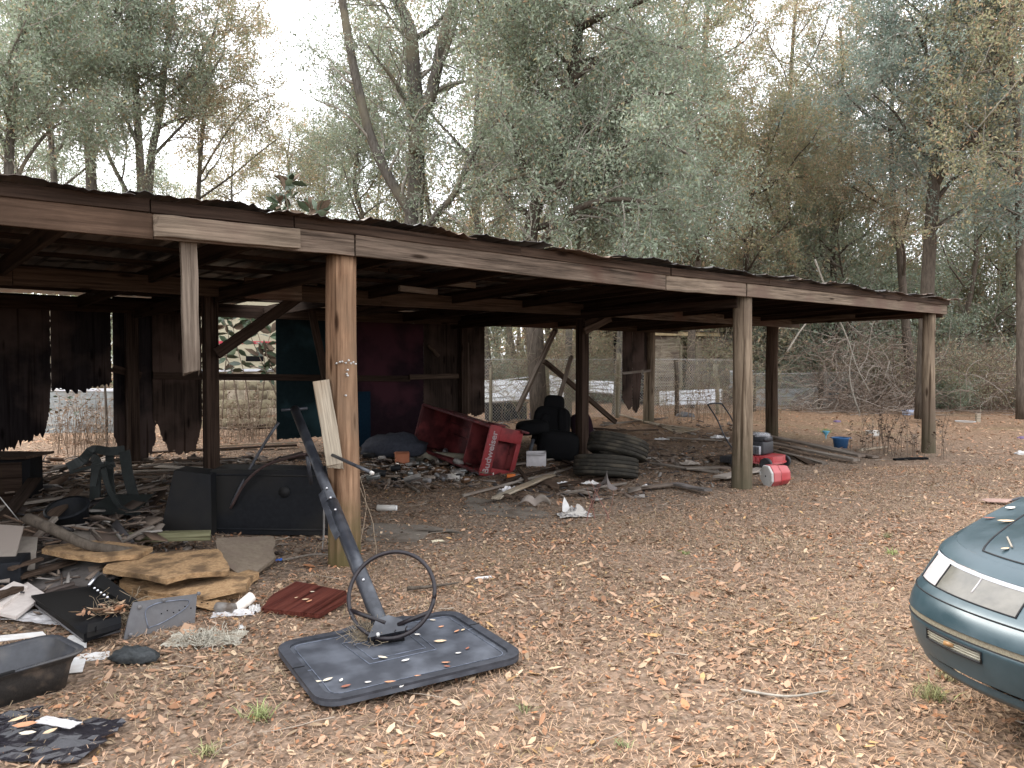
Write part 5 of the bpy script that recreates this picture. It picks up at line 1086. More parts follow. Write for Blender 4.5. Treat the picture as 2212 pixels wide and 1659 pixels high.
# ------------------------------------------------------------------ red display rack with lettering
def rack():
    A = Vector((-.449, 10.45, .10)); L_ = Vector((-.613, .782, .13)).normalized(); Uu = Vector((.22, .05, .97)); Uu = (Uu - L_ * Uu.dot(L_)).normalized(); Dd = L_.cross(Uu).normalized()
    if Dd.x < 0: Dd = -Dd
    LL, HH, DD = 1.75, .66, .56; r = root('display_rack', A, 'faded red bottle display rack on its side, white lettering on its end', 'display rack')
    def bx(name, l0, l1, u0, u1, d0, d1, m=m_red):
        c_ = A + L_ * (l0 + l1) / 2 + Uu * (u0 + u1) / 2 + Dd * (d0 + d1) / 2
        Rm = Matrix(((L_.x, Uu.x, Dd.x), (L_.y, Uu.y, Dd.y), (L_.z, Uu.z, Dd.z))); return box(name, c_, (l1 - l0, u1 - u0, d1 - d0), m, r, Rm, .008)
    bx('bottom_side', 0, LL, 0, .025, 0, DD); bx('top_side', 0, LL, HH - .025, HH, .0, DD); bx('back_panel', 0, LL, .025, HH - .025, DD - .02, DD); bx('far_end', LL - .03, LL, .025, HH - .025, 0, DD)
    bx('rim_lip', 0, LL, -.02, .02, -.02, .012); bx('rim_lip', 0, LL, HH - .02, HH + .02, -.02, .012); bx('rim_lip', LL - .02, LL + .02, 0, HH, -.02, .012)
    bx('shelf', .55, .57, .03, HH - .03, .1, DD - .02); bx('shelf_ridge', .1, LL - .1, .30, .33, DD - .05, DD - .021); bx('shelf_ridge', .1, LL - .1, .47, .49, DD - .05, DD - .021)
    lst = bx('label_strip', -.03, .0, -.02, HH + .03, -.02, .17, m_redface); bx('end_frame', -.03, .0, HH - .17, HH + .02, .172, DD + .02, m_redface); bx('end_frame', -.03, .0, 0, .10, .172, DD + .02, m_redface); bx('end_frame', -.035, -.002, .10, HH - .17, DD - .06, DD + .02, m_redface)
    bx('end_inner', .10, .12, .08, HH - .15, .17, DD - .06); bx('foot', -.07, .10, HH + .0, HH + .03, DD - .05, DD + .09); bx('foot', .4, .55, HH, HH + .025, DD - .2, DD + .03)
    f = bpy.data.curves.new('lettering', 'FONT'); f.body = 'Budweiser'; f.size = .145; f.extrude = .002; f.offset = .0022; f.align_x = 'CENTER'; f.align_y = 'CENTER'; f.space_character = .98; f.materials.append(m_whiteprint)
    n = -L_; X = Uu; Y = n.cross(X); tmp = bpy.data.objects.new('tmp', f); me = bpy.data.meshes.new_from_object(tmp); bpy.data.objects.remove(tmp); me.name = 'lettering'; o = bpy.data.objects.new('lettering', me); p = A - L_ * .034 + Uu * (HH * .47) + Dd * .075
    o.matrix_basis = Matrix(((X.x, Y.x, n.x, p.x), (X.y, Y.y, n.y, p.y), (X.z, Y.z, n.z, p.z), (0, 0, 0, 1))); link(o, lst)
m_redface = mat('red_face_paint', (.155, .016, .018), (.21, .025, .027), rough=.6, stain=(.10, .018, .018), stainscale=3)
m_whiteprint = mat('white_print', (.22, .18, .18), (.30, .25, .25), rough=.5, var=0)
rack()
# ------------------------------------------------------------------ black car seat
def rbox(name, c_, size, m, parent, rot=None, p=.35): 
    import bmesh
    bm = bmesh.new(); bmesh.ops.create_cube(bm, size=2); bmesh.ops.subdivide_edges(bm, edges=bm.edges[:], cuts=5, use_grid_fill=True)
    for v in bm.verts:
        q = v.co; k = (abs(q.x) ** 6 + abs(q.y) ** 6 + abs(q.z) ** 6) ** (1 / 6); l = q.length; d_ = q / l; s4 = (abs(d_.x) ** 4 + abs(d_.y) ** 4 + abs(d_.z) ** 4) ** -.25; v.co = Vector((d_.x * s4 * size[0] / 2, d_.y * s4 * size[1] / 2, d_.z * s4 * size[2] / 2)) if l else v.co
    me = bpy.data.meshes.new(name); bm.to_mesh(me); bm.free(); me.materials.append(m); me.polygons.foreach_set('use_smooth', np.ones(len(me.polygons), bool))
    return obj(name, me, parent, Matrix.Translation(Vector(c_)) @ (rot or Matrix.Identity(4)))
def seat():
    d = 12.3; b = gpd(1190, d); r = root('car_seat', b, 'worn black car seat with a round headrest, dumped beside the red rack', 'car seat'); rx = lambda a, b_=0: Matrix.Rotation(a, 4, 'X') @ Matrix.Rotation(b_, 4, 'Y')
    rbox('headrest', at(1197, 877, d), (.33, .15, .35), m_blackmatt, r, rx(-.2, .05)); rbox('backrest', at(1191, 922, d - .1), (.60, .24, .66), m_blackmatt, r, rx(-.25, .10)); rbox('side_bolster', at(1168, 925, d - .16), (.16, .22, .52), m_blackmatt, r, rx(-.2, .45)); rbox('side_bolster', at(1215, 915, d - .16), (.15, .2, .5), m_blackmatt, r, rx(-.2, 0))
    rbox('cushion', at(1150, 923, d - .3), (.52, .45, .20), m_blackmatt, r, rx(.1, -.1)); rbox('seat_base', at(1206, 962, d - .35), (.66, .5, .46), m_blackmatt, r, rx(0, .1)); tube('seat_rail', [at(1140, 992, d - .7), at(1152, 950, d - .5)], .03, m_steel, r, 8)
    tube('headrest_stem', [at(1191, 892, d), at(1191, 906, d - .05)], .01, m_steel, r, 6); tube('headrest_stem', [at(1203, 892, d), at(1203, 906, d - .05)], .01, m_steel, r, 6)
    d = 12.6; b = gpd(1262, d); r = root('car_seat', b, 'maroon seat back half hidden behind the square post', 'car seat'); rbox('backrest', at(1258, 928, d), (.36, .2, .55), m_maroon, r, rx(-.2, -.2)); rbox('cushion', at(1250, 955, d - .2), (.5, .4, .2), m_maroon, r)
seat()
# white carton
r = root('carton', gpd(1158, 11.4), 'open white cardboard carton in front of the black seat', 'box')
for nm, c_, sz in (('side', (-.14, 0, .11), (.01, .22, .2)), ('side', (.14, 0, .11), (.01, .22, .2)), ('side', (0, .11, .11), (.28, .01, .2)), ('side', (0, -.11, .10), (.28, .01, .17)), ('bottom', (0, 0, .01), (.28, .22, .01)), ('flap', (.0, -.14, .19), (.26, .07, .008))):
    box(nm, r.location + Vector(c_), sz, m_card2 if False else mat('white_carton', (.45, .42, .42), (.55, .52, .52), rough=.8), r, None, .001)
# ------------------------------------------------------------------ tyres
def tyre(c_, tilt, label, Ro=.39, w=.245):
    r = root('tyre', c_, label, 'tyre'); prof = []; tr_ = []
    hw = w / 2
    body = [(Ro * .60, -hw * .75), (Ro * .66, -hw * .95), (Ro * .80, -hw * 1.02), (Ro * .93, -hw * .93), (Ro * .965, -hw * .80)]
    full = body + [(Ro * .966, 0)] + [(a, -b) for a, b in body[::-1]] + [(Ro * .60, hw * .6), (Ro * .62, hw * .3), (Ro * .92, hw * .5), (Ro * .93, 0), (Ro * .92, -hw * .5), (Ro * .62, -hw * .3), (Ro * .60, -hw * .75)]
    Mx = Matrix.Translation(Vector(c_)) @ tilt; lathe('sidewall', full, m_tread, r, Mx, 44)
    # five tread ribs, real geometry between the grooves
    edges = np.linspace(-hw * .86, hw * .86, 6)
    for i in range(5):
        z0, z1 = edges[i] + .003, edges[i + 1] - .003; ro = Ro * (1. if i not in (0, 4) else .986); ri = Ro * .962
        lathe('tread_rib', [(ri, z0), (ro - .004, z0), (ro, z0 + .004), (ro, z1 - .004), (ro - .004, z1), (ri, z1)], m_tread, r, Mx, 56)
pb = gpd(1314, 10.35); tyre(pb + Vector((0, .25, .15)), Matrix.Rotation(R(-11), 4, 'X') @ Matrix.Rotation(R(4), 4, 'Y'), 'lower of two worn car tyres lying flat inside the shed', Ro=.45, w=.29)
tyre(pb + Vector((.20, .50, .40)), Matrix.Rotation(R(-14), 4, 'X') @ Matrix.Rotation(R(13), 4, 'Y'), 'upper worn tyre resting tilted on the other tyre', Ro=.43, w=.28)
# ------------------------------------------------------------------ lawn mower
def mower():
    b = gp(1672, 1012); b = gpd(1644, 11.67); th = R(-45); r = root('lawn_mower', b, 'red push lawn mower with a black engine standing behind the second grey post', 'lawn mower'); Rm = Matrix.Rotation(th, 4, 'Z')
    def P(x, y, z): return b + (Rm @ Vector((x, y, z)))
    m_eng = mat('black_engine', (.02, .02, .022), (.035, .035, .038), rough=.5); m_cyl = mat('grey_engine_fins', (.25, .25, .26), (.33, .33, .34), rough=.5, metal=.4)
    # deck: front is +x
    deck = [(-.30, -.26), (.20, -.27), (.30, -.2), (.34, 0), (.30, .2), (.20, .27), (-.30, .26)]
    slab('deck', deck, .10, m_redbright, r, Matrix.Translation(P(0, 0, .15)) @ Rm); slab('deck_lip', [(a * 1.05, b_ * 1.05) for a, b_ in deck], .02, m_redbright, r, Matrix.Translation(P(0, 0, .10)) @ Rm)
    for i in range(4): box('deck_groove', P(.02 + .07 * i, -.272, .15), (.045, .012, .07), m_redbright, r, th, .004)
    box('rear_flap', P(-.42, -.05, .10), (.26, .42, .10), m_eng, r, th, .02)
    box('engine', P(-.02, 0, .31), (.30, .34, .20), m_eng, r, th, .03); rbox('engine_shroud', P(0, 0, .44), (.30, .32, .10), m_eng, r, Rm); tube('starter_cover', [P(0, 0, .47), P(0, 0, .50)], .09, m_eng, r, 18)
    rbox('clear_bag', P(.02, -.02, .49), (.24, .22, .10), clear_mat('cloudy_plastic_bag', (.5, .5, .52), .2, .35), r)
    box('muffler', P(.03, -.20, .28), (.14, .06, .13), m_cyl, r, th, .015)
    for i in range(5): box('cooling_fin', P(.035 + .022 * i - .04, -.233, .28), (.008, .01, .11), m_eng, r, th, .001)
    tube('fuel_cap', [P(.12, -.12, .42), P(.12, -.12, .46)], .028, m_eng, r, 12)
    for x, y, rad in ((.24, -.30, .095), (.24, .30, .095), (-.24, -.30, .105), (-.24, .30, .105)):
        w = obj('wheel', mesh_np('wheel', [(0, 0, 0)] * 3, faces=[(0, 1, 2)], mats=[m_eng]), r) if False else lathe('wheel', [(.0, -.02), (rad * .5, -.022), (rad * .62, -.015), (rad * .8, -.025), (rad, -.018), (rad, .018), (rad * .8, .025), (rad * .6, .015), (0, .02)], m_eng, r, Matrix.Translation(P(x, y, rad)) @ Rm @ Matrix.Rotation(R(90), 4, 'X'), 24)
        lathe('hub', [(0, -.03), (.02, -.03), (.025, -.02), (.0, -.02)], m_cyl, w, Matrix.Translation(P(x, y, rad)) @ Rm @ Matrix.Rotation(R(90) * (1 if y < 0 else -1), 4, 'X'), 12)
    for y in (-.22, .22): tube('handle_bar', bez([P(-.28, y, .2), P(-.48, y, .45), P(-.62, y, .72), P(-.78, y * .98, .93)], 4), .012, m_eng, r, 8)
    tube('handle_grip', bez([P(-.78, -.216, .93), P(-.80, -.1, .945), P(-.80, .1, .945), P(-.78, .216, .93)], 4), .013, m_eng, r, 8)
    tube('pull_cord', bez([P(.0, .05, .49), P(-.3, .15, .5), P(-.5, .2, .55)], 4), .003, m_eng, r, 5)
mower()
# red and white plastic cooler lying on its side
def jug():
    b = gp(1672, 1050); b.z = float(gh(b.x, b.y)); r = root('cooler', b, 'red plastic jug cooler lying on its side with a white octagonal lid face', 'cooler'); th = R(14)
    import bmesh
    def frus(name, x0, x1, a0, a1, m, n=8, c0=.13):
        vs = []; fs = []
        for x, a in ((x0, a0), (x1, a1)):
            for k in range(n): g_ = 2 * math.pi * (k + .5) / n; rr = a / math.cos(math.pi / n) * (1. if n > 4 else 1); vs.append((x, rr * math.cos(g_), rr * math.sin(g_)))
        for k in range(n): fs.append((k, (k + 1) % n, n + (k + 1) % n, n + k))
        fs.append(tuple(range(n - 1, -1, -1))); fs.append(tuple(range(n, 2 * n)))
        o = obj(name, mesh_np(name, vs, faces=fs, mats=[m]), r, Matrix.Translation(b + Vector((0, 0, c0))) @ Matrix.Rotation(th, 4, 'Z') @ Matrix.Rotation(R(-3), 4, 'Y')); md = o.modifiers.new('b', 'BEVEL'); md.width = .012; md.segments = 3; return o
    frus('body', -.09, .02, .142, .138, m_redbright, c0=.135); frus('body_top', .02, .17, .137, .118, m_redbright, c0=.135); frus('lid', -.125, -.093, .135, .142, m_white, c0=.135)
    F_ = Matrix.Translation(b + Vector((0, 0, .135))) @ Matrix.Rotation(th, 4, 'Z') @ Matrix.Rotation(R(-3), 4, 'Y')
    tube('spout_hole', [F_ @ Vector((-.122, 0, .0)), F_ @ Vector((-.128, 0, .0))], .012, m_blackmatt, r, 10); box('spout', F_ @ Vector((-.12, .13, .02)), (.03, .04, .05), m_white, r, th, .008); tube('seam', [F_ @ Vector((.02, .14 * math.cos(a), .14 * math.sin(a))) for a in np.linspace(0, 6.283, 25)], .003, m_redbright, r, 5)
jug()
# blue tub, small things in the yard
def pail(px, py, rt, rb, h, m, label, name='tub', cat='tub', handle=False, tilt=0):
    b = gp(px, py); r = root(name, b, label, cat); Mx = Matrix.Translation(b) @ Matrix.Rotation(tilt, 4, 'X')
    lathe('body', [(0, .01), (rb, .0), (rb + (rt - rb) * .8, h * .86), (rt * .985, h * .87), (rt, h * .9), (rt * .98, h), (rt * .95, h), (rt * .93, h * .9), (rb * .96, .015), (0, .018)], m, r, Mx, 32); lathe('rim', [(rt * .99, h * .93), (rt * 1.05, h * .94), (rt * 1.05, h * 1.0), (rt * .98, h * 1.01)], m, r, Mx, 32)
    if handle:
        for s_ in (-1, 1): box('handle', b + Vector((s_ * rt * 1.06, 0, h * .96)), (.05, .10, .02), m, r, None, .006)
pail(1816, 968, .150, .115, .20, mat('blue_plastic', (.035, .11, .25), (.05, .14, .30), rough=.5), 'round blue plastic tub standing beside the stacked boards', handle=True)
m_teal2 = mat('teal_blue_plastic', (.03, .20, .26), (.05, .26, .32), rough=.5)
pail(1548, 872, .13, .11, .26, m_teal2, 'teal plastic pail among the weeds left of the second grey post', 'pail', 'pail')
r = root('container', gp(1885, 942), 'white plastic container lying in the leaves right of the blue tub', 'container'); box('body', r.location + Vector((0, 0, .05)), (.24, .16, .11), m_white, r, .3, .02); box('lid', r.location + Vector((0, 0, .11)), (.26, .18, .015), m_white, r, .3, .005)
r = root('plastic_crate', gp(1961, 897), 'small blue-grey plastic box lying far back in the leaves', 'box'); mm = mat('blue_grey_plastic', (.33, .37, .48), (.40, .44, .55), rough=.5); box('body', r.location + Vector((0, 0, .07)), (.26, .2, .14), mm, r, .5, .02); box('lid', r.location + Vector((0, 0, .145)), (.28, .22, .02), mm, r, .5, .005)
r = root('wooden_block', gp(2112, 912), 'pale wooden block standing in the far leaves near the right trees', 'block'); box('block_body', r.location + Vector((0, 0, .11)), (.12, .08, .24), m_boardpale, r, .2, .01)
q = gp(2085, 913); o = tube('hoop_ring', [q + Vector((.24 * math.cos(a), .24 * math.sin(a), .03)) for a in np.linspace(0, 6.28, 33)], .011, m_white, None, 6); props(o, 'thin white ring lying flat in the far leaves', 'ring')
m_fun = mat('cyan_plastic', (.10, .30, .42), (.14, .38, .5), rough=.5)
r = root('funnel', gp(1784, 948), 'small light blue funnel in the green weed patch', 'funnel'); lathe('cone', [(.008, 0), (.012, .06), (.07, .15), (.075, .16), (.068, .155), (.01, .07)], m_fun, r, Matrix.Translation(r.location), 16); tube('spout', [r.location, r.location + Vector((0, 0, .06))], .009, m_fun, r, 8)
blob('scrap', gp(1808, 912), (.09, .07, .05), m_purple, 'tiny purple scrap in the leaves beyond the green weed patch', 'scrap', 5)
blob('scrap', gp(2206, 948), (.08, .07, .05), m_purple, 'purple-blue scrap at the right edge of the yard', 'scrap', 6)
blob('rag', gp(2205, 982), (.10, .08, .06), m_paper, 'white crumpled paper at the right edge of the yard', 'paper', 8)
blob('rag', gp(1480, 900), (.25, .2, .13), m_greypl, 'dark crumpled rag at the foot of the back corner post', 'rag', 9)
blob('foil', gp(1885, 1012), (.05, .04, .02), m_paper, 'small pale litter scrap in the bright leaves', 'litter', 11) if False else None
# shovel-like blade by the car
r = root('shovel', gp(2150, 1090), 'rusty shovel blade lying in the leaves behind the car hood', 'shovel'); m_rust = mat('rusty_steel', (.22, .13, .10), (.33, .23, .19), rough=.6, metal=.3); slab('blade', [(-.16, -.06), (-.10, -.09), (.08, -.09), (.16, -.03), (.16, .03), (.08, .09), (-.10, .07)], .006, m_rust, r, Matrix.Translation(r.location + Vector((0, 0, .03))) @ Matrix.Rotation(R(-15), 4, 'Z'), bulge=lambda x, y: .03 - y * y * 3); tube('shaft', bez([r.location + Vector((.14, -.04, .04)), r.location + Vector((.3, .0, .07)), r.location + Vector((.55, .04, .05)), r.location + Vector((1.1, .1, .03))], 4), .015, m_steel, r, 8)
# ------------------------------------------------------------------ boards, sticks and scrap
def gb(name, a, b, w, t, m, label, cat='board', la=None, lb=None, n=(0, 0, 1), **k):
    la = t / 2 + .005 if la is None else la; lb = t / 2 + .005 if lb is None else lb
    o = board(name, gp(a[0], a[1], la), gp(b[0], b[1], lb), w, t, m, n=n, **k); return props(o, label, cat)
# long planks right of the mower
gb('plank', (1602, 930), (1862, 985), .14, .035, m_board, 'longest grey plank on top of the stack, farthest from the shed post', la=.07, lb=.10, seg=8)
gb('plank', (1604, 944), (1850, 995), .14, .035, m_board, 'second long grey plank, front edge of the stack right of the mower', la=.09, lb=.06, seg=8)
gb('plank', (1640, 938), (1892, 988), .14, .035, m_board, 'plank whose pale end reaches farthest right in the stack', la=.03, lb=.03, seg=8)
gb('plank', (1600, 955), (1782, 1002), .10, .03, m_board, 'narrow plank end between mower wheel and the stack', la=.02, lb=.02)
gb('plank', (1690, 970), (1752, 1003), .12, .03, m_boardbrown, 'short dull plank right beside the mower wheel', la=.02, lb=.02)
gb('plank', (1588, 935), (1700, 960), .12, .035, m_boardbrown, 'dark plank under the stack near the grey post', la=.03, lb=.03)
gb('plank', (1932, 993), (2002, 990), .09, .03, m_blackmatt, 'black flat board at the foot of the far corner post')
gb('stick', (1858, 972), (1916, 966), .05, .04, m_boardpale, 'pale curved stick among the dead weeds by the corner post', 'stick')
# boards inside, behind the tyres and towards the back
gb('plank', (1425, 920), (1500, 938), .10, .03, m_board, 'grey board leading to the fanned pale slats')
for k in range(7):
    gb('slat', (1404 + k * 8, 912 + k * 1.5), (1468 + k * 7, 936 - k * 1.5), .07, .02, m_boardpale, 'pale slat in the fanned row inside the back corner', 'slat', la=.02 + .01 * k, lb=.02 + .01 * k); list(COL.objects)[-1]['group'] = 'fanned pale slats'
for i, (a, b, w, m, lab) in enumerate([((1300, 918), (1440, 902), .09, m_board, 'long pale lath lying before the back corner post'), ((1290, 935), (1420, 928), .08, m_boardbrown, 'brown lath left of the fanned slats'), ((1440, 945), (1560, 952), .05, m_board, 'thin lath pointing to the second grey post'), ((1280, 925), (1350, 930), .12, m_beamdark, 'dark board end beside the square post'), ((1340, 896), (1420, 918), .08, m_boardpale, 'pale strip under the rotten slab wall'),
        ((1405, 1000), (1560, 1022), .09, m_board, 'thin plank slanting toward the foot of the second grey post'), ((1530, 990), (1562, 986), .14, m_boardbrown, 'board end touching the left side of the second grey post'), ((1480, 1012), (1575, 1010), .15, m_board, 'flat grey board just left of the second grey post'), ((1555, 1032), (1660, 1010), .20, m_cardlight, 'pale flat fibre sheet right behind the second grey post'),
        ((1360, 1058), (1462, 1046), .10, m_board, 'short weathered board lying in front of the tyres'), ((1455, 1046), (1530, 1060), .12, m_card, 'broken brown flake lying right of the short weathered board'),
        ((1070, 1078), (1192, 1026), .10, m_boardpale, 'pale board slanting up in front of the red rack'), ((1000, 1072), (1230, 1012), .035, m_board, 'long pale lath crossing in front of the red rack'), ((1088, 1008), (1230, 985), .09, m_board, 'weathered board resting by the carton and tyres'), ((1090, 1038), (1232, 1003), .05, m_beamdark, 'dark board frame piece left of the tyres'), ((1180, 978), (1252, 1010), .07, m_beamdark, 'dark scrap board leaning on the lower tyre'),
        ((1120, 1012), (1138, 1040), .05, m_boardbrown, 'short brown stub between the frame boards'), ((1185, 1052), (1350, 1026), .05, m_beamdark, 'dark stick lying against the tyre'), ((1200, 1068), (1352, 1044), .03, m_board, 'thin broken lath in front of the lower tyre')]):
    gb('plank', a, b, w, .028, m, lab, la=.03 + .02 * (i % 3), lb=.03 + .02 * ((i + 1) % 3), seg=4, warp=.006)
# bark and curled paper strips in front of the tyres
def curl(p, L, w, ang, m, label, cat, amp=.06, turns=1., name='bark_strip', tw=.4):
    n = 14; vs = []; fs = []
    for i in range(n + 1):
        f = i / n; x = (f - .5) * L; z = amp * abs(math.sin(f * math.pi * turns)) + .01; y = .05 * L * math.sin(f * 4)
        for k, s_ in enumerate((-1, -.3, .4, 1)): vs.append((x, y + s_ * w / 2 * math.cos(tw * f * 3), z + abs(s_) * w * .25 + s_ * w / 2 * math.sin(tw * f * 3) + w * .25))
    for i in range(n):
        for k in range(3): a = i * 4 + k; fs.append((a, a + 4, a + 5, a + 1))
    o = obj(name, mesh_np(name, vs, faces=fs, mats=[m], smooth_=True), None, Matrix.Translation(Vector(p)) @ Matrix.Rotation(ang, 4, 'Z')); md = o.modifiers.new('t', 'SOLIDIFY'); md.thickness = .005; return props(o, label, cat)
curl(gp(1155, 1098), .34, .09, -.1, m_cardlight, 'curled pale cardboard strip below the slanting board', 'cardboard', .05, 2, tw=.8)
curl(gp(1180, 1065), .40, .10, -.7, m_boardbrown, 'curled brown bark strip in front of the lath pile', 'bark', .08, 1)
curl(gp(1308, 1068), .30, .16, -1.0, m_card, 'bent cardboard piece standing before the lower tyre', 'cardboard', .12, 1, tw=1.)
curl(gp(1250, 1075), .34, .05, .2, m_board, 'thin curled wood strip left of the bent cardboard', 'bark', .03, 1)
curl(gp(1110, 1088), .36, .07, .1, m_boardbrown, 'dark curled strip at the left of the curled cardboard', 'bark', .05, 2)
def crumple(p, size, m, label, cat, seed, name='crumpled_paper', n=9):
    """sheet folded into sharp creases"""
    rr = random.Random(seed); vs = []; fs = []
    H = [[rr.uniform(0, 1) for _ in range(n + 1)] for _ in range(n + 1)]
    for j in range(n + 1):
        for i in range(n + 1):
            u, v = i / n - .5, j / n - .5; e = max(0, 1 - 2.2 * (u * u + v * v) ** .5); vs.append((u * size[0] + rr.uniform(-.35, .35) * size[0] / n, v * size[1] + rr.uniform(-.35, .35) * size[1] / n, (.45 * H[i][j] + .55 * H[i//2][j//2]) ** 1.3 * size[2] * (.3 + .6 * e)))
    for j in range(n):
        for i in range(n): a = j * (n + 1) + i; fs += [(a, a + 1, a + n + 2), (a, a + n + 2, a + n + 1)]
    o = obj(name, mesh_np(name, vs, faces=fs, mats=[m]), None, Matrix.Translation(Vector(p) + Vector((0, 0, .004))) @ Matrix.Rotation(rr.uniform(-.4, .4), 4, 'Z')); md = o.modifiers.new('t', 'SOLIDIFY'); md.thickness = .003; return props(o, label, cat)
m_bag = mat('printed_paper_bag', (.27, .25, .225), (.38, .355, .32), sc=(4, 30, 4), rough=.8, nscale=2, stain=(.14, .13, .125), stainscale=18, sramp=(.5, .56))
crumple(gp(1240, 1117), (.34, .24, .20), m_bag, 'crumpled white paper bag with grey print in front of the shed', 'paper bag', 4, 'paper_bag')
o = slab('bag_flap', [(-.05, 0), (.06, 0), (.03, .10), (0, .17), (-.03, .1)], .004, m_paper, None, frame(gp(1224, 1108), (1, .3, 0), (.1, -1, .5))); props(o, 'pointed white paper flap sticking up left of the crumpled bag', 'paper')
crumple(gp(1212, 1050, .02), (.24, .12, .12), clear_mat('cloudy_wrap', (.55, .53, .52), .3, .7), 'cloudy plastic wrap between lath and lower tyre', 'plastic wrap', 5)
crumple(gp(1275, 1048, .02), (.22, .10, .10), m_paper, 'white plastic scrap in front of the lower tyre', 'plastic scrap', 6)
crumple(gp(1395, 1056, .02), (.16, .12, .10), m_paper, 'crumpled white paper cup right of the lower tyre', 'paper', 7)
crumple(gp(1100, 1062, .02), (.24, .16, .12), clear_mat('cloudy_wrap', (.55, .53, .52), .3, .7), 'clear plastic bag caught under the slanting pale board', 'plastic bag', 8)
crumple(gp(1490, 1004, .02), (.3, .2, .14), m_cardlight, 'torn brown paper heap left of the second grey post', 'paper', 9)
crumple(gp(1555, 948, .02), (.35, .25, .14), clear_mat('cloudy_wrap', (.55, .53, .52), .3, .7), 'clear plastic bag behind the second grey post', 'plastic bag', 10)
crumple(gp(1430, 950, .02), (.28, .2, .08), clear_mat('cloudy_wrap', (.55, .53, .52), .3, .7), 'thin plastic film on the sandy floor before the fanned slats', 'plastic film', 11)
crumple(gp(1043, 1252), (.13, .05, .02), m_paper, 'small white paper scrap in the open leaves right of the hoop', 'paper', 12)
crumple(gp(945, 1172), (.11, .07, .03), mat('cream_leafy_scrap', (.5, .43, .30), (.6, .53, .38)), 'cream coloured scrap near the thick post, in the leaves', 'scrap', 13)
crumple(gp(523, 1360), (.03, .07, .01), m_paper, 'thin white splinter of paper left of the backboard', 'paper', 14)
crumple(gp(604, 1215), (.06, .04, .04), mat('blue_scrap', (.03, .10, .35), (.04, .13, .42)), 'small blue plastic scrap beside the broken particle board', 'scrap', 15)
crumple(gp(1640, 1100) if False else gp(1735, 1045), (.5, .2, .015), mat('ash', (.5, .46, .44), (.6, .56, .54)), 'pale ashy patch in the leaves beside the red cooler', 'ash', 16) if False else None
tube('branch', bez([gp(880, 1400 - 125, .02), gp(905, 1273, .03), gp(950, 1268, .03), gp(990, 1262, .02)], 4), np.linspace(.016, .006, 13), m_barkdark, None, 7); props(list(COL.objects)[-1], 'dark bent branch lying behind the rim on the leaves', 'branch')
tube('branch', bez([gp(610, 1213, .02), gp(680, 1200, .03), gp(760, 1205, .02)], 4), np.linspace(.01, .006, 9), m_board, None, 6); props(list(COL.objects)[-1], 'thin pale stick crossing the foot of the thick post', 'stick')
tube('branch', bez([gp(1790, 1500, .015), gp(1700, 1512, .02), gp(1600, 1498, .015)], 4), np.linspace(.004, .007, 9), m_twig, None, 6); props(list(COL.objects)[-1], 'forked pale twig lying in the leaves at the lower right', 'twig')
# seedlings
weed(gp(800, 1205), .85, 2, 'dry seedling stalks growing right beside the thick reddish post', dens=3, leaf=.03)
weed(gp(1290, 1128), .45, 5, 'reddish bare seedling spreading in front of the tyres', dens=0, lean=.5, col=((.22, .10, .08), (.28, .15, .11)))
weed(gp(705, 1195), .35, 2, 'little dry plant between the hoop base and the thick post', dens=4, leaf=.025)
weed(gp(1752, 1050), .28, 1, 'tiny dark weed right of the red cooler', dens=6, leaf=.03)
tube('pipe_stub', bez([gp(697, 1190), gp(697, 1190) + Vector((.01, 0, .12)), at(700, 1085, 6.4)], 4), .008, m_galv, None, 6); props(list(COL.objects)[-1], 'thin pipe stub standing between the hoop base and the post', 'pipe')
# cans and bottles
m_can = mat('brown_glass', (.05, .028, .015), (.09, .05, .03), rough=.15, spec=.6); m_canw = mat('pale_can', (.15, .14, .13), (.24, .22, .20), rough=.5, stain=(.08, .06, .045), stainscale=9); m_orange = mat('orange_plastic', (.5, .13, .03), (.6, .17, .04), rough=.5); m_glassg = mat('clear_jar', (.08, .08, .075), (.13, .13, .12), rough=.1, spec=.7)
def can(p, L, r_, ang, m, label, name='can', cat='can', tilt=0., cap=None, neck=False):
    q = Vector(p); d = Vector((math.cos(ang), math.sin(ang), tilt)).normalized(); ro = root(name, q, label, cat); a = q + Vector((0, 0, r_ * .9)) - d * L / 2; b = q + Vector((0, 0, r_ * .9)) + d * L / 2
    if neck:
        tube('body', [a, a.lerp(b, .62), a.lerp(b, .72), a.lerp(b, .8), b], [r_, r_, r_ * .8, r_ * .4, r_ * .36], m, ro, 12)
    else: tube('body', [a, a.lerp(b, .03), a.lerp(b, .97), b], [r_ * .88, r_, r_, r_ * .88], m, ro, 14)
    if cap: tube('cap', [b, b + d * .02], r_ * (.45 if neck else .9), cap, ro, 12)
can(gp(1105, 1035), .12, .035, -.2, m_orange, 'orange pill bottle with a white cap at the foot of the red rack', 'bottle', 'bottle', cap=m_white)
can(gp(1122, 1036), .10, .035, -.1, m_canw, 'white and blue plastic bottle right of the orange one', 'bottle', 'bottle', cap=m_white)
can(gp(1062, 1028), .05, .035, .3, m_white, 'small white bottle cap leaning on the rack corner', 'cap', 'cap'); can(gp(982, 1040), .12, .055, -.3, m_white, 'white plastic cup lying left of the rack corner', 'cup', 'cup')
can(gp(834, 1105), .20, .035, -.1, m_white, 'white cardboard tube lying on the sand right of the thick post', 'tube', 'tube', cap=m_paper)
cs = ['brown bottle in the trash heap between the thick post and the red rack']
bt = random.Random(9)
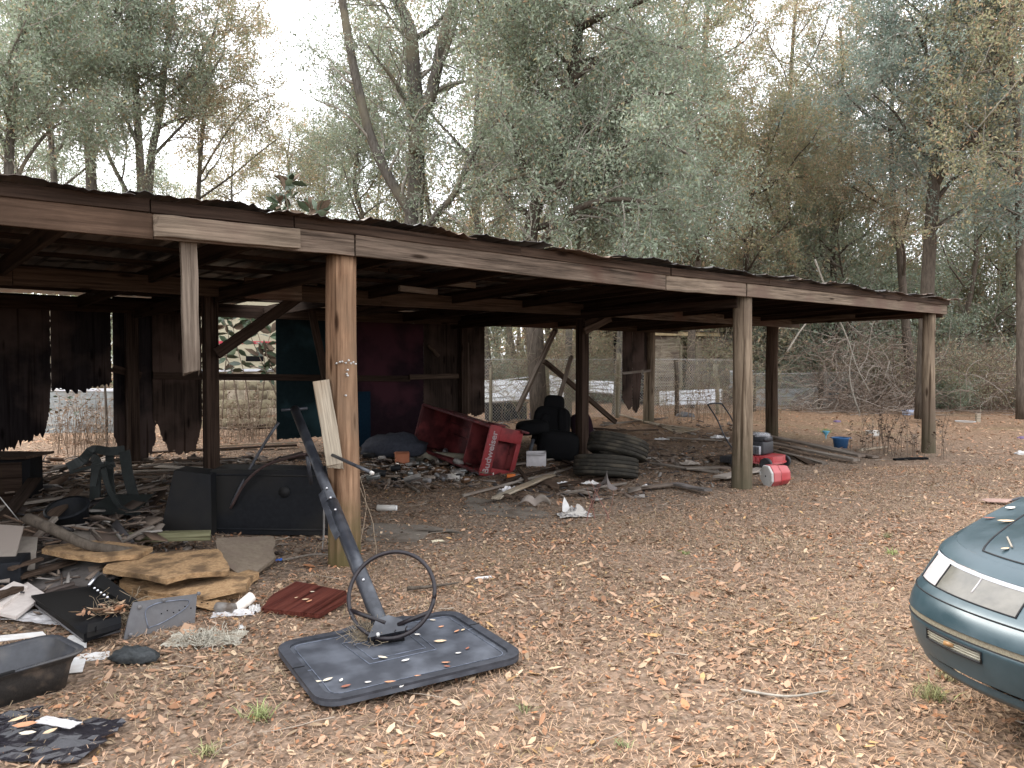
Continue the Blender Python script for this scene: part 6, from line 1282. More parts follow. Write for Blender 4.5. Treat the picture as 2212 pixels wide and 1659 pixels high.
for i in range(46):
    px = bt.uniform(785, 1010); py = bt.uniform(985, 1050) - (px - 785) * .03; k = bt.choice([m_can, m_can, m_canw, m_glassg, m_greypl, m_black])
    can(gp(px, py, bt.uniform(0, .12)), bt.uniform(.12, .24), bt.uniform(.025, .045), bt.uniform(0, 6.3), k, {m_can.name: 'brown glass bottle in the trash heap left of the red rack', m_canw.name: 'pale metal can in the trash heap left of the red rack', m_glassg.name: 'clear glass jar in the trash heap left of the red rack', m_greypl.name: 'grey plastic bottle in the trash heap left of the red rack', m_black.name: 'black plastic bottle in the trash heap left of the red rack'}[k.name], 'bottle' if k is not m_canw else 'can', 'bottle' if k is not m_canw else 'can', tilt=bt.uniform(-.3, .3), neck=k is m_can)
    ob = [o for o in list(COL.objects)[-3:] if o.get('label')][-1]; ob['group'] = ('brown bottles' if k is m_can else 'pale cans' if k is m_canw else 'clear jars' if k is m_glassg else 'grey bottles' if k is m_greypl else 'black bottles') + ' in the trash heap'
# fine rubbish on the shed floor
def rubbish(name, areas, label):
    g = Geo(); rr = random.Random(hash(label) % 999 if False else 3)
    cols = [(.12, .09, .07), (.17, .13, .10), (.07, .053, .045), (.20, .165, .135), (.05, .045, .045), (.15, .10, .07), (.26, .235, .21), (.09, .066, .052)]
    for (px0, px1, py0, py1, zz, n, sz) in areas:
        for i in range(n):
            px = rr.uniform(px0, px1); py = rr.uniform(py0, py1); p = gp(px, py, rr.uniform(0, zz)); L = rr.uniform(.25, 1.1) ** 1.3 * sz; a = rr.uniform(0, 6.3); c = rr.choice(cols)
            if rr.random() < .6:
                d = Vector((math.cos(a), math.sin(a), rr.uniform(-.25, .25))) * L; g.tube([p - d / 2, p + d / 2 * .2 + Vector((0, 0, rr.uniform(0, .02))), p + d / 2], rr.uniform(.003, .012), 4, col=c)
            else:
                Mx = Matrix.Translation(p) @ Matrix.Rotation(a, 4, 'Z') @ Matrix.Rotation(rr.gauss(0, .45), 4, 'X') @ Matrix.Rotation(rr.gauss(0, .3), 4, 'Y'); w = L * rr.uniform(.12, .5); t = rr.uniform(.004, .02)
                v = [Mx @ Vector((x * L / 2 * rr.uniform(.7, 1), y * w / 2 * rr.uniform(.7, 1), z * t / 2)) for x in (-1, 1) for y in (-1, 1) for z in (-1, 1)]; g.add([tuple(q) for q in v], [[0, 1, 3, 2], [4, 6, 7, 5], [0, 4, 5, 1], [2, 3, 7, 6], [0, 2, 6, 4], [1, 5, 7, 3]], col=c)
    props(obj(name, g.mesh(name, [m_litter])), label, kind='stuff')
rubbish('rubble', [(780, 1060, 975, 1055, .12, 420, .20), (1060, 1420, 985, 1080, .04, 260, .20), (1270, 1600, 905, 1000, .03, 330, .22), (0, 340, 1060, 1180, .20, 420, .40), (80, 640, 985, 1060, .08, 420, .42), (0, 230, 1180, 1290, .10, 110, .30), (1400, 1600, 985, 1050, .03, 120, .2), (440, 700, 985, 1030, .03, 90, .25), (340, 720, 1165, 1200, .02, 90, .14), (0, 250, 1240, 1330, .05, 60, .1), (1050, 1250, 880, 920, .05, 120, .3)], 'bits of wood, bark and plastic strewn over the shed floor')
# ------------------------------------------------------------------ junk at the left
def sheetpoly(name, pix, th, m, label, cat, lifts, bulge=None, jag=0., parent=None):
    P = [gp(x, y, l) for (x, y), l in zip(pix, lifts)]; c = sum(P, Vector()) / len(P)
    n = Vector((0, 0, 0))
    for i in range(len(P)): n += (P[i] - c).cross(P[(i + 1) % len(P)] - c)
    n.normalize(); n = n if n.z > 0 else -n
    x = (P[1] - P[0]).normalized(); F_ = frame(c, x, n); inv = F_.inverted(); loc = [(inv @ p).xy for p in P]
    area = sum(loc[i].x * loc[(i+1) % len(loc)].y - loc[(i+1) % len(loc)].x * loc[i].y for i in range(len(loc)))
    if area < 0: loc = loc[::-1]
    o = slab(name, [tuple(q) for q in loc], th, m, parent, F_, jag=jag, bulge=bulge)
    return props(o, label, cat) if parent is None else o
# rotten particle board pile: delaminated layers
bl = lambda x, y: .02 * math.sin(x * 4) + .012 * math.sin(y * 7)
sheetpoly('particle_board', [(262, 1282), (375, 1300), (520, 1290), (560, 1255), (480, 1232), (270, 1240)], .05, m_osb, 'lowest layer of the rotten orange particle board pile', 'board', [.02] * 6, bl, .015)
sheetpoly('particle_board', [(258, 1262), (360, 1290), (440, 1298), (532, 1282), (540, 1262), (470, 1245), (270, 1238)], .025, m_osb, 'split middle layer of the orange particle board pile', 'board', [.06] * 7, bl, .012)
sheetpoly('particle_board', [(222, 1232), (300, 1248), (360, 1268), (410, 1250), (495, 1243), (492, 1225), (470, 1195), (380, 1196), (285, 1205), (240, 1215)], .035, m_osb, 'big orange particle board with a pointed broken front edge', 'board', [.15, .15, .13, .15, .15, .16, .15, .15, .15, .15], lambda x, y: .018 * math.sin(x * 3.3), .008)
sheetpoly('particle_board', [(90, 1197), (150, 1212), (215, 1220), (260, 1212), (300, 1208), (330, 1192), (205, 1180), (100, 1188)], .035, m_osb, 'thin pinkish orange board with a splintered left tip', 'board', [.18, .18, .17, .17, .17, .16, .14, .17], lambda x, y: .02 * math.cos(x * 2.6), .006)
sheetpoly('particle_board', [(466, 1212), (522, 1248), (545, 1256), (560, 1235), (595, 1208), (590, 1165), (468, 1172)], .03, m_osbgrey, 'grey brown particle board slab with a ragged bottom corner', 'board', [.12, .06, .04, .06, .07, .12, .14], None, .012)
crumple(gp(395, 1310, .02), (.62, .16, .09), m_osb, 'crumbling orange flakes under the particle board pile', 'crumbs', 21, 'board_flakes', 12)
sheetpoly('laminate_board', [(565, 1322), (690, 1336), (752, 1300), (748, 1285), (640, 1262), (590, 1290)], .028, m_laminate, 'red brown woodgrain board lying beside the toppled hoop', 'board', [.02, .03, .035, .04, .035, .03], None, .004)
for px, py, L, c, a, lab in [(660, 1300, .05, TAN, .2, 'curled tan leaf in the middle of the red brown board'), (668, 1304, .06, ORG, 1.2, 'orange leaf on the red brown board beside the tan leaf'), (640, 1296, .03, TAN, .6, 'small tan chip left on the red brown board'), (675, 1283, .035, PALE, 0, 'pale chip at the back of the red brown board')]:
    p = gp(px, py, .05); single_leaf(p, L, c, a, lab)
# flat sheets of torn hardboard, carton and plastic
sheetpoly('cardboard', [(40, 1270), (205, 1275), (300, 1235), (235, 1190), (80, 1165), (30, 1190)], .012, m_card, 'large dark grey cardboard sheet under the junk at the left', 'cardboard', [.05, .05, .07, .1, .12, .08], lambda x, y: .02 * math.sin(x * 5 + y * 3))
sheetpoly('hardboard', [(-30, 1262), (20, 1262), (52, 1140), (-30, 1132)], .012, m_cardlight, 'pale hardboard sheet at the left edge, standing slanted', 'board', [.10, .10, .36, .38])
sheetpoly('hardboard', [(22, 1238), (75, 1234), (82, 1165), (40, 1160)], .012, m_cardlight, 'broken pale board next to the slanted hardboard', 'board', [.12, .12, .24, .26])
sheetpoly('cardboard', [(128, 1180), (185, 1195), (200, 1168), (215, 1145), (165, 1135)], .012, m_cardlight, 'small tan cardboard flap leaning on the branch', 'cardboard', [.12, .12, .16, .2, .2])
sheetpoly('cardboard', [(185, 1190), (215, 1196), (222, 1168), (208, 1150)], .01, m_board, 'grey flap touching the right side of the tan cardboard flap', 'cardboard', [.12, .12, .2, .2])
sheetpoly('foam_sheet', [(-30, 1330), (35, 1345), (98, 1290), (60, 1262), (-30, 1300)], .02, mat('off_white_foam', (.50, .44, .40), (.60, .54, .49), rough=.8, stain=(.42, .36, .32)), 'off white folded foam sheet left of the black plastic panel', 'foam', [.03, .03, .06, .08, .08])
sheetpoly('foam_sheet', [(-30, 1318), (5, 1320), (60, 1272), (30, 1262), (-30, 1290)], .02, mat('off_white_foam', (.50, .44, .40), (.60, .54, .49), rough=.8, stain=(.42, .36, .32)), 'second off white foam sheet at the left edge', 'foam', [.06, .06, .09, .1, .1])
crumple(gp(108, 1340, .01), (.5, .22, .05), clear_mat('cloudy_wrap', (.55, .53, .52), .3, .7), 'cloudy plastic wrap with leaves below the black plastic panel', 'plastic wrap', 22, n=12)
sheetpoly('paper_sheet', [(130, 1400), (187, 1405), (188, 1375), (150, 1378)], .003, m_paper, 'white paper sheet behind the right end of the black tub', 'paper', [.02, .02, .03, .03]); sheetpoly('paper_sheet', [(140, 1462), (178, 1458), (186, 1430), (150, 1425)], .003, m_paper, 'white paper sheet lying right of the black tub', 'paper', [.012, .012, .012, .012]); crumple(gp(190, 1428, .0), (.2, .12, .02), m_paper, 'torn white paper shreds right of the black tub', 'paper', 23)
# black plastic panel (tray like) with bright edge, and its hinged part
def blackpanel():
    pix = [(68, 1298), (182, 1385), (258, 1362), (262, 1345), (220, 1288), (192, 1268)]; r = root('appliance_tray', gp(165, 1330), 'black plastic appliance tray with a light edge, tilted on the leaves', 'appliance cover')
    sheetpoly('panel', pix, .05, m_black, '', '', [.06, .05, .05, .06, .1, .12], None, 0, r)
    a = [gp(x, y, l) for x, y, l in ((66, 1303, .05), (181, 1390, .03), (260, 1368, .03))]; tube('light_edge', a, .007, m_greypl, r, 6)
    sheetpoly('raised_lip', [(188, 1378), (262, 1356), (262, 1340), (190, 1358)], .03, m_black, '', '', [.10, .10, .11, .11], None, 0, r)
    sheetpoly('back_section', [(195, 1268), (280, 1318), (300, 1308), (225, 1252)], .06, m_black, '', '', [.14, .10, .12, .17], None, 0, r); bs = list(COL.objects)[-1]
    for k in range(5): tube('screw', [gp(204 + k * 7, 1274 + k * 5, .19 - .006 * k), gp(204 + k * 7, 1274 + k * 5, .205 - .006 * k)], .008, m_chrome, bs, 8)
    tube('chrome_strip', [gp(192, 1268, .18), gp(214, 1240, .22)], .010, m_chrome, r, 8); box('slot', gp(207, 1364, .125), (.006, .02, .03), m_blackmatt, r, .3, .001)
blackpanel()
def greypanel():
    r = root('plastic_cover', gp(345, 1370), 'grey plastic cover with a raised outline, propped on its edge', 'appliance cover'); A = gp(266, 1388, 0); B = gp(420, 1350, .0); x = (B - A).normalized(); L = (B - A).length; up = Vector((.1, .35, 1)).normalized(); n = x.cross(up)
    if n.y > 0: n = -n
    F_ = frame(A, x, n); sg = 1 if (F_ @ Vector((0, 1, 0)) - F_ @ Vector((0, 0, 0))).z > 0 else -1
    slab('cover', [(a, sg * b) for a, b in [(0, 0), (L, 0), (L + .03, .17), (L * .5, .19), (.07, .20), (.03, .1)]][::sg], .012, m_greypl, r, F_)
    q = [F_ @ Vector((a, sg * b, .009)) for a, b in [(.14, .035), (L - .18, .05), (L - .05, .10), (L - .03, .145), (L * .6, .165), (.17, .16), (.13, .13), (.14, .035)]]; tube('outline_ridge', bez(q, 3), .003, m_scuff, r, 5)
    for a, b in ((.04, .02), (.10, .165), (.24, .175), (.45, .17)): tube('stud', [F_ @ Vector((a, sg * b, .004)), F_ @ Vector((a, sg * b, .014))], .012, m_greypl, r, 10)
    for k in range(9): box('punched_slot', F_ @ Vector((.22 + .035 * k, sg * (.10 + .012 * math.sin(k * 2)), .0065)), (.010, .003, .006), m_blackmatt, r, None, 0)
greypanel()
g = Geo(); c0 = gp(262, 1345, .03)
for i in range(150):
    p = c0 + Vector((random.gauss(0, .03), random.gauss(0, .07), random.uniform(0, .07))); q = walk(p, (random.gauss(0, 1), random.gauss(0, 1), random.gauss(0, .8)), random.uniform(.08, .25), 5, .5, random, -.05); g.tube(q, .0016, 3, cap=False)
props(obj('root_tangle', g.mesh('root_tangle', [m_rope])), 'tangle of dry roots between the black tray and the grey cover', 'roots')
# leaves heaped in the tray
g = Geo(); c0 = gp(238, 1330, .10); P = np.array([tuple(c0 + Vector((random.gauss(0, .07), random.gauss(0, .05), random.uniform(-.01, .03)))) for _ in range(70)]); v, q, t, c = leaves_mesh(P, np.full(70, .06), litter_col(70), tilt=.5); g.add(v, q, t, col=c); props(obj('leaf_heap', g.mesh('leaf_heap', [m_litter])), 'small heap of dead leaves in the black tray', kind='stuff')
# crumpled cans and papers beside the tray
can(gp(487, 1328), .13, .034, -.2, m_canw, 'crushed pale can lying between the grey cover and the red brown board'); can(gp(526, 1318), .15, .035, .9, mat('white_orange_tube', (.62, .56, .48), (.72, .66, .6), rough=.5), 'white and orange tube leaning beside the crushed can', 'tube', 'tube', tilt=.5); crumple(gp(505, 1332, .0), (.26, .10, .05), clear_mat('cloudy_wrap', (.55, .53, .52), .3, .7), 'clear wrap around the crushed can', 'plastic wrap', 31); crumple(gp(550, 1322, .0), (.07, .14, .06), m_paper, 'white paper scrap touching the left tip of the red brown board', 'paper', 32)
blob('shoe', gp(292, 1424, .035), (.125, .06, .05), mat('old_black_leather', (.02, .022, .024), (.045, .05, .05), rough=.6, bump=.4, nscale=12), 'old black shoe lying in the leaves below the grey cover', 'shoe', 31, amp=.16)
crumple(gp(445, 1390, .0), (.42, .22, .08), m_dirtywhite, 'dirty cream lace rag lying in the leaves', 'rag', 33, 'rag', 16)
g = Geo(); c0 = gp(445, 1388, .02)
for i in range(230):
    p = c0 + Vector((random.gauss(0, .09), random.gauss(0, .05), random.uniform(0, .02))); g.tube(walk(p, (random.gauss(0, 1), random.gauss(0, .6), 0), random.uniform(.05, .12), 4, .7, random), .0022, 4, cap=False)
o = obj('lace_strands', g.mesh('lace_strands', [m_dirtywhite])); props(o, 'frayed cream threads of the lace rag', kind='stuff')
# black storage tub, cut by the left edge
def tub():
    a = R(53); c_ = Vector((-2.27, 3.92, 0)); c_ = Vector((-2.56, 3.50, 0)); r = root('storage_tub', c_, 'black plastic storage tub cut by the left edge of the picture', 'tub', rz=a)
    Rm = Matrix.Translation(c_) @ Matrix.Rotation(a, 4, 'Z') @ Matrix.Rotation(R(0), 4, 'X')
    def loop(hx, hy, z, rad, n=7):
        p = []
        for cx, cy, a0 in ((hx - rad, hy - rad, 0), (-hx + rad, hy - rad, 90), (-hx + rad, -hy + rad, 180), (hx - rad, -hy + rad, 270)):
            for k in range(n): g_ = R(a0 + 90 * k / (n - 1)); p.append((cx + rad * math.cos(g_), cy + rad * math.sin(g_), z))
        return p
    def shell(name, loops, m):
        n = len(loops[0]); vs = sum(loops, []); fs = [(i*n + k, i*n + (k+1) % n, (i+1)*n + (k+1) % n, (i+1)*n + k) for i in range(len(loops) - 1) for k in range(n)]; fs += [] if name == 'rim' else [tuple(range(n - 1, -1, -1)) if name != 'inner' else tuple((len(loops) - 1) * n + k for k in range(n))]
        return obj(name, mesh_np(name, vs, faces=fs, mats=[m], smooth_=True), r, Rm)
    H = .18; shell('body', [loop(.44, .145, 0, .07), loop(.46, .165, H * .6, .08), loop(.472, .178, H * .8, .08), loop(.475, .18, H * .82, .08), loop(.485, .188, H * .84, .09), loop(.49, .192, H * .95, .09)], m_tubout); shell('rim', [loop(.49, .192, H * .93, .09), loop(.505, .207, H * .95, .095), loop(.508, .210, H * 1.0, .095), loop(.50, .202, H * 1.015, .09), loop(.482, .184, H * 1.0, .085), loop(.474, .176, H * .93, .08)], m_tubin)
    shell('inner', [loop(.476, .178, H * .97, .08), loop(.468, .17, H * .80, .08), loop(.455, .158, H * .78, .08), loop(.43, .135, .015, .06)], m_tubin)
    for y in (-.205, .205): box('rim_notch', Rm @ Vector((.1, y * 1.0, H * 1.01)), (.14, .012, .012), m_black, r, a, .002)
m_tubin = mat('tub_inner', (.020, .021, .024), (.032, .033, .038), rough=.5, spec=.4, stain=(.05, .047, .045), stainscale=5)
m_tubout = mat('dirty_black_plastic', (.018, .016, .0145), (.032, .028, .025), rough=.7, stain=(.085, .065, .05), stainscale=9, sramp=(.5, .66), bump=.15, nscale=14)
tub()
sheetpoly('paper_sheet', [(-60, 1398), (100, 1378), (92, 1370), (-60, 1384)], .004, m_paper, 'white paper edge behind the black storage tub', 'paper', [.12, .09, .09, .12])
# black plastic bag in the corner
m_bagb = mat('shiny_black_bag', (.010, .009, .011), (.018, .016, .02), rough=.22, spec=.6, bump=.3, nscale=9)
crumple(gp(70, 1612, .0), (.62, .36, .07), m_bagb, 'crumpled shiny black plastic bag in the lower left corner', 'plastic bag', 41, 'plastic_bag', 16); crumple(gp(20, 1560, .0), (.24, .12, .05), m_bagb, 'small black plastic scrap just above the crumpled bag', 'plastic bag', 42, 'plastic_bag', 8)
crumple(gp(125, 1572, .05), (.20, .06, .02), clear_mat('cloudy_wrap', (.55, .53, .52), .3, .7), 'milky plastic strip on the black bag', 'plastic strip', 43)
for px, py, L, c, a, lab in [(55, 1578, .10, ORG, .3, 'orange leaf on the upper part of the black bag'), (40, 1565, .08, TAN, .9, 'tan leaf at the left of the black bag'), (60, 1596, .07, PALE, .1, 'pale leaf in the middle of the black bag'), (108, 1592, .06, TAN, 1., 'round tan leaf right on the black bag')]: single_leaf(gp(px, py, .07), L, c, a, lab)
# branch with pale cut end across the junk
tube('branch', bez([gp(58, 1120, .42), gp(120, 1148, .34), gp(190, 1180, .25), gp(255, 1190, .20), gp(328, 1200, .10)], 5), np.linspace(.042, .030, 21), m_barkdark, None, 12); props(list(COL.objects)[-1], 'thick broken branch slanting over the junk at the left', 'branch')
tube('branch', bez([gp(180, 1160, .1), gp(235, 1158, .08), gp(330, 1166, .05)], 5), np.linspace(.02, .018, 11), m_barkdark, None, 8); props(list(COL.objects)[-1], 'dark thin branch lying behind the treated green board', 'branch')
gb('plank', (235, 1166), (455, 1158), .10, .07, m_boardgreen, 'greenish treated board lying in front of the hoop base', la=.12, lb=.12)
gb('plank', (15, 1205), (128, 1095), .14, .035, m_boardbrown, 'brown board under the thick branch, slanting up right', la=.10, lb=.28); gb('plank', (45, 1195), (120, 1120), .05, .03, m_board, 'thin grey lath right of the brown slanting board', la=.12, lb=.26); gb('plank', (-40, 1130), (95, 1080), .12, .03, m_boardbrown, 'dark board behind the slanting boards at the left edge', la=.15, lb=.2); gb('plank', (-40, 1150), (60, 1185), .10, .03, m_beamdark, 'dark board end at the left edge under the others', la=.2, lb=.12)
for a_, b_, w_, m_, l0, l1, lab_ in [((60, 1150), (170, 1060), .09, m_boardbrown, .1, .3, 'brown board rising behind the thick broken branch'), ((150, 1090), (330, 1050), .07, m_board, .05, .12, 'grey lath on the floor before the overturned chair'), ((100, 1040), (190, 1010), .11, m_boardbrown, .1, .2, 'short board between the cabinet and the overturned chair'), ((300, 1120), (350, 1060), .10, m_beamdark, .05, .15, 'dark board leaning by the left end of the hoop base'), ((10, 1120), (75, 1035), .12, m_beamdark, .2, .35, 'dark plank propped against the cabinet'), ((205, 1200), (330, 1140), .04, m_board, .12, .2, 'thin grey strip crossing under the thick branch'), ((115, 1150), (250, 1125), .12, m_card, .1, .14, 'grey flat board in the junk above the treated board'), ((-30, 1100), (140, 1075), .05, m_board, .25, .22, 'pale lath lying across the junk at the left edge'), ((420, 1060), (455, 1010), .05, m_boardbrown, .02, .2, 'short stake beside the square post'), ((40, 1250), (160, 1215), .08, m_boardbrown, .12, .12, 'brown scrap board on the dark cardboard sheet')]:
    gb('plank', a_, b_, w_, .025, m_, lab_, la=l0, lb=l1)
gb('plank', (-20, 1296), (40, 1275), .08, .03, m_boardbrown, 'short brown board by the foam sheets', la=.12, lb=.1)
tube('wire', [gp(0, 1075, .5), gp(40, 1125, .3)], .004, m_galv, None, 5); props(list(COL.objects)[-1], 'thin stiff wire at the left edge above the boards', 'wire')
# dark cabinet and black bucket in the shade
def cab():
    b = gpd(20, 7.9); r = root('cabinet', b, 'dark old cabinet with a brown top standing in the shade at the left edge', 'cabinet'); box('body', b + Vector((-.05, 0, .26)), (.56, .45, .50), m_blackmatt, r, .3, .01); board('top', b + Vector((-.40, 0, .53)), b + Vector((.30, .02, .53)), .5, .025, m_boardbrown, parent=r); box('door', b + Vector((-.02, -.235, .26)), (.5, .015, .44), m_beamdark, r, .3, .004)
    b = gp(15, 1290); r = root('speaker_box', gp(8, 1290), 'dark box with a speckled front at the left edge behind the foam', 'box'); box('body', r.location + Vector((-.08, .1, .12)), (.30, .3, .22), m_black, r, .35, .01); board('side_board', r.location + Vector((.08, -.05, .2)), r.location + Vector((.14, .2, .2)), .05, .02, m_boardbrown, parent=r)
    b = gp(145, 1172); r = root('bucket', b, 'dark blue-black bucket half buried behind the thick branch', 'bucket'); lathe('body', [(.0, 0), (.13, 0), (.16, .24), (.17, .25), (.155, .25), (.12, .02), (0, .02)], m_black, r, Matrix.Translation(b + Vector((0, .1, .06))) @ Matrix.Rotation(.4, 4, 'X'), 20); lathe('rim', [(.165, .235), (.178, .24), (.178, .255), (.16, .26)], m_black, r, Matrix.Translation(b + Vector((0, .1, .06))) @ Matrix.Rotation(.4, 4, 'X'), 20)
cab()
# overturned plastic garden chair
def chair():
    d = 7.6; b = gpd(215, d); r = root('plastic_chair', b, 'dark green plastic chair lying upside down in the shade', 'chair'); m = mat('dark_green_plastic', (.018, .021, .020), (.026, .030, .028), rough=.6)
    def strip(name, pts, w, th=.02): 
        q = bez([at(x, y, dd) for x, y, dd in pts], 5); g = Geo(); vs = []; fs = []
        for i, p in enumerate(q):
            tdir = (q[min(i+1, len(q)-1)] - q[max(i-1, 0)]).normalized(); s_ = tdir.cross(Vector((0, 1, .2))).normalized() * w / 2; n_ = Vector((0, 1, 0)) * th
            vs += [p - s_, p + s_, p + s_ + n_, p - s_ + n_]
        for i in range(len(q) - 1):
            for k in range(4): fs.append((i*4+k, i*4+(k+1) % 4, (i+1)*4+(k+1) % 4, (i+1)*4+k))
        fs += [(3, 2, 1, 0), tuple(len(vs) - 4 + k for k in range(4))]; o_ = q[0]; return obj(name, mesh_np(name, [v - o_ for v in vs], faces=fs, mats=[m]), r, Matrix.Translation(o_))
    strip('leg', [(203, 1108, 7.5), (205, 1050, 7.5), (207, 1000, 7.55), (198, 985, 7.6)], .10); strip('leg', [(268, 975, 7.7), (276, 1030, 7.6), (290, 1078, 7.5), (296, 1090, 7.45)], .11)
    strip('leg', [(222, 1012, 7.3), (232, 1050, 7.25), (258, 1095, 7.2), (292, 1110, 7.1), (300, 1106, 7.1)], .05); strip('arm', [(146, 1010, 7.4), (175, 995, 7.45), (200, 972, 7.6), (235, 975, 7.7), (268, 972, 7.75)], .09); strip('arm', [(200, 1050, 7.35), (212, 1010, 7.4), (245, 1003, 7.5), (232, 1010, 7.35)], .06); strip('seat_edge', [(150, 1022, 7.2), (190, 1010, 7.2), (225, 1004, 7.2)], .025)
    slab('seat', [(-.24, -.2), (.22, -.22), (.2, .22), (-.22, .22)], .015, m, r, Matrix.Translation(at(262, 1090, 7.3)) @ Matrix.Rotation(.25, 4, 'X')); strip('backrest', [(236, 978, 7.8), (236, 1030, 7.75), (240, 1070, 7.7)], .08)
chair()
# pallet slats on the floor behind
def pallet():
    r = root('pallet', gp(400, 1025), 'old wooden pallet of thin slats lying behind the overturned chair', 'pallet')
    for k in range(6): board('slat', gp(285, 1000 + k * 6.5, .09), gp(512, 990 + k * 7, .09), .075, .018, m_board if k % 2 else m_boardbrown, parent=r)
    for f in (0.02, .5, .97): board('stringer', gp(290 + 215 * f, 998, .04), gp(290 + 215 * f, 1036, .04), .05, .07, m_boardbrown, parent=r)
pallet()
gb('plank', (180, 985), (640, 962), .12, .035, m_boardbrown, 'long brown board lying along the back wall at the left', la=.05, lb=.05, seg=6); gb('plank', (440, 965), (660, 955), .035, .02, m_boardpale, 'thin pale lath on the ground behind the opening'); gb('plank', (452, 1015), (690, 985), .09, .03, m_boardbrown, 'brown board leading from the square post to the hoop pole'); gb('plank', (340, 1008), (430, 1012), .18, .012, m_cardlight, 'pale flat board piece lying on the pallet', la=.12, lb=.12)
gb('plank', (860, 1010), (1010, 978), .10, .03, m_boardbrown, 'brown board under the bottle heap'); gb('plank', (778, 1028), (880, 1000), .13, .03, m_beamdark, 'dark board right behind the thick post'); gb('plank', (880, 1062) if False else (845, 1025), (905, 1062), .04, .03, m_board, 'short grey lath poking out of the bottle heap')
tube('log', bez([gp(808, 985, .09), gp(890, 985, .09), gp(980, 990, .08), gp(1010, 993, .07)], 4), np.linspace(.085, .075, 13), mat('debarked_log', (.17, .15, .11), (.24, .22, .17), rough=.9, stain=(.13, .11, .08)), None, 14); props(list(COL.objects)[-1], 'pale debarked log lying behind the bottle heap', 'log')
blob('cloth_heap', gpd(850, 11.4, .2), (.5, .3, .22), mat('dark_blue_cloth', (.02, .022, .03), (.035, .038, .05), rough=.9), 'dark cloth heap at the foot of the maroon panel', 'cloth', 51, amp=.12); r = root('carton_small', gpd(868, 11.0), 'small dull orange carton in front of the dark cloth heap', 'box'); box('body', r.location + Vector((0, 0, .12)), (.2, .15, .2), mat('dull_orange_card', (.28, .10, .05), (.34, .13, .07), rough=.8), r, .2, .004); box('flap', r.location + Vector((0, -.1, .22)), (.2, .06, .006), mat('dull_orange_card', (.28, .10, .05), (.34, .13, .07)), r, .2, .001)
# worn flagstone by the post
sheetpoly('stone_slab', [(790, 1172), (900, 1176), (930, 1150), (1000, 1155), (915, 1138), (800, 1135)], .03, mat('worn_concrete', (.115, .095, .075), (.17, .145, .118), rough=.95, bump=.4, nscale=5, stain=(.09, .068, .05), stainscale=5), 'flat broken slab of concrete on the ground right of the thick post', 'slab', [.0] * 6, None, .02)
sheetpoly('stone_slab', [(1000, 1110), (1130, 1125), (1200, 1118), (1120, 1088), (1010, 1080)], .03, mat('worn_concrete', (.20, .185, .165), (.29, .27, .245)), 'sandy concrete slab below the curled cardboard', 'slab', [-.006] * 5, None, .03)
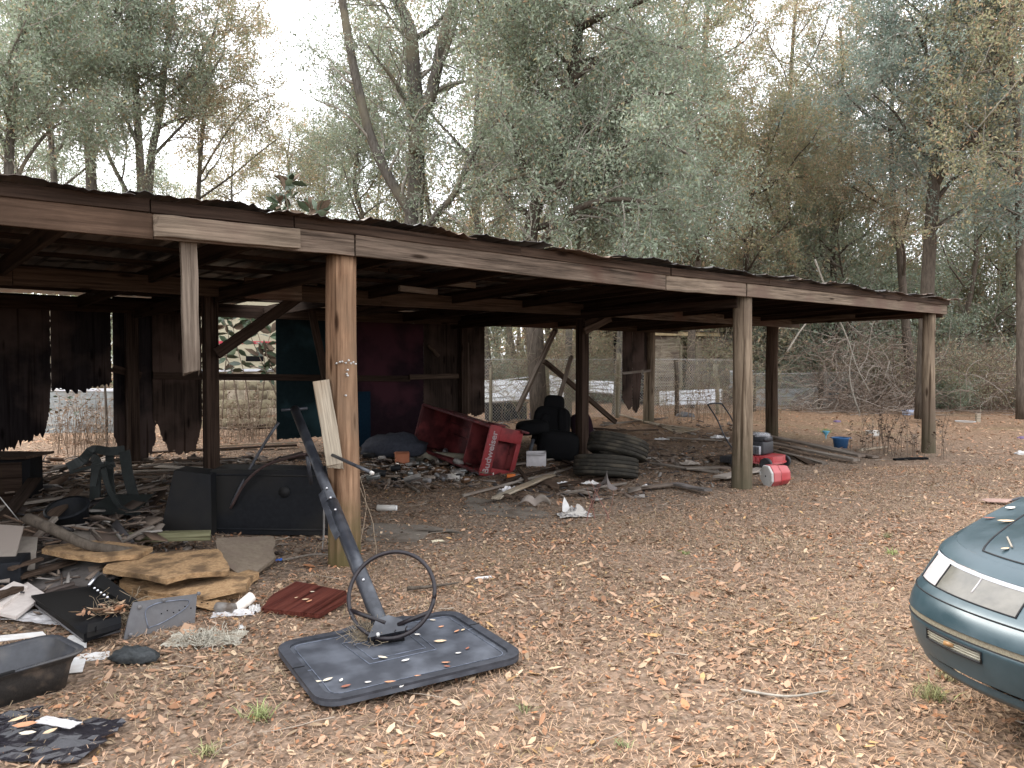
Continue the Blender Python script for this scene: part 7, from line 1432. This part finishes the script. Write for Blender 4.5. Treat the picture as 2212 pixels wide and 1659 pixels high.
# ------------------------------------------------------------------ the car at the right edge
def car():
    C0 = Vector((2.064, 2.581, 0)); ea = Vector((math.cos(.583), math.sin(.583), 0)); eb = Vector((-ea.y, ea.x, 0))
    m_paint = bpy.data.materials.new('faded_teal_car_paint'); m_paint.use_nodes = True; N = m_paint.node_tree.nodes; L = m_paint.node_tree.links; b = N['Principled BSDF']
    tc = N.new('ShaderNodeTexCoord'); no = N.new('ShaderNodeTexNoise'); no.inputs['Scale'].default_value = 3.2; no.inputs['Detail'].default_value = 8; no.inputs['Roughness'].default_value = .65; L.new(tc.outputs['Object'], no.inputs['Vector'])
    rp = N.new('ShaderNodeValToRGB'); rp.color_ramp.elements[0].position = .38; rp.color_ramp.elements[1].position = .68; rp.color_ramp.elements[0].color = (.020, .042, .052, 1); rp.color_ramp.elements[1].color = (.040, .066, .079, 1); L.new(no.outputs[0], rp.inputs[0]); L.new(rp.outputs[0], b.inputs['Base Color'])
    r2 = N.new('ShaderNodeMapRange'); r2.inputs[1].default_value = .35; r2.inputs[2].default_value = .7; r2.inputs[3].default_value = .28; r2.inputs[4].default_value = .55; L.new(no.outputs[0], r2.inputs[0]); L.new(r2.outputs[0], b.inputs['Roughness']); b.inputs['Coat Weight'].default_value = .22; b.inputs['Coat Roughness'].default_value = .2; b.inputs['Metallic'].default_value = .25
    m_trim = mat('pale_car_trim', (.36, .38, .42), (.46, .48, .52), rough=.3, spec=.6, var=0); m_gold = mat('tarnished_bumper_strip', (.11, .10, .075), (.23, .21, .155), sc=(30, 30, 30), rough=.5, var=0)
    m_lens = mat('cloudy_headlight', (.045, .042, .033), (.09, .083, .065), sc=(3, 3, 3), rough=.28, spec=.55, nscale=4, stain=(.15, .14, .12), stainscale=4, sramp=(.48, .72), var=0, coat=.5); m_lens2 = mat('clear_corner_lens', (.28, .26, .26), (.38, .36, .35), rough=.2, spec=.6, var=0); m_fog = mat('ribbed_turn_lens', (.20, .19, .145), (.30, .285, .23), sc=(4, 4, 60), rough=.25, spec=.6, nscale=2, var=0); m_amber = mat('amber_bulb', (.22, .12, .05), (.28, .16, .07), rough=.4, var=0); m_dk = mat('car_dark_gap', (.008, .008, .009), (.012, .012, .013), rough=.7, var=0); m_glass = mat('car_glass', (.02, .03, .03), (.03, .04, .04), rough=.05, spec=.8, var=0)
    r = root('parked_car', C0, 'dark teal car with cloudy headlights, its nose cut by the right edge of the picture', 'car')
    # rows from the lower lip to the hood edge: (setback, half width, z at nose, rise towards the back)
    rows = [(.12, .84, .262, 0), (.065, .885, .265, 0), (.05, .90, .288, 0), (.052, .905, .312, 0), (.03, .915, .33, 0), (.003, .935, .417, 0), (.0, .936, .460, 0), (-.004, .94, .480, 0), (.008, .934, .483, 0), (.008, .934, .506, 0), (-.004, .94, .509, .0), (.006, .935, .55, .01), (.030, .928, .585, .02), (.052, .922, .605, .03), (.069, .918, .617, .04), (.105, .915, .642, .06), (.145, .911, .666, .08), (.183, .908, .689, .10), (.187, .905, .706, .10), (.21, .895, .722, .105), (.275, .87, .742, .11)]
    nth = 40; back = [.62, .7, .8, .9, 1.0, 1.1, 1.25, 1.5]
    def pt(j, th, extra=None):
        f, W_, z0, rise = rows[j]; n = 2.09; Rr = .445
        bb = W_ * math.sin(th) ** (2 / n); a = f + Rr * (1 - math.cos(th) ** (2 / n))
        return a, bb, z0
    def zr(j, a): return rows[j][2] + rows[j][3] * min(1.5, max(0, a - rows[j][0]))
    ths = [math.pi / 2 * (k / nth) ** 1. for k in range(nth + 1)]
    def outline(j):
        o = []
        for th in ths: a, bb, _ = pt(j, min(th, math.pi / 2 - 1e-6)); o.append((a, bb))
        a_end = o[-1][0]; o += [(max(a_end + .02 * (i + 1), ab), rows[j][1] * (1 + .01 * i)) for i, ab in enumerate(back)]
        return o
    half = [outline(j) for j in range(len(rows))]; nc = len(half[0])
    def P(j, i, side=1):
        a, bb = half[j][i]; return C0 + ea * a + eb * (bb * side) + Vector((0, 0, zr(j, a)))
    cx = C0 + ea * .5
    made = {}
    def patch(name, j0, j1, i0, i1, m, push=0., sides=(1, -1), skip=()):
        for side in sides:
            vs = []; fs = []; nn = i1 - i0 + 1
            for j in range(j0, j1 + 1):
                for i in range(i0, i1 + 1):
                    p = P(j, i, side); 
                    if push:
                        a, bb = half[j][i]; o_ = (-ea * max(0, math.cos(math.pi / 2 * min(1, i / nth))) + eb * side * math.sin(math.pi / 2 * min(1, i / nth))); p = p + o_ * push
                    vs.append(p - C0)
            for j in range(j1 - j0):
                for i in range(nn - 1):
                    if (j + j0, i + i0) in skip: continue
                    q = (j * nn + i, j * nn + i + 1, (j + 1) * nn + i + 1, (j + 1) * nn + i); fs.append(q if side < 0 else q[::-1])
            o = obj(name, mesh_np(name, vs, faces=fs, mats=[m], smooth_=True), r, Matrix.Translation(C0)); made[(name, side)] = o
        return o
    arch0 = min(i for i in range(nc) if abs(half[0][i][0] - 1.0) < .35 or half[0][i][0] > 1.) - 0; last = nc - 1; HL0, HL1 = 10, 24     # headlight columns
    skipw = set(); fw = nth + 1   # front pieces end at the wheel opening
    patch('bumper_lip', 0, 3, 0, fw, m_paint); patch('air_slot', 3, 4, 0, fw, m_dk, -.012)
    fog0, fog1 = 13, 23; skipf = {(j, i) for j in (5,) for i in range(fog0, fog1)} | skipw
    patch('bumper', 4, 8, 0, fw, m_paint, skip=skipf); patch('side_sill', 0, 12, last - 2, last, m_paint); patch('bumper_strip', 8, 9, 0, fw, m_gold, .006); patch('bumper_strip_edge', 7, 8, 0, fw, m_dk, .001); patch('bumper_strip_edge', 9, 10, 0, fw, m_dk, .001)
    patch('turn_signal', 5, 6, fog0, fog1, m_fog, -.004); patch('bumper_top', 10, 14, 0, fw, m_paint)
    patch('grille', 14, 17, 0, HL0 - 1, m_dk, -.01); hls = patch('headlight', 14, 17, HL0, HL1, m_lens, .002); patch('corner_lamp', 14, 17, HL1, 31, m_lens2, .003); patch('headlight_divider', 14, 17, 13, 14, m_trim, -.001) if False else None
    patch('grille_frame', 14, 17, HL0 - 1, HL0, m_paint); patch('trim_strip', 17, 18, 0, 31, m_trim, .005); patch('fender', 14, 20, 31, last, m_paint); patch('header_panel', 18, 20, 0, 31, m_paint)
    # hood surface inward from the last row
    jl = len(rows) - 1; K = 12
    def hoodpt(i, k, side):
        a, bb = half[jl][i]; f = k / K; z = zr(jl, a); aa = a + f * 0; cb = bb * (1 - f); crown = .075 * (1 - (cb / .85) ** 2) + .0; e = zr(jl, aa)
        # the hood front edge folds back: columns near the nose run towards the windscreen
        return aa, cb, e
    def hsurf(a, bb):
        W_ = .88; rim = zr(jl, a); t_ = max(0, 1 - (abs(bb) / max(.05, bmax(a))) ** 2); return rim + .085 * t_ * (1 - math.exp(-max(0, a - .25) / .3))
    def bmax(a):
        o_ = half[jl]; 
        for i in range(len(o_) - 1):
            if o_[i][0] <= a <= o_[i+1][0]: f = (a - o_[i][0]) / max(1e-6, o_[i+1][0] - o_[i][0]); return o_[i][1] + f * (o_[i+1][1] - o_[i][1])
        return o_[-1][1] if a > o_[-1][0] else 0
    a_end = 1.5; a0 = half[jl][0][0]
    def hoodmesh(name, fa, fb_in, fb_out, m, na=26, nb=14, lift=0., thick=0.):
        for side in (1, -1):
            vs = []; fs = []
            for ia in range(na + 1):
                for ib in range(nb + 1):
                    fa_ = ia / na; a = a0 + (a_end - a0) * fa_ ** 1.6; bmx = bmax(a); b_ = bmx * (fb_in + (fb_out - fb_in) * ib / nb)
                    vs.append(ea * a + eb * b_ * side + Vector((0, 0, hsurf(a, b_) + lift)))
            for ia in range(na):
                for ib in range(nb): q = (ia*(nb+1)+ib, ia*(nb+1)+ib+1, (ia+1)*(nb+1)+ib+1, (ia+1)*(nb+1)+ib); fs.append(q if side > 0 else q[::-1])
            obj(name, mesh_np(name, vs, faces=fs, mats=[m], smooth_=True), r, Matrix.Translation(C0))
    hoodmesh('hood', 0, 0, 1, m_paint)
    # seams: hood shut line across the nose and along the fender
    for side in (1, -1):
        q = []
        for f in np.linspace(0, 1, 14): b_ = .66 * f; a = .34 + .12 * f ** 3; q.append(C0 + ea * a + eb * b_ * side + Vector((0, 0, hsurf(a, b_) + .001)))
        for f in np.linspace(0.05, 1, 16): a = .46 + (1.45 - .46) * f; b_ = .66 + .12 * f ** .7; b_ = min(b_, bmax(a) * .985); q.append(C0 + ea * a + eb * b_ * side + Vector((0, 0, hsurf(a, b_) + .001)))
        tube('hood_seam', q, .0042, m_dk, r, 6, True)
        q2 = [P(12, i, side) + Vector((0, 0, .004)) for i in range(0, last)]; tube('bumper_seam', q2, .003, m_dk, r, 5)
        # fold line running from the nose inboard of the trim to the hood
        for (i_, nm) in ((HL1, 'lens_seam'), (HL0, 'lens_seam'), (31, 'lens_seam')): tube(nm, [P(j, i_, side) + (-ea + eb * side) * .003 for j in range(14, 18)], .0035, m_dk, made[('headlight', side)], 5)
        tube('lens_seam', [P(14, i, side) + (-ea) * .004 for i in range(HL0, 32)], .003, m_dk, r, 5)
        tube('headlight_divider', [P(j, 17, side) + (-ea) * .002 for j in range(15, 18)], .004, m_lens2, made[('headlight', side)], 6)
        loop_ = [P(5, i, side) for i in range(fog0, fog1 + 1)] + [P(6, i, side) for i in range(fog1, fog0 - 1, -1)]; loop_ = [p - ea * .003 for p in loop_]; tube('lens_frame', loop_ + [loop_[0]], .0045, m_dk, r, 6)
        for f in (.25, .5, .75): tube('lens_rib', [P(5, i, side).lerp(P(6, i, side), f) - ea * .001 for i in range(fog0, fog1 + 1)], .0018, m_fog, made[('turn_signal', side)], 4)
        pa = P(5, 18, side).lerp(P(6, 18, side), .5); tube('bulb', [pa - ea * .001 - eb * .02, pa - ea * .001 + eb * .02], .010, m_amber, made[('turn_signal', side)], 8)
    # rest of the body, simplified but complete
    def loft(name, sects, m, closed=True):
        n = len(sects[0]); vs = [C0 * 0 + ea * a + eb * b_ + Vector((0, 0, z)) for s_ in sects for a, b_, z in s_]; fs = [(i*n + k, i*n + (k+1) % n, (i+1)*n + (k+1) % n, (i+1)*n + k) for i in range(len(sects) - 1) for k in range(n)]; fs += [tuple(range(n - 1, -1, -1)), tuple((len(sects) - 1) * n + k for k in range(n))]
        return obj(name, mesh_np(name, vs, faces=fs, mats=[m], smooth_=False), r, Matrix.Translation(C0))
    def sec(a, w, z0, z1, k=.93): return [(a, -w, z0), (a, w, z0), (a, w * 1.02, (z0 + z1) / 2), (a, w * .97, z1 - .06), (a, w * .86, z1), (a, -w * .86, z1), (a, -w * .97, z1 - .06), (a, -w * 1.02, (z0 + z1) / 2)]
    zt = .93; loft('body', [sec(1.42, .86, .26, zt + .02), sec(1.6, .87, .24, .97), sec(2.6, .88, .24, .97), sec(3.5, .87, .24, .96), sec(4.3, .86, .26, .95), sec(4.75, .78, .32, .88)], m_paint)
    loft('cabin_glass', [[(1.75 + .1, -.70, .95), (1.75 + .1, .70, .95), (2.35, .58, 1.36), (2.35, -.58, 1.36)], [(3.9, -.68, .95), (3.9, .68, .95), (3.35, .56, 1.36), (3.35, -.56, 1.36)]], m_glass); loft('roof', [[(2.25, -.60, 1.35), (2.25, .60, 1.35), (2.4, .55, 1.40), (2.4, -.55, 1.40)], [(3.45, -.58, 1.35), (3.45, .58, 1.35), (3.3, .54, 1.40), (3.3, -.54, 1.40)]], m_paint)
    for a in (1.0, 3.75):
        for side in (1, -1):
            Mx = Matrix.Translation(C0 + ea * a + eb * side * .76 + Vector((0, 0, .31))) @ Matrix.Rotation(math.atan2(ea.y, ea.x), 4, 'Z') @ Matrix.Rotation(R(90), 4, 'X'); wh = lathe('wheel', [(0, -.09), (.2, -.09), (.22, -.1), (.30, -.1), (.315, -.08), (.315, .08), (.30, .1), (.22, .1), (.2, .09), (0, .09)], m_tread, r, Mx, 32); lathe('wheel_cover', [(0, .1), (.15, .105), (.2, .09), (.2, -.09), (.15, -.105), (0, -.1)], m_chrome, wh, Mx, 24)
    box('underbody', C0 + ea * 2.4 + Vector((0, 0, .27)), (4.0, 1.2, .10), m_dk, r, math.atan2(ea.y, ea.x), .02); box('radiator_bay', C0 + ea * .62 + Vector((0, 0, .45)), (.6, 1.2, .3), m_dk, r, math.atan2(ea.y, ea.x), .02)
    # leaves and a twig lying on the hood
    def onhood(px, py):
        ry = ray(px, py); t = 2.
        for _ in range(60):
            p = Vector((0, 0, EYE)) + ry * t; q = p - C0; a, b_ = q.dot(ea), q.dot(eb); h = hsurf(max(a, .25), b_); 
            if p.z <= h: break
            t += .04
        return Vector((p.x, p.y, h + .002))
    for px, py, L_, c_, a_, lab in [(2173, 1132, .085, TAN, -.1, 'tan leaf on the teal car hood near the right edge'), (2171, 1194, .05, TAN, .3, 'small tan leaf on the hood behind the header seam'), (2182, 1104, .07, WHT, .3, 'pale slim leaf at the far side of the hood'), (2136, 1124, .06, RBR, -.2, 'dark leaf on the far fender seam of the car')]: single_leaf(onhood(px, py), L_, c_, a_, lab)
    a_, b_ = onhood(2176, 1168), onhood(2186, 1188); tube('twig', [a_ + Vector((0, 0, .004)), b_ + Vector((0, 0, .004))], .0045, m_twig, None, 6); props(list(COL.objects)[-1], 'short grey twig lying on the car hood', 'twig')
car()
